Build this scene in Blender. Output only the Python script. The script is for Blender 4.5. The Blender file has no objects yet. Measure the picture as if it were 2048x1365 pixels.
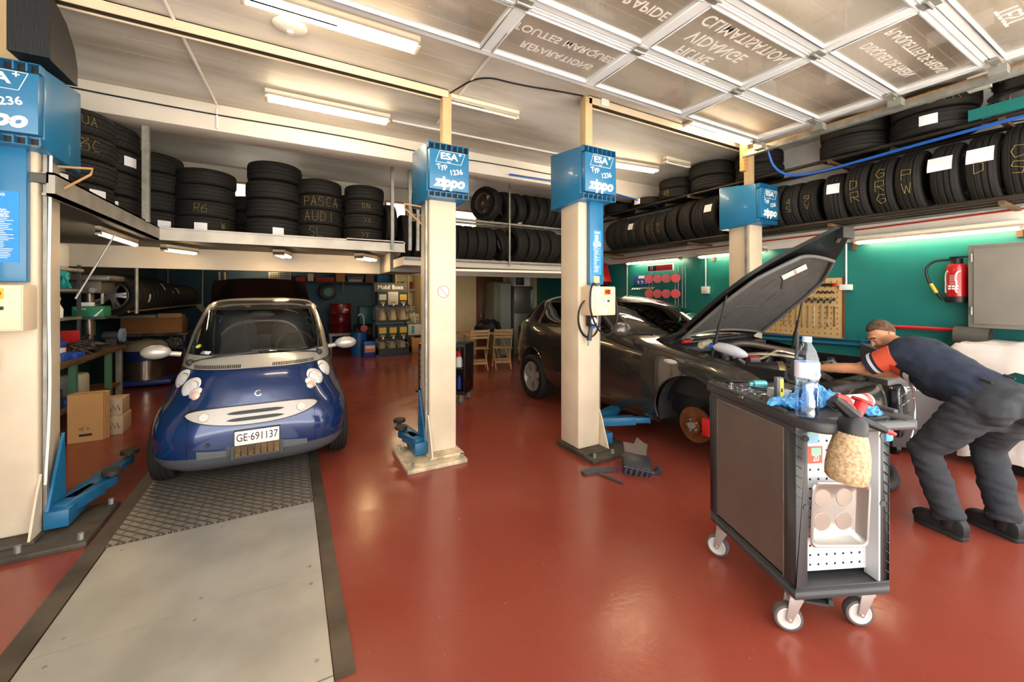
import bpy, bmesh, math, random
from mathutils import Vector as V, Matrix as MX, Euler
random.seed(7)
SC = bpy.context.scene
COL = SC.collection
R = math.radians
# ---------- camera, sky, exposure ----------
cam = bpy.data.cameras.new('camera'); co = bpy.data.objects.new('camera', cam); COL.objects.link(co)
co.location = (0, 0, 1.58); co.rotation_euler = (R(90), 0, -math.atan(444/800))
cam.sensor_width = 36; cam.lens = 800/2048*36; cam.shift_y = -(682.5-590)/2048; cam.clip_start = .05
SC.camera = co
SC.view_settings.view_transform = 'Standard'; SC.view_settings.look = 'None'
SC.view_settings.exposure = 0.36; SC.view_settings.gamma = 1; SC.view_settings.use_curve_mapping = False
SC.cycles.max_bounces = 8; SC.cycles.transparent_max_bounces = 16; SC.cycles.use_denoising = True
SC.cycles.sample_clamp_indirect = 6
w = bpy.data.worlds.new('daylight'); SC.world = w; w.use_nodes = True
bg = w.node_tree.nodes['Background']; bg.inputs[0].default_value = (1, .985, .965, 1); bg.inputs[1].default_value = 3.4
sun = bpy.data.lights.new('sun', 'SUN'); sun.energy = 24; sun.angle = R(1); sun.color = (1, .97, .92)
so = bpy.data.objects.new('sun', sun); COL.objects.link(so); so.rotation_euler = V((.35, .28, 1)).to_track_quat('Z', 'Y').to_euler()   # lights the forecourt outside
# the open garage doorway lets the daylight in: a portal guides sampling there
pl = bpy.data.lights.new('doorway', 'AREA'); pl.shape = 'RECTANGLE'; pl.size = 9.2; pl.size_y = 3.7
pl.cycles.is_portal = True
po = bpy.data.objects.new('doorway', pl); COL.objects.link(po); po.location = (1.6, -.62, 1.85); po.rotation_euler = (R(90), 0, 0)

# ---------- helpers ----------
def lin(h):
    h = h.lstrip('#'); o = []
    for i in (0, 2, 4):
        c = int(h[i:i+2], 16)/255
        o.append(c/12.92 if c <= .04045 else ((c+.055)/1.055)**2.4)
    return o
def M(name, hx, rough=.5, metal=0, var=0, vs=4, bump=0, bs=60, coat=0, spec=.5, emit=0, hx2=None, lo=.35, hi=.65, stretch=None):
    m = bpy.data.materials.new(name); m.use_nodes = True
    nt = m.node_tree; b = nt.nodes['Principled BSDF']; c = lin(hx)
    b.inputs['Base Color'].default_value = (*c, 1); b.inputs['Roughness'].default_value = rough
    b.inputs['Metallic'].default_value = metal; b.inputs['Coat Weight'].default_value = coat
    b.inputs['Coat Roughness'].default_value = .05; b.inputs['Specular IOR Level'].default_value = spec
    if emit:
        b.inputs['Emission Color'].default_value = (*c, 1); b.inputs['Emission Strength'].default_value = emit
    if var or bump or hx2:
        tc = nt.nodes.new('ShaderNodeTexCoord'); src = tc.outputs['Object']
        if stretch:
            mp = nt.nodes.new('ShaderNodeMapping'); mp.inputs['Scale'].default_value = stretch
            nt.links.new(src, mp.inputs['Vector']); src = mp.outputs['Vector']
    if var or hx2:
        n = nt.nodes.new('ShaderNodeTexNoise'); n.inputs['Scale'].default_value = vs; n.inputs['Detail'].default_value = 5
        nt.links.new(src, n.inputs['Vector'])
        r = nt.nodes.new('ShaderNodeValToRGB'); e = r.color_ramp.elements
        e[0].position = lo; e[1].position = hi
        c2 = lin(hx2) if hx2 else [min(1, k*(1+var)) for k in c]
        c1 = c if hx2 else [k*(1-var) for k in c]
        e[0].color = (*c1, 1); e[1].color = (*c2, 1)
        nt.links.new(n.outputs[0], r.inputs[0]); nt.links.new(r.outputs[0], b.inputs['Base Color'])
    if bump:
        n2 = nt.nodes.new('ShaderNodeTexNoise'); n2.inputs['Scale'].default_value = bs; n2.inputs['Detail'].default_value = 3
        nt.links.new(src, n2.inputs['Vector'])
        bp = nt.nodes.new('ShaderNodeBump'); bp.inputs['Strength'].default_value = bump; bp.inputs['Distance'].default_value = .02
        nt.links.new(n2.outputs[0], bp.inputs['Height']); nt.links.new(bp.outputs[0], b.inputs['Normal'])
    return m
def glass(name, hx, refl=.12, rough=.0, gz=.7):
    m = bpy.data.materials.new(name); m.use_nodes = True; nt = m.node_tree; nt.nodes.remove(nt.nodes['Principled BSDF'])
    t = nt.nodes.new('ShaderNodeBsdfTransparent'); t.inputs[0].default_value = (*lin(hx), 1)
    g = nt.nodes.new('ShaderNodeBsdfGlossy'); g.inputs['Roughness'].default_value = rough
    f = nt.nodes.new('ShaderNodeLayerWeight'); f.inputs[0].default_value = .5
    pw = nt.nodes.new('ShaderNodeMath'); pw.operation = 'POWER'; pw.inputs[1].default_value = 4
    ma = nt.nodes.new('ShaderNodeMath'); ma.operation = 'MULTIPLY_ADD'; ma.inputs[1].default_value = gz; ma.inputs[2].default_value = refl*.4
    x = nt.nodes.new('ShaderNodeMixShader')
    nt.links.new(f.outputs['Facing'], pw.inputs[0]); nt.links.new(pw.outputs[0], ma.inputs[0])
    nt.links.new(ma.outputs[0], x.inputs[0]); nt.links.new(t.outputs[0], x.inputs[1]); nt.links.new(g.outputs[0], x.inputs[2])
    nt.links.new(x.outputs[0], nt.nodes['Material Output'].inputs[0])
    return m
def frame(d):
    d = V(d).normalized(); a = V((0, 0, 1)) if abs(d.z) < .9 else V((1, 0, 0))
    x = a.cross(d).normalized(); return x, d.cross(x), d
def axm(o, x, y):                       # matrix: local x,y -> given directions, at origin o
    x = V(x).normalized(); y = V(y).normalized(); z = x.cross(y)
    return MX(((x.x, y.x, z.x, o[0]), (x.y, y.y, z.y, o[1]), (x.z, y.z, z.z, o[2]), (0, 0, 0, 1)))
class MB:
    def __init__(s): s.v = []; s.f = []
    def raw(s, v, f):
        k = len(s.v); s.v += [V(p) for p in v]; s.f += [[i+k for i in q] for q in f]; return s
    def box(s, a, b, T=None):
        x0, y0, z0 = a; x1, y1, z1 = b
        v = [(x0,y0,z0),(x1,y0,z0),(x1,y1,z0),(x0,y1,z0),(x0,y0,z1),(x1,y0,z1),(x1,y1,z1),(x0,y1,z1)]
        if T: v = [T @ V(p) for p in v]
        return s.raw(v, [(0,3,2,1),(4,5,6,7),(0,1,5,4),(1,2,6,5),(2,3,7,6),(3,0,4,7)])
    def cyl(s, p0, p1, r, r2=None, n=14, caps=True):
        p0 = V(p0); p1 = V(p1); x, y, d = frame(p1-p0); r2 = r if r2 is None else r2
        v = []
        for p, q in ((p0, r), (p1, r2)):
            v += [p + x*(q*math.cos(2*math.pi*i/n)) + y*(q*math.sin(2*math.pi*i/n)) for i in range(n)]
        f = [(i, (i+1) % n, n+(i+1) % n, n+i) for i in range(n)]
        if caps: f += [tuple(range(n-1, -1, -1)), tuple(range(n, 2*n))]
        return s.raw(v, f)
    def tube(s, pts, r, n=7, closed=False, rad=None):
        pts = [V(p) for p in pts]; N = len(pts); v = []; x = None
        for i, p in enumerate(pts):
            a = pts[(i-1) % N] if (closed or i) else p; b = pts[(i+1) % N] if (closed or i < N-1) else p
            d = (b-a).normalized()
            if x is None: x = frame(d)[0]
            x = (x - d*x.dot(d)).normalized(); y = d.cross(x); q = rad[i] if rad else r
            v += [p + x*(q*math.cos(2*math.pi*k/n)) + y*(q*math.sin(2*math.pi*k/n)) for k in range(n)]
        f = [(i*n+k, i*n+(k+1) % n, ((i+1) % N)*n+(k+1) % n, ((i+1) % N)*n+k) for i in range(N if closed else N-1) for k in range(n)]
        if not closed: f += [tuple(range(n-1, -1, -1)), tuple(range((N-1)*n, N*n))]
        return s.raw(v, f)
    def lathe(s, prof, n=20, T=None, closed=False):
        v = [(r*math.cos(2*math.pi*i/n), r*math.sin(2*math.pi*i/n), z) for r, z in prof for i in range(n)]
        if T: v = [T @ V(p) for p in v]
        m = len(prof)
        f = [(j*n+i, j*n+(i+1) % n, ((j+1) % m)*n+(i+1) % n, ((j+1) % m)*n+i) for j in range(m if closed else m-1) for i in range(n)]
        return s.raw(v, f)
    def prism(s, poly, h0, h1, T=None):
        n = len(poly); v = [(x, y, h0) for x, y in poly]+[(x, y, h1) for x, y in poly]
        if T: v = [T @ V(p) for p in v]
        return s.raw(v, [tuple(range(n-1, -1, -1)), tuple(range(n, 2*n))]+[(i, (i+1) % n, n+(i+1) % n, n+i) for i in range(n)])
    def grid(s, rows, cu=False, cv=False):
        m = len(rows); n = len(rows[0]); v = [p for r in rows for p in r]
        f = [(j*n+i, j*n+(i+1) % n, ((j+1) % m)*n+(i+1) % n, ((j+1) % m)*n+i) for j in range(m if cv else m-1) for i in range(n if cu else n-1)]
        return s.raw(v, f)
    def ball(s, c, r, n=12, m=8, T=None):
        if not hasattr(r, '__len__'): r = (r, r, r)
        rows = []
        for j in range(m+1):
            a = math.pi*j/m - math.pi/2
            rows.append([V((r[0]*math.cos(a)*math.cos(2*math.pi*i/n), r[1]*math.cos(a)*math.sin(2*math.pi*i/n), r[2]*math.sin(a))) for i in range(n)])
        c = V(c); rows = [[(T @ p if T else p)+c for p in q] for q in rows]
        return s.grid(rows, cu=True)
    def xf(s, T):
        s.v = [T @ p for p in s.v]; return s
    def mesh(s, name, mat, bevel=0, seg=2, ang=40, norm=True):
        bm = bmesh.new(); vs = [bm.verts.new(p) for p in s.v]; bm.verts.ensure_lookup_table()
        for q in s.f:
            q2 = [vs[i] for i in dict.fromkeys(q)]
            if len(q2) < 3: continue
            try: bm.faces.new(q2)
            except ValueError: pass
        bmesh.ops.remove_doubles(bm, verts=bm.verts, dist=1e-5)
        if norm: bmesh.ops.recalc_face_normals(bm, faces=bm.faces)
        if bevel:
            es = [e for e in bm.edges if len(e.link_faces) == 2 and e.calc_face_angle(0) > R(35)]
            bmesh.ops.bevel(bm, geom=es, offset=bevel, segments=seg, affect='EDGES', profile=.5, clamp_overlap=True)
        me = bpy.data.meshes.new(name); bm.to_mesh(me); bm.free()
        me.polygons.foreach_set('use_smooth', [True]*len(me.polygons)); me.set_sharp_from_angle(angle=R(ang))
        me.materials.append(mat); return me
    def build(s, name, mat, parent=None, loc=(0, 0, 0), rot=(0, 0, 0), world=False, kind=None, label=None, sub=0, **k):
        if world and parent:
            o = V(parent.location)
            if parent.parent: o = o + V(parent.parent.location)
            s.v = [p-o for p in s.v]
        return put(s.mesh(name, mat, **k), name, parent, loc, rot, kind, label, sub)
def put(me, name, parent=None, loc=(0, 0, 0), rot=(0, 0, 0), kind=None, label=None, sub=0):
    o = bpy.data.objects.new(name, me); COL.objects.link(o)
    if parent: o.parent = parent
    o.location = loc; o.rotation_euler = rot
    if kind: o['kind'] = kind
    if label: o['label'] = label
    if sub:
        md = o.modifiers.new('s', 'SUBSURF'); md.levels = md.render_levels = sub
    return o
def tag(o, label, cat, group=None):
    o['label'] = label; o['category'] = cat
    if group: o['group'] = group
    return o
def thing(name, label, cat, loc=(0, 0, 0), rz=0, group=None):
    o = bpy.data.objects.new(name, None); COL.objects.link(o); o.empty_display_size = .1
    o.location = loc; o.rotation_euler = (0, 0, rz); return tag(o, label, cat, group)
def one(m, name, mat, label, cat, group=None, c=None, **k):     # a thing that is a single mesh, origin at c
    if c is not None: m.v = [p-V(c) for p in m.v]; k['loc'] = c
    return tag(m.build(name, mat, **k), label, cat, group)
def copy_tree(o, parent=None, loc=None, rz=None, label=None, group=None):
    c = o.copy(); COL.objects.link(c)
    if parent: c.parent = parent
    if loc is not None: c.location = loc
    if rz is not None: c.rotation_euler = (0, 0, rz)
    if label: c['label'] = label
    if group: c['group'] = group
    for ch in list(o.children): copy_tree(ch, c)
    return c
_tc = {}
def textmesh(s, shear=0, bold=0, align='CENTER'):
    k = (s, shear, bold, align)
    if k not in _tc:
        cu = bpy.data.curves.new('t', 'FONT'); cu.body = s; cu.size = 1; cu.shear = shear; cu.offset = bold
        cu.align_x = align; cu.align_y = 'CENTER'; cu.resolution_u = 3; cu.extrude = .004
        o = bpy.data.objects.new('t', cu); COL.objects.link(o)
        me = bpy.data.meshes.new_from_object(o.evaluated_get(bpy.context.evaluated_depsgraph_get()))
        bpy.data.objects.remove(o); bpy.data.curves.remove(cu); _tc[k] = me
    return _tc[k]
def text(s, size, mat, parent, T, name='lettering', shear=0, bold=0, sx=1, align='CENTER', world=False, kind=None):
    me = textmesh(s, shear, bold, align).copy(); me.name = name
    if world and parent: T = MX.Translation(-V(parent.location)) @ T
    me.transform(T @ MX.Diagonal((size*sx, size, size, 1))); me.materials.clear(); me.materials.append(mat)
    return put(me, name, parent, kind=kind)
FRONT = lambda x, y, z: axm((x, y, z), (1, 0, 0), (0, 0, 1))      # text facing -Y

# ---------- shared materials ----------
def floor_mat():
    m = M('red painted concrete', '#9c3a2b', .3, 0, bump=.04, bs=35); nt = m.node_tree; b = nt.nodes['Principled BSDF']
    tc = nt.nodes.new('ShaderNodeTexCoord')
    def noise(s, d=6):
        n = nt.nodes.new('ShaderNodeTexNoise'); n.inputs['Scale'].default_value = s; n.inputs['Detail'].default_value = d
        nt.links.new(tc.outputs['Object'], n.inputs['Vector']); return n
    def ramp(f, a, c, pa, pb):
        r = nt.nodes.new('ShaderNodeValToRGB'); e = r.color_ramp.elements
        e[0].position, e[1].position = pa, pb; e[0].color = a; e[1].color = c; nt.links.new(f, r.inputs[0]); return r.outputs[0]
    base = ramp(noise(1.1).outputs[0], (*lin('#843a2c'), 1), (*lin('#8d4333'), 1), .3, .7)
    spots = ramp(noise(38, 2).outputs[0], (0, 0, 0, 1), (1, 1, 1, 1), .74, .77)
    mx = nt.nodes.new('ShaderNodeMix'); mx.data_type = 'RGBA'; nt.links.new(spots, mx.inputs[0])
    nt.links.new(base, mx.inputs[6]); mx.inputs[7].default_value = (*lin('#b06a55'), 1)
    dark = ramp(noise(9, 8).outputs[0], (0, 0, 0, 1), (.16, .16, .16, 1), .6, .8)
    m2 = nt.nodes.new('ShaderNodeMix'); m2.data_type = 'RGBA'; nt.links.new(dark, m2.inputs[0])
    nt.links.new(mx.outputs[2], m2.inputs[6]); m2.inputs[7].default_value = (*lin('#6b2219'), 1)
    nt.links.new(m2.outputs[2], b.inputs['Base Color'])
    nt.links.new(ramp(noise(3, 4).outputs[0], (.16, .16, .16, 1), (.27, .27, .27, 1), .3, .7), b.inputs['Roughness'])
    return m
def board_mat():
    m = M('painted ceiling boards', '#d8d0c4', .5); nt = m.node_tree; b = nt.nodes['Principled BSDF']
    tc = nt.nodes.new('ShaderNodeTexCoord'); sx = nt.nodes.new('ShaderNodeSeparateXYZ'); nt.links.new(tc.outputs['Object'], sx.inputs[0])
    mod = nt.nodes.new('ShaderNodeMath'); mod.operation = 'PINGPONG'; mod.inputs[1].default_value = .12; nt.links.new(sx.outputs[1], mod.inputs[0])
    n = nt.nodes.new('ShaderNodeTexNoise'); n.inputs['Scale'].default_value = 1.3; n.inputs['Detail'].default_value = 8
    mp = nt.nodes.new('ShaderNodeMapping'); mp.inputs['Scale'].default_value = (.5, 1.6, 1); nt.links.new(tc.outputs['Object'], mp.inputs[0]); nt.links.new(mp.outputs[0], n.inputs[0])
    r = nt.nodes.new('ShaderNodeValToRGB'); e = r.color_ramp.elements; e[0].position = .3; e[1].position = .6
    e[0].color = (*lin('#b9ae9e'), 1); e[1].color = (*lin('#e9e3da'), 1); nt.links.new(n.outputs[0], r.inputs[0])
    ln = nt.nodes.new('ShaderNodeMath'); ln.operation = 'LESS_THAN'; ln.inputs[1].default_value = .005; nt.links.new(mod.outputs[0], ln.inputs[0])
    n2 = nt.nodes.new('ShaderNodeTexNoise'); n2.inputs['Scale'].default_value = 2.2; nt.links.new(tc.outputs['Object'], n2.inputs[0])
    gt = nt.nodes.new('ShaderNodeMath'); gt.operation = 'MULTIPLY'; nt.links.new(ln.outputs[0], gt.inputs[0]); nt.links.new(n2.outputs[0], gt.inputs[1])
    n3 = nt.nodes.new('ShaderNodeTexNoise'); n3.inputs['Scale'].default_value = 14; n3.inputs['Detail'].default_value = 6
    mp3 = nt.nodes.new('ShaderNodeMapping'); mp3.inputs['Scale'].default_value = (.6, 3, 1); nt.links.new(tc.outputs['Object'], mp3.inputs[0]); nt.links.new(mp3.outputs[0], n3.inputs[0])
    fl = nt.nodes.new('ShaderNodeMath'); fl.operation = 'GREATER_THAN'; fl.inputs[1].default_value = .71; nt.links.new(n3.outputs[0], fl.inputs[0])
    ad = nt.nodes.new('ShaderNodeMath'); ad.operation = 'MAXIMUM'; nt.links.new(gt.outputs[0], ad.inputs[0]); nt.links.new(fl.outputs[0], ad.inputs[1])
    mx = nt.nodes.new('ShaderNodeMix'); mx.data_type = 'RGBA'; nt.links.new(ad.outputs[0], mx.inputs[0]); nt.links.new(r.outputs[0], mx.inputs[6]); mx.inputs[7].default_value = (*lin('#f4f0ea'), 1)
    nt.links.new(mx.outputs[2], b.inputs['Base Color']); return m
white = M('off-white paint', '#e3d9cb', .6, var=.06, vs=2)
cream = M('cream enamel', '#d8c5a9', .38, var=.07, vs=3, bump=.03, bs=25)
creamd = M('cream wall paint', '#d8c08e', .7, var=.05)
tealw = M('teal gloss wall', '#12706c', .42, var=.12, vs=1.5, bump=.05, bs=8)
bluew = M('blue wall paint', '#35586e', .6, var=.12, vs=1.5)
darkw = M('dark teal wall', '#1c4a55', .6, var=.15, vs=1.5)
black = M('black plastic', '#141415', .45)
blackm = M('satin black', '#1c1c1e', .35, bump=.02)
dgrey = M('dark grey plastic', '#3a3b3d', .45, var=.1, vs=6)
lgrey = M('light grey plastic', '#b9b8b6', .5)
steel = M('worn steel', '#a5a29c', .35, .85, var=.15, vs=7)
galv = M('galvanised steel', '#9a9890', .5, .6, var=.2, vs=9)
chrome = M('chrome', '#e8e8e8', .12, 1)
alu = M('aluminium', '#e4e5e7', .36, .15, var=.03)
esab = M('blue enamel', '#1f6f9c', .32, var=.08, vs=3, coat=.2)
esad = M('dark blue enamel', '#1d5f84', .35, var=.1, vs=3)
whitep = M('white plastic', '#ece8e0', .4)
ink = M('white lettering', '#f2ede4', .6)
blk = M('black lettering', '#1a1a1a', .7)
redp = M('red plastic', '#c01f1c', .35)
orange = M('orange plastic', '#e0661f', .45)
yellow = M('yellow plastic', '#e3b93a', .45)
bluep = M('blue plastic', '#1d57b0', .4)
greenp = M('green paint', '#4d7a5c', .5, var=.1)
wood = M('pine wood', '#b98a55', .6, var=.2, vs=3, stretch=(1, 12, 12))
woodd = M('brown door wood', '#6b3c1a', .45, var=.25, vs=3, stretch=(9, 9, .7))
card = M('cardboard', '#b98a58', .8, var=.06)
paper = M('paper', '#eceaf0', .7)
lens = glass('clear plastic', '#f6fafa', .1)
rubber = M('tyre rubber', '#1c1b1a', .72, bump=.15, bs=90, spec=.3)
# ---------- room ----------
def struct(name, m, mat, **k): return m.build(name, mat, kind='structure', **k)
struct('floor', MB().box((-3.2, -.6, -.12), (6.4, 14, 0)), floor_mat())
struct('pavement', MB().box((-14, -16, -.14), (18, -.6, -.02)), M('pale paving', '#cfc9be', .8, var=.06))
struct('ceiling', MB().box((-3.2, -.6, 3.65), (6.4, 8, 3.8)), board_mat())
struct('beam', MB().box((-3.0, 5.35, 3.36), (6.2, 5.68, 3.65)), white, bevel=.006)
struct('wall_left', MB().box((-3.2, -.6, 0), (-3.0, 14, 3.65)), darkw)
wr = struct('wall_right', MB().box((6.2, -.6, 0), (6.4, 14, 2.24)), tealw)
struct('wall_right.001', MB().box((6.2, -.6, 2.24), (6.4, 14, 3.65)), M('pale grey plaster', '#c9c8c6', .8, var=.08, bump=.1, bs=12))
struct('trim_1', MB().box((6.12, -.6, 2.24), (6.2, 8, 2.43)), white, bevel=.005)
struct('wall_back', MB().box((-3.0, 13.6, 0), (3.4, 13.75, 2.5)), bluew)
struct('wall_back.001', MB().box((3.4, 9.7, 0), (4.36, 9.85, 2.5)).box((5.02, 9.7, 0), (6.2, 9.85, 2.5)).box((4.36, 9.7, 2.13), (5.02, 9.85, 2.5)), creamd)
struct('wall_back.002', MB().box((3.3, 9.7, 0), (3.4, 13.6, 2.5)), creamd)
WN = [(-.78, .1, 2.9, 3.4), (1.62, 1.98, 2.9, 3.36), (2.95, 3.5, 2.72, 3.34)]
up = MB(); xs = -3.0
for a, b, z0, z1 in WN:
    up.box((xs, 7.9, 1.98), (a, 8, 3.65)); up.box((a, 7.9, 1.98), (b, 8, z0)); up.box((a, 7.9, z1), (b, 8, 3.65)); xs = b
up.box((xs, 7.9, 1.98), (6.2, 8, 3.65)); struct('wall_back.003', up, white)
sky = M('bright window glass', '#fff3e2', .3, emit=1.6)
for i, (a, b, z0, z1) in enumerate(WN):
    o = struct('window_%d' % (i+1), MB().box((a, 7.95, z0), (b, 7.97, z1)), sky)
    MB().box((a, 7.88, z0-.04), (b, 7.9, z0)).box((a, 7.88, z1), (b, 7.9, z1+.03)).box((a-.03, 7.88, z0-.04), (a, 7.9, z1+.03)).box((b, 7.88, z0-.04), (b+.03, 7.9, z1+.03)).build('window_frame', wood, o)
struct('ceiling.001', MB().box((-3.0, 8, 2.42), (6.2, 13.6, 2.5)), M('grey soffit', '#8f8d88', .7))
d = struct('door_1', MB().box((4.36, 9.72, 0), (5.02, 9.78, 2.13)).box((4.46, 9.7, .1), (4.92, 9.72, .9)).box((4.46, 9.7, 1.05), (4.92, 9.72, 1.95)), woodd, bevel=.004)
MB().box((4.3, 9.66, 0), (4.36, 9.72, 2.2)).box((5.02, 9.66, 0), (5.08, 9.72, 2.2)).box((4.3, 9.66, 2.13), (5.08, 9.72, 2.2)).build('door_frame', woodd, d)
MB().tube([(4.43, 9.7, 1.02), (4.43, 9.64, 1.02), (4.53, 9.64, 1.02)], .01).box((4.41, 9.69, .95), (4.45, 9.705, 1.1)).build('door_handle', chrome, d)
MB().box((4.6, 9.695, 1.62), (4.72, 9.702, 1.67)).build('name_plate', paper, d)
# pit cover
pit = thing('pit_cover', 'steel pit cover of plain plates and checker plate set in red floor', 'pit cover', (-.42, 2.9, 0))
MB().box((-1.1, 1.0, .001), (-1.0, 6.6, .012)).box((.16, 1.78, .001), (.24, 6.6, .012)).build('edge_frame', M('oily steel angle', '#5d5347', .5, .5, var=.3), pit, world=True)
pm = M('brushed steel plate', '#b9b5aa', .42, .55, var=.16, vs=2.2, bump=.02, bs=30, stretch=(1, 1, 1))
for y0, y1 in ((.9, 1.79), (1.8, 2.5), (2.503, 3.38)):
    MB().box((-.99, y0, .001), (.155, y1, .014)).build('steel_plate', pm, pit, world=True)
def checker():
    m = M('checker plate', '#8b8377', .36, .55); nt = m.node_tree; b = nt.nodes['Principled BSDF']
    tc = nt.nodes.new('ShaderNodeTexCoord'); mp = nt.nodes.new('ShaderNodeMapping'); mp.inputs['Rotation'].default_value = (0, 0, R(45)); mp.inputs['Scale'].default_value = (22, 22, 22)
    nt.links.new(tc.outputs['Object'], mp.inputs[0]); ck = nt.nodes.new('ShaderNodeTexBrick'); ck.inputs['Scale'].default_value = 1; ck.inputs['Mortar Size'].default_value = .16
    ck.inputs['Brick Width'].default_value = 2; ck.inputs['Row Height'].default_value = 1; ck.inputs['Mortar Smooth'].default_value = .6; ck.offset = .5
    nt.links.new(mp.outputs[0], ck.inputs[0]); bp = nt.nodes.new('ShaderNodeBump'); bp.inputs['Strength'].default_value = 1; bp.inputs['Distance'].default_value = .02; bp.invert = True
    nt.links.new(ck.outputs['Fac'], bp.inputs['Height']); nt.links.new(bp.outputs[0], b.inputs['Normal'])
    mx = nt.nodes.new('ShaderNodeMix'); mx.data_type = 'RGBA'; nt.links.new(ck.outputs['Fac'], mx.inputs[0]); mx.inputs[6].default_value = (*lin('#a0978a'), 1); mx.inputs[7].default_value = (*lin('#786f61'), 1)
    nt.links.new(mx.outputs[2], b.inputs['Base Color']); return m
MB().box((-1.0, 3.4, .001), (.155, 6.6, .018)).build('checker_plate', checker(), pit, world=True)
sc = MB()
for x in (-.9, -.4, .1):
    for y in (1.9, 2.42, 2.58, 3.3): sc.cyl((x, y, .014), (x, y, .0165), .009, n=8)
sc.build('screws', galv, pit, world=True)
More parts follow.
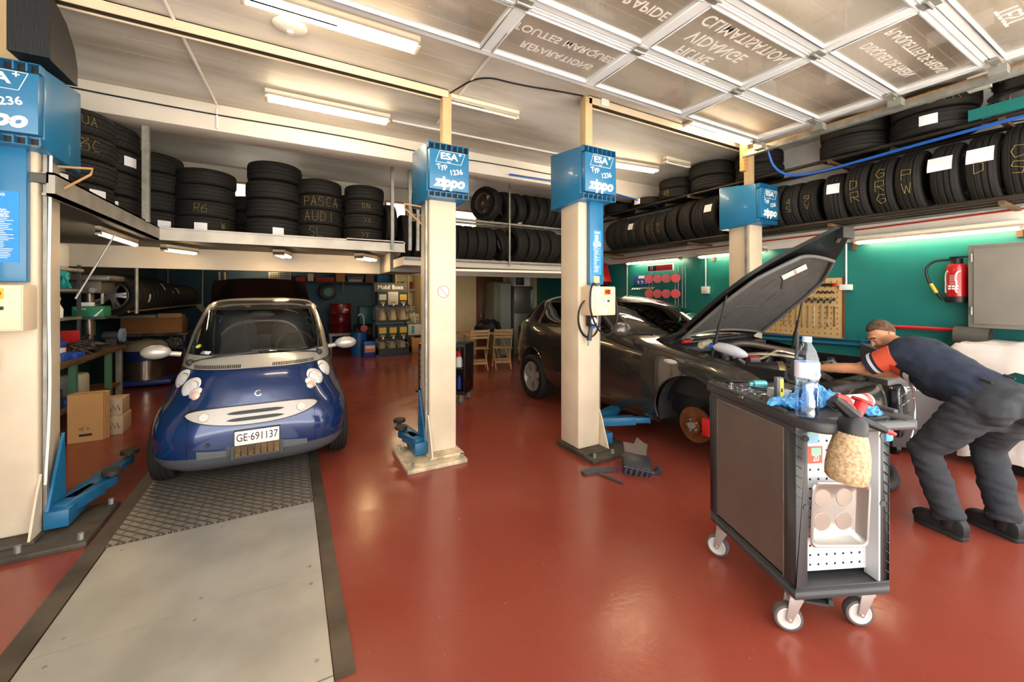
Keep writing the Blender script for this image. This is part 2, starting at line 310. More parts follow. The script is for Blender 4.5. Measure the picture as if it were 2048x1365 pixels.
# ---------- lift columns ----------
def lift(name, label, x0, yf, side, plate, ctrl, dirty, ex=.17):
    """x0 = left side of the post, yf = its front face, side = +1/-1 towards the car"""
    W = .275; D = .3; x1 = x0+W; xc = x0+W/2; yb = yf+D
    t = thing(name, label, 'vehicle lift', (xc, yf+.15, 0), group='lift columns')
    bx = (x0-.25, x1) if side < 0 else (x0-.12, x1+.18)
    bx = {1: (x0-.02, x1+.3), -1: (x0-.27, x1+.02)}[side]
    bm = M('base plate paint', '#cdbb9c' if not dirty else '#4a4238', .6, .2, var=.35, vs=9)
    MB().box((bx[0], yf-.24, 0), (bx[1], yb+.04, .035)).build('base_plate', bm, t, world=True, bevel=.004)
    MB().box((x0-.03, yf-.12, .035), (x1+.03, yb+.02, .055)).build('foot_plate', bm, t, world=True, bevel=.003)
    bo = MB()
    for bxx in (bx[0]+.06, x1-.01, bx[1]-.04):
        for by in (yf-.19, yb): bo.cyl((bxx, by, .035), (bxx, by, .075), .016, n=6)
    bo.build('anchor_bolts', galv, t, world=True)
    MB().box((x0, yf, .055), (x1, yb, 2.6)).build('post', cream, t, world=True, bevel=.018, seg=3)
    gx = x0-.012 if side < 0 else x1
    MB().prism([(yf+.02, .055), (yf-.12, .055), (yf-.02, .34), (yf+.02, .42)], gx, gx+.012, axm((0, 0, 0), (0, 1, 0), (0, 0, 1))).build('foot_gusset', cream, t, world=True)
    sx = x0-.03 if side < 0 else x1+.012
    MB().box((sx, yf+.03, .06), (sx+.018, yf+.06, 2.5)).build('edge_strip', galv, t, world=True)
    MB().box((x0+ex, yf+.1, 2.6), (x0+ex+.09, yf+.19, 3.62)).build('extension_post', M('pale timber', '#cfb183', .7, var=.08), t, world=True, bevel=.003)
    # motor housing
    cx0, cx1, cy0, cy1, z0, z1 = x0-.06, x1+.07, yf-.12, yf+.4, 2.5, 3.0
    h = MB().box((cx0, cy0+.02, z0), (cx1, cy1, z1-.0))
    h.v = [V((p.x, p.y, p.z+(.06 if p.y > cy0+.1 and p.z > z0+.2 else 0)-(.03 if p.y > cy0+.1 and p.z < z0+.2 else 0))) for p in h.v]
    hh = h.build('motor_housing', esab, t, world=True, bevel=.012)
    gr = MB()
    for zz, za in ((z1-.055, z1), (z0, z0+.05)):
        gr.box((cx0, cy0-.03, za-.004 if za == z1 else z0-.004), (cx1, cy0+.02, za if za == z1 else z0))
        for i in range(8):
            xx = cx0+(cx1-cx0-.008)*i/7; gr.box((xx, cy0-.03, zz), (xx+.008, cy0+.02, za))
    gr.build('grille_bars', esab, hh, world=False) if False else None
    g = MB(); g.v, g.f = gr.v, gr.f; g.v = [p-V(t.location) for p in g.v]; g.build('grille_bars', esab, hh)
    fp = MB().box((cx0+.008, cy0-.045, z0+.06), (cx1-.004, cy0+.02, z1-.065)); fp.v = [p-V(t.location) for p in fp.v]
    fp.build('front_panel', esab, hh, bevel=.01)
    q = MB()
    for za in (z0, z1-.055): q.box((cx0+.006, cy0+.015, za+.002), (cx1-.006, cy0+.0185, za+.05))
    q.v = [p-V(t.location) for p in q.v]; q.build('grille_openings', black, hh)
    xm = (cx0+cx1)/2; yt = cy0-.0465
    def tx(s, sz, dx, z, **k):
        o = text(s, sz, ink, t, FRONT(xm+dx, yt, z), world=True, **k); o.parent = hh; return o
    tx('ESA', .085, -.005, z1-.125, bold=.03, sx=1.25); tx('+', .06, .105, z1-.095, bold=.02); tx('1930', .022, -.01, z1-.175)
    fr = MB(); pp = [(-.135, -.06), (-.095, .05), (.155, .05), (.115, -.06)]
    for i in range(4):
        a, b = pp[i], pp[(i+1) % 4]; fr.tube([(xm+a[0], yt, z1-.125+a[1]), (xm+b[0], yt, z1-.125+b[1])], .0022, n=4)
    fr.v = [p-V(t.location) for p in fr.v]; fr.build('logo_frame', ink, hh)
    T = MX.Rotation(R(12), 4, 'Z')
    for s, dx, z in (('Typ', -.075, z1-.222), ('1236', .065, z1-.262)):
        o = text(s, .068, ink, t, FRONT(xm+dx, yt, z) @ T, bold=.02, world=True); o.parent = hh
    tx('zippo', .135, .0, z0+.135, bold=.05, shear=.25, sx=.98)
    if plate:
        MB().box((x0+plate[0], yf-.05, plate[2]), (x0+plate[1], yf, 2.5)).build('carriage_cover', esab, t, world=True, bevel=.005)
        px0, px1 = x0+plate[0]+.03, x0+plate[1]-.03
        lb = MB().box((px0, yf-.053, 1.78), (px1, yf-.05, 2.22)).build('instruction_label', M('bright blue label', '#2b8fd6', .5), t, world=True)
        ln = MB(); rnd = random.Random(3)
        for i in range(24):
            z = 2.06-.011*i; ln.box((px0+.01+rnd.random()*.02, yf-.0545, z), (px1-.02-rnd.random()*.05, yf-.053, z+.0035))
        for i in range(5): ln.box((px0+.03, yf-.0545, 2.165-.014*i), (px0+.075, yf-.053, 2.174-.014*i))
        ln.v = [p-V(t.location) for p in ln.v]; ln.build('fine_print', ink, lb)
        for s, z, sz in (('zippo', 2.2, .035), ('Tragfähigkeit:', 2.105, .017), ('Charge maximale:', 2.092, .017), ('Lifting Capacity:', 2.079, .017), ('3200 kg/7000 lbs', 2.066, .017)):
            o = text(s, sz, ink, t, FRONT((px0+px1)/2, yf-.055, z), bold=.02, world=True, sx=.9); o.parent = lb
        MB().box((px0+.02, yf-.054, 1.7), (px0+.09, yf-.05, 1.765)).build('yellow_sticker', M('yellow sticker', '#f0dc8c', .6), t, world=True)
    if ctrl:
        a, b, z0c, z1c = ctrl
        cb = MB().box((x0+a, yf-.16, z0c), (x0+b, yf-.005, z1c)).build('control_box', M('cream box enamel', '#e6cfac', .4), t, world=True, bevel=.006)
        def sub(m, n, mt, **k):
            m.v = [p-V(t.location) for p in m.v]; return m.build(n, mt, cb, **k)
        xm2 = x0+(a+b)/2
        sub(MB().box((x0+a+.035, yf-.166, z0c+.01), (x0+b-.005, yf-.16, z1c-.01)), 'box_door', M('cream box enamel', '#e6cfac', .4), bevel=.003)
        sub(MB().box((xm2-.0, yf-.17, z1c-.085), (xm2+.06, yf-.166, z1c-.02)), 'switch_plate', yellow)
        sub(MB().cyl((xm2+.03, yf-.17, z1c-.052), (xm2+.03, yf-.2, z1c-.052), .022).box((xm2+.022, yf-.215, z1c-.075), (xm2+.038, yf-.2, z1c-.03)), 'main_switch', redp)
        sub(MB().cyl((xm2+.01, yf-.17, z1c-.14), (xm2+.01, yf-.175, z1c-.14), .022, n=20).cyl((xm2-.03, yf-.17, z1c-.05), (xm2-.03, yf-.176, z1c-.05), .018, n=18), 'gauge', paper)
        sub(MB().box((xm2+.04, yf-.178, z1c-.15), (xm2+.06, yf-.166, z1c-.13)), 'push_button', black)
        sub(MB().box((xm2-.01, yf-.169, z0c+.02), (xm2+.035, yf-.166, z0c+.06)), 'socket', whitep)
    return t, x0, yf
def arms(t, x, y, pads, z, side):
    r = MB().box((x-.06, y-.14, .06), (x+.06, y+.16, .17)).build('carriage_foot', esad, t, world=True, bevel=.006)
    g = MB().prism([(y-.12, .17), (y+.12, .17), (y+.1, .62)], x-.05*side-.008, x-.05*side+.008, axm((0, 0, 0), (0, 1, 0), (0, 0, 1)))
    g.build('carriage_gusset', esab, t, world=True)
    for i, (px, py) in enumerate(pads):
        a = V((x, y+.05*(i*2-1), z)); b = V((px, py, z)); d = (b-a).normalized(); n = V((-d.y, d.x, 0))
        T = MX(((d.x, n.x, 0, a.x), (d.y, n.y, 0, a.y), (0, 0, 1, a.z), (0, 0, 0, 1))); L = (b-a).length
        ar = MB().box((-.03, -.05, -.04), (L*.68, .05, .04), T).box((L*.4, -.036, -.028), (L-.0, .036, .028), T)
        ao = ar.build('lift_arm', esad, t, world=True, bevel=.004)
        p = MB().cyl((px, py, z-.04), (px, py, z+.05), .022).cyl((px, py, z+.05), (px, py, z+.08), .062, n=18)
        p.v = [q-V(t.location) for q in p.v]; p.build('lift_pad', M('oily rubber', '#2b241d', .6), ao)
la, *_ = lift('lift_column', 'cream lift post with blue motor head, cut by the photo edge beside the left workbench', -1.69, 3.72, 1, (.0, .245, 1.66), (.0, .275, 1.36, 1.64), True, .06)
arms(la, -1.33, 3.85, [(-1.2, 4.2), (-1.22, 4.66)], .15, 1)
lb_, *_ = lift('lift_column', 'plain cream lift post with round no-entry sticker, on pale base just right of blue car', 1.17, 3.74, -1, None, None, False)
arms(lb_, 1.09, 3.88, [(1.0, 4.16), (1.04, 4.4)], .15, -1)
ns = MB().cyl((1.31, 3.738, 1.61), (1.31, 3.7395, 1.61), .06, n=24).build('round_sticker', M('faded white sticker', '#efe6da', .6), lb_, world=True)
MB().tube([(1.31+.057*math.cos(i*R(15)), 3.737, 1.61+.057*math.sin(i*R(15))) for i in range(24)], .0035, n=4, closed=True).tube([(1.275, 3.737, 1.65), (1.345, 3.737, 1.57)], .003, n=4).build('sticker_ring', M('faded red', '#c98f80', .6), lb_, world=True)
lc, *_ = lift('lift_column', 'cream lift post with blue label plate and grey control box, in front of dark estate car', 2.48, 3.12, 1, (.1, .275, 1.68), (.03, .33, 1.38, 1.66), True)
arms(lc, 2.83, 3.22, [(3.3, 2.98), (3.45, 3.5)], .27, 1)
ld, *_ = lift('lift_column', 'lift post with blue motor head rising behind the open bonnet', 5.25, 3.05, -1, None, None, False)
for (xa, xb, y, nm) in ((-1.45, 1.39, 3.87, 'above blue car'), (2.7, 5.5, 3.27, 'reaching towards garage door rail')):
    cbm = one(MB().box((xa, y-.05, 3.56), (xb, y-.042, 3.64)).box((xa, y+.042, 3.56), (xb, y+.05, 3.64)).box((xa, y-.05, 3.632), (xb, y+.05, 3.64)), 'lift_crossbeam', M('cream beam paint', '#d9c6a8', .5, var=.05), 'cream overhead crossbeam between lift posts, '+nm, 'crossbeam', c=((xa+xb)/2, y, 3.6))
    m = MB().box((xa, y-.041, 3.575), (xb, y+.041, 3.63)); m.v = [p-V(cbm.location) for p in m.v]; m.build('underside_shade', M('brown underside shade', '#3d3026', .7), cbm)  # added dark box: shade of the channel's open underside, painted as brown colour
# air gauge, hose and cable on the middle-right post
ag = thing('tyre_inflator', 'handheld tyre inflator gauge with coiled hose hanging on lift post', 'gauge', (2.58, 3.1, 1.2))
MB().box((2.55, 3.03, 1.27), (2.64, 3.1, 1.38)).build('gauge_body', black, ag, world=True, bevel=.01)
MB().cyl((2.596, 3.03, 1.325), (2.596, 3.024, 1.325), .034, n=20).build('gauge_dial', paper, ag, world=True)
MB().cyl((2.585, 3.06, 1.27), (2.56, 3.06, 1.13), .02, .024).build('handle', dgrey, ag, world=True)
MB().box((2.57, 3.035, 1.25), (2.62, 3.085, 1.275)).build('trigger', bluep, ag, world=True)
MB().cyl((2.556, 3.06, 1.13), (2.55, 3.06, 1.08), .008).build('nozzle', galv, ag, world=True)
hp = []
for i in range(64):
    a = i*R(12)+1.2; k = 1-.02*math.sin(i*.3); hp.append((2.57+.135*k*math.cos(a)*.98, 3.085-.0006*i, 1.35+.19*k*math.sin(a)))
MB().tube(hp+[(2.62, 3.06, 1.42), (2.61, 3.06, 1.375)], .006, n=6).build('coiled_hose', black, ag, world=True)
cb = [(2.62, 3.03, 1.675), (2.52, 2.95, 1.7), (2.47, 2.93, 1.62), (2.46, 2.93, 1.5), (2.48, 2.93, 1.4), (2.56, 2.96, 1.28), (2.66, 2.97, 1.19), (2.75, 2.98, 1.18), (2.83, 2.98, 1.25), (2.87, 2.98, 1.38), (2.85, 2.99, 1.52), (2.825, 3.0, 1.62)]
def smooth(p, k=3):
    p = [V(q) for q in p]
    for _ in range(k):
        o = [p[0]]
        for a, b in zip(p, p[1:]): o += [a*.75+b*.25, a*.25+b*.75]
        p = o+[p[-1]]
    return p
one(MB().tube(smooth(cb), .009, n=7), 'power_cable', black, 'thick black cable looping from control box on lift post', 'cable', c=(2.65, 3.0, 1.4))
one(MB().tube([(-1.68+.09*math.cos(i*.35), 3.6+.001*i, 1.17+.11*math.sin(i*.35)) for i in range(50)], .009, n=6).cyl((-1.64, 3.6, 1.07), (-1.63, 3.6, 1.0), .02).cyl((-1.63, 3.6, 1.0), (-1.63, 3.6, .96), .008), 'air_hose', black, 'black coiled air hose hanging on the lift post at the photo edge', 'hose', c=(-1.68, 3.62, 1.2))
one(MB().tube(smooth([(-1.37, 3.76, 2.5), (-1.375, 3.74, 1.6), (-1.365, 3.74, .9), (-1.385, 3.73, .35)], 2), .008), 'conduit_pipe', whitep, 'thin white conduit running down the side of the leftmost lift post', 'pipe', c=(-1.37, 3.75, 1.4))
one(MB().cyl((-1.37, 4.1, 1.55), (-1.2, 4.25, 2.05), .007, n=6), 'support_rod', galv, 'thin steel rod leaning up from lift post under the tyre platform', 'rod', c=(-1.3, 4.2, 1.8))
for i, (x, y, sd, nm) in enumerate(((-1.36, 3.82, 1, 'leftmost'), (1.12, 3.84, -1, 'second from left'))):
    one(MB().tube([(x, y, 2.44), (x+.17*sd, y, 2.45), (x+.16*sd, y, 2.41), (x, y, 2.27)], .008), 'bracket', wood, 'small brown triangular wire bracket below motor head of the %s lift post' % nm, 'bracket', c=(x, y, 2.4))
# ---------- overhead sectional door ----------
Zd = 3.45
door = thing('door_2', 'overhead glass garage door', 'door', (2.0, 1.5, Zd)); door['kind'] = 'structure'
del door['category']; del door['label']
ys = [-.32, .31, .94, 1.57, 2.2, 2.83]; xs = [-1.25, .05, 1.31, 2.33, 3.58, 4.95]
tint = glass('door pane', '#f6f4f2', .08, 0, .3)
for j in range(5):
    y0, y1 = ys[j], ys[j+1]
    fr = MB().box((xs[0], y0+.004, Zd), (xs[-1], y0+.06, Zd+.045)).box((xs[0], y1-.06, Zd), (xs[-1], y1-.004, Zd+.045))
    for i, x in enumerate(xs): fr.box((x-.045, y0+.06, Zd), (x+.045, y1-.06, Zd+.045))
    for i in range(5):   # raised inner beads
        a, b = xs[i]+.045, xs[i+1]-.045
        fr.box((a, y0+.06, Zd-.008), (b, y0+.075, Zd+.03)).box((a, y1-.075, Zd-.008), (b, y1-.06, Zd+.03)).box((a, y0+.06, Zd-.008), (a+.014, y1-.06, Zd+.03)).box((b-.014, y0+.06, Zd-.008), (b, y1-.06, Zd+.03))
    fr.box((xs[0], y0+.028, Zd-.006), (xs[-1], y0+.036, Zd))
    f = fr.build('door_section', alu, door, world=True, bevel=.003, seg=1)
    pn = MB()
    for i in range(5): pn.box((xs[i]+.04, y0+.055, Zd+.016), (xs[i+1]-.04, y1-.055, Zd+.02))
    pn.v = [p-V(door.location) for p in pn.v]; pn.build('glass_pane', tint, f)
    hg = MB()
    if j < 4:
        for x in xs[:-1]: hg.box((x-.05, y1-.045, Zd-.012), (x+.05, y1+.045, Zd-.004)).cyl((x-.055, y1, Zd-.014), (x+.055, y1, Zd-.014), .011, n=8)
    hg.box((xs[-1]-.1, y1-.05, Zd-.02), (xs[-1]+.02, y1+.01, Zd-.006)).cyl((xs[-1], y1-.02, Zd-.02), (xs[-1]+.18, y1-.02, Zd-.02), .012, n=8).box((xs[-1]+.03, y1-.07, Zd-.09), (xs[-1]+.12, y1+.03, Zd-.02))
    hg.v = [p-V(door.location) for p in hg.v]; hg.build('hinge', galv, f)
GT = lambda x, y: axm((x, y, Zd+.013), (1, 0, 0), (0, 1, 0))
dt = M('door lettering', '#d9d4cf', .6)
for s, x, y, sz in (('TOUTES MARQUES', 1.82, 2.42, .108), ('RÉPARATIONS', 1.85, 2.58, .105), ('SERVICE RAPIDE', 1.82, 1.86, .118), ('CLIMATISATION', 2.98, 1.74, .14), ('VIDANGE', 2.85, 1.9, .15), ('FILTRE', 2.78, 2.05, .13), ('PLAQUETTES DE FREINS', 4.27, 1.18, .1), ('DISQUES DE FREIN', 4.22, 1.34, .105), ('TEST', 4.25, .72, .14)):
    text(s, sz, dt, door, GT(x, y), bold=.01, world=True)
rail = thing('door_track', 'rusty steel track carrying the rolled-up garage door along right side', 'door track', (5.2, 1.6, 3.4))
MB().box((5.14, -.3, 3.37), (5.2, 3.1, 3.375)).box((5.14, -.3, 3.375), (5.145, 3.1, 3.43)).box((5.195, -.3, 3.375), (5.2, 3.1, 3.43)).build('rail_channel', galv, rail, world=True)
MB().box((5.2, -.3, 3.43), (5.25, 3.12, 3.47)).box((5.16, 3.08, 3.2), (5.24, 3.14, 3.65)).build('hanger', wood, rail, world=True)
# ---------- fluorescent lamps ----------
tubeB = M('back room tube', '#ffe0ae', .4, emit=110)
tubeM = M('lit tube', '#ffe6bd', .4, emit=34)
tubeW = M('warm lit tube', '#ffd9a0', .4, emit=50)
def lamp(label, c, L, rz=0, twin=True, lit=True, tilt=0, mat=None, wd=.13):
    t = thing('fluorescent_lamp', label, 'lamp', c, rz, group='fluorescent lamps')
    t.rotation_euler = (tilt, 0, rz); h = L/2
    MB().box((-h, -wd/2, -.03), (h, wd/2, .03)).box((-h, -wd/2, -.06), (-h+.03, wd/2, -.03)).box((h-.03, -wd/2, -.06), (h, wd/2, -.03)).build('housing', M('lamp housing', '#e9dcc4', .5), t, bevel=.004)
    for yy in ((-wd*.28, wd*.28) if twin else (0,)):
        MB().cyl((-h+.03, yy, -.05), (h-.03, yy, -.05), .014, n=10).build('tube', (mat or tubeM) if lit else whitep, t)
    return t
lamp('lit twin tube ceiling lamp beside the round ceiling disc', (.31, 3.2, 3.61), 1.2)
lamp('lit twin tube ceiling lamp in the middle between ceiling rail and beam', (.39, 4.72, 3.61), 1.22)
lamp('lit twin tube ceiling lamp above racks, right of the blue motor head', (4.42, 4.58, 3.61), 1.5, -.1)
lamp('lit twin tube lamp at the corner of the overhead door track', (4.62, 3.05, 3.6), 1.25)
lamp('dim thin lamp on ceiling just behind the white beam', (.3, 6.0, 3.61), 1.25, twin=False, mat=M('dim tube', '#ffe0b0', emit=1.2), wd=.05)
lamp('unlit white batten lamp between the two overhead posts', (1.82, 3.9, 3.61), .85, twin=False, lit=False, wd=.06)
lamp('small unlit batten lamp near ceiling above the stacked tyres', (5.15, 4.1, 3.61), .55, twin=False, lit=False, wd=.06)
lamp('lit single tube lamp under edge of tyre platform on left', (-1.7, 6.15, 2.25), 1.15, R(90), twin=False, wd=.05)
lamp('small lit lamp under the platform above stored wheels', (-1.37, 7.3, 2.24), .55, R(60), twin=False, wd=.09, mat=tubeW)
lamp('small lit twin lamp under the platform above dark open bonnet', (-.1, 7.3, 2.24), .5, R(78), wd=.16, mat=tubeW)
lamp('small lit twin lamp under the platform beside the wooden beam end', (1.15, 7.25, 2.24), .5, R(52), wd=.16, mat=tubeW)
lamp('lit tube lamp at the back wall shelf near white basket', (-.72, 12.9, 2.385), .85, twin=False, wd=.05, mat=tubeW)
lamp('lit tube lamp over the glass cabinet in the back room', (2.85, 10.3, 2.38), 1.2, twin=False, wd=.05, mat=tubeB)
lamp('long lit wall tube above the fire extinguisher', (6.06, 1.6, 2.26), 1.3, R(90), twin=False, wd=.09)
lamp('lit wall tube above the red cable reels', (6.06, 5.4, 2.26), 1.3, R(90), twin=False, wd=.09)
lamp('lit wall tube beside the lift post behind open bonnet', (6.06, 3.85, 2.26), 1.1, R(90), twin=False, wd=.09)
# ---------- ceiling bits ----------
one(MB().lathe([(.0, 0), (.11, 0), (.12, -.015), (.1, -.03), (.05, -.036), (.0, -.036)], 26).box((-.02, .02, -.05), (.02, .06, -.03)), 'ceiling_speaker', whitep, 'round white disc fixed to the ceiling beside front lamp', 'ceiling disc', loc=(.0, 3.5, 3.65))
for pts, lab in (([(-.78, 3.3, 3.63), (-.69, 5.3, 3.63)], 'white conduit pipe across ceiling above the blue car'), ([(-.69, 5.34, 3.6), (-.69, 5.34, 3.38)], 'short conduit pipe down face of white beam'), ([(1.5, 3.0, 3.63), (1.54, 4.6, 3.63)], 'white conduit pipe on ceiling behind the second lift post'), ([(1.05, 4.8, 3.63), (4.0, 4.75, 3.63)], 'thin conduit running from middle lamp across the ceiling')):
    one(MB().tube(pts, .013), 'conduit_pipe', whitep, lab, 'pipe', c=pts[0])
one(MB().tube(smooth([(-2.6, 5.335, 3.57), (-1, 5.335, 3.52), (.6, 5.335, 3.55), (1.8, 5.335, 3.5), (2.6, 5.335, 3.54), (4.8, 5.335, 3.5)], 3), .008), 'power_cable', black, 'black cable running along the face of white ceiling beam', 'cable', c=(1, 5.33, 3.5))
one(MB().tube(smooth([(1.4, 3.8, 3.6), (1.55, 3.4, 3.63), (1.9, 3.3, 3.58), (2.3, 3.25, 3.6), (2.6, 3.2, 3.6)], 3), .008), 'power_cable', black, 'drooping black cable between tops of the two middle lift posts', 'cable', c=(2, 3.4, 3.6))
one(MB().box((2.85, 3.2, 3.57), (2.95, 3.25, 3.64)), 'junction_box', whitep, 'small white junction box on overhead crossbeam', 'junction box', c=(2.9, 3.2, 3.6))
one(MB().tube(smooth([(5.3, 2.86, 3.4), (5.38, 2.84, 3.2), (5.48, 2.7, 3.06), (5.51, 2.4, 3.04), (5.52, 1.9, 3.07), (5.52, 1.4, 3.1), (5.52, .6, 3.13)], 3), .016), 'air_hose', bluep, 'blue air hose sagging along upper right tyre rack', 'hose', c=(5.6, 2, 3.1))
one(MB().tube(smooth([(2.9, 5.3, 3.4), (4.4, 5.3, 3.42), (5.6, 5.25, 3.3), (6.1, 5.2, 3.2)], 2), .014), 'air_hose', bluep, 'blue air hose along the beam right of lift posts', 'hose', c=(4, 5.3, 3.4))
# ---------- tyre platform and racks ----------
gp = M('platform steel', '#9f9a90', .5, .3, var=.15, vs=5)
pf = thing('tyre_platform', 'L-shaped steel platform carrying tyre stacks above the workbench', 'platform', (-1.5, 6.2, 2.3))
MB().box((-3.0, 3.7, 2.3), (-1.36, 7.9, 2.36)).box((-1.36, 6.12, 2.3), (1.5, 7.9, 2.36)).build('deck', M('platform deck boards', '#55524b', .7, var=.12), pf, world=True)
MB().box((-1.37, 3.7, 2.22), (-1.33, 6.1, 2.37)).box((-1.39, 3.7, 2.22), (-1.33, 6.1, 2.235)).box((-1.39, 3.7, 2.355), (-1.33, 6.1, 2.37)).build('side_beam', gp, pf, world=True)
MB().box((-1.36, 6.08, 2.22), (1.52, 6.12, 2.37)).box((-1.36, 6.06, 2.22), (1.52, 6.12, 2.235)).box((-1.36, 6.06, 2.355), (1.52, 6.12, 2.37)).box((.7, 6.06, 2.355), (1.5, 6.08, 2.385)).build('front_beam', M('pale platform beam', '#c9c3b8', .5, .2, var=.12), pf, world=True)
MB().box((-1.36, 5.55, 2.35), (-1.3, 5.6, 3.62)).box((-1.42, 5.5, 3.61), (-1.24, 5.66, 3.63)).build('hanger_post', galv, pf, world=True)
for x in (1.3, 1.68, 1.56):
    MB().box((x, 6.01, 2.25), (x+.045, 6.055, 3.5)).build('post', galv, pf, world=True)
one(MB().box((1.5, 7.0, 1.98), (2.1, 7.9, 2.3)), 'duct_box', M('grey duct', '#8d8b86', .6), 'grey boxed-in duct beside the wooden beam end under platform', 'duct', c=(1.8, 7.4, 2.1))
one(MB().box((1.75, 6.7, 2.03), (2.6, 6.78, 2.09)).box((1.75, 6.7, 2.09), (1.81, 6.78, 2.25)), 'timber_beam', M('raw timber', '#d69a62', .7, var=.1), 'raw timber beam under back rack next to the second lift post', 'beam', c=(2.1, 6.7, 2.06), bevel=.003)
br = thing('tyre_rack', 'two-level back tyre rack between the two middle lift posts', 'rack', (3.3, 6.6, 2.1))
MB().box((1.53, 6.2, 2.04), (5.45, 6.9, 2.17)).build('shelf', M('rack board', '#cfc8ba', .6), br, world=True)
MB().cyl((1.53, 6.18, 2.14), (5.45, 6.18, 2.14), .02).build('rail', gp, br, world=True)
MB().cyl((1.7, 6.37, 2.862), (5.45, 6.37, 2.862), .02).cyl((1.7, 6.63, 2.862), (5.45, 6.63, 2.862), .02).build('rail', gp, br, world=True)
MB().cyl((3.36, 6.14, 2.08), (3.36, 6.14, 3.62), .018).build('post', galv, br, world=True)
MB().box((3.05, 6.86, 2.8), (3.1, 7.85, 2.83)).box((3.05, 7.8, 2.2), (3.1, 7.86, 2.83)).build('bracket', galv, br, world=True)
MB().cyl((1.85, 6.3, 1.99), (5.45, 6.3, 2.02), .02).build('light_strip', M('pale tube', '#efe2c8', emit=.5), br, world=True)
rr = thing('tyre_rack', 'long two-level tyre rack on right wall above the tube lamps', 'rack', (5.9, 3.5, 2.4))
rp = M('rack pipe', '#3a332c', .45, .5, var=.2)
for z, nm in ((2.44, 'lower'), (3.18, 'upper')):
    for xr in ((5.55, 5.73, 5.89) if z < 3 else (5.6, 6.02)): MB().cyl((xr, .5, z), (xr, 7.7, z), .022).build('rail', rp, rr, world=True)
    for y in (1.0, 2.3, 4.2, 6.2):
        MB().box((5.56, y-.02, z-.055), (6.2, y+.02, z-.025)).box((5.54, y-.02, z-.055), (5.56, y+.02, z-.018)).box((6.17, y-.02, z-.3), (6.2, y+.02, z)).build('bracket', M('dark wood', '#5d4128', .7), rr, world=True)
one(MB().tube(smooth([(6.11, .2, 2.42), (6.11, 1.5, 2.39), (6.11, 3, 2.37), (6.11, 5.8, 2.36), (6.11, 6.4, 2.33), (6.11, 6.6, 2.4)], 2), .01), 'cable_pipe', M('red-orange conduit', '#b5331f', .5), 'red-orange cable running along the cream band on right wall', 'cable', c=(6.11, 3, 2.38))
bd = thing('black_panel_case', 'tall black panelled box with rounded back corner above leftmost motor head', 'box', (-1.41, 3.8, 3.066))
BP = M('black stained ply', '#15171a', .55, bump=.3, bs=14, stretch=(14, 14, .7))
MB().box((-1.5, 3.6, 3.066), (-1.32, 3.62, 3.5)).build('front_panel', BP, bd, world=True)
MB().prism([(3.62, 3.066), (4.0, 3.066), (4.0, 3.2), (3.96, 3.3), (3.84, 3.42), (3.62, 3.5)], -1.5, -1.325, axm((0, 0, 0), (0, 1, 0), (0, 0, 1))).build('body', blackm, bd, world=True)
# ---------- tyres ----------
def tyre_mat(name, kind):
    m = M(name, '#1d1c1b', .7, spec=.25); nt = m.node_tree; b = nt.nodes['Principled BSDF']
    uv = nt.nodes.new('ShaderNodeUVMap'); sx = nt.nodes.new('ShaderNodeSeparateXYZ'); nt.links.new(uv.outputs[0], sx.inputs[0])
    def math_(op, a, bb=None, c=None):
        n = nt.nodes.new('ShaderNodeMath'); n.operation = op
        for i, q in enumerate((a, bb, c)):
            if q is None: continue
            if hasattr(q, 'links') or not isinstance(q, (int, float)): nt.links.new(q, n.inputs[i])
            else: n.inputs[i].default_value = q
        return n.outputs[0]
    av = math_('ABSOLUTE', sx.outputs[1])                         # distance from the tread's centre line
    sl = math_('MULTIPLY_ADD', av, {'winter': 1.5, 'summer': .5, 'rib': .15}[kind], sx.outputs[0])
    bl = math_('PINGPONG', sl, {'winter': .011, 'summer': .02, 'rib': .009}[kind])
    g1 = math_('GREATER_THAN', bl, .003)
    rb = math_('PINGPONG', math_('ADD', sx.outputs[1], 1.0), .0165)
    g2 = math_('GREATER_THAN', rb, .0025)
    h = math_('MULTIPLY', g1, g2)
    on = math_('LESS_THAN', av, .11); h = math_('MULTIPLY', h, on)
    bp = nt.nodes.new('ShaderNodeBump'); bp.inputs['Strength'].default_value = .8; bp.inputs['Distance'].default_value = .006
    nt.links.new(h, bp.inputs['Height']); nt.links.new(bp.outputs[0], b.inputs['Normal'])
    mx = nt.nodes.new('ShaderNodeMix'); mx.data_type = 'RGBA'; nt.links.new(h, mx.inputs[0]); mx.inputs[6].default_value = (*lin('#121110'), 1); mx.inputs[7].default_value = (*lin('#2c2926'), 1)
    nt.links.new(mx.outputs[2], b.inputs['Base Color']); return m
TM = {k: tyre_mat('tyre rubber '+k, k) for k in ('winter', 'summer', 'rib')}
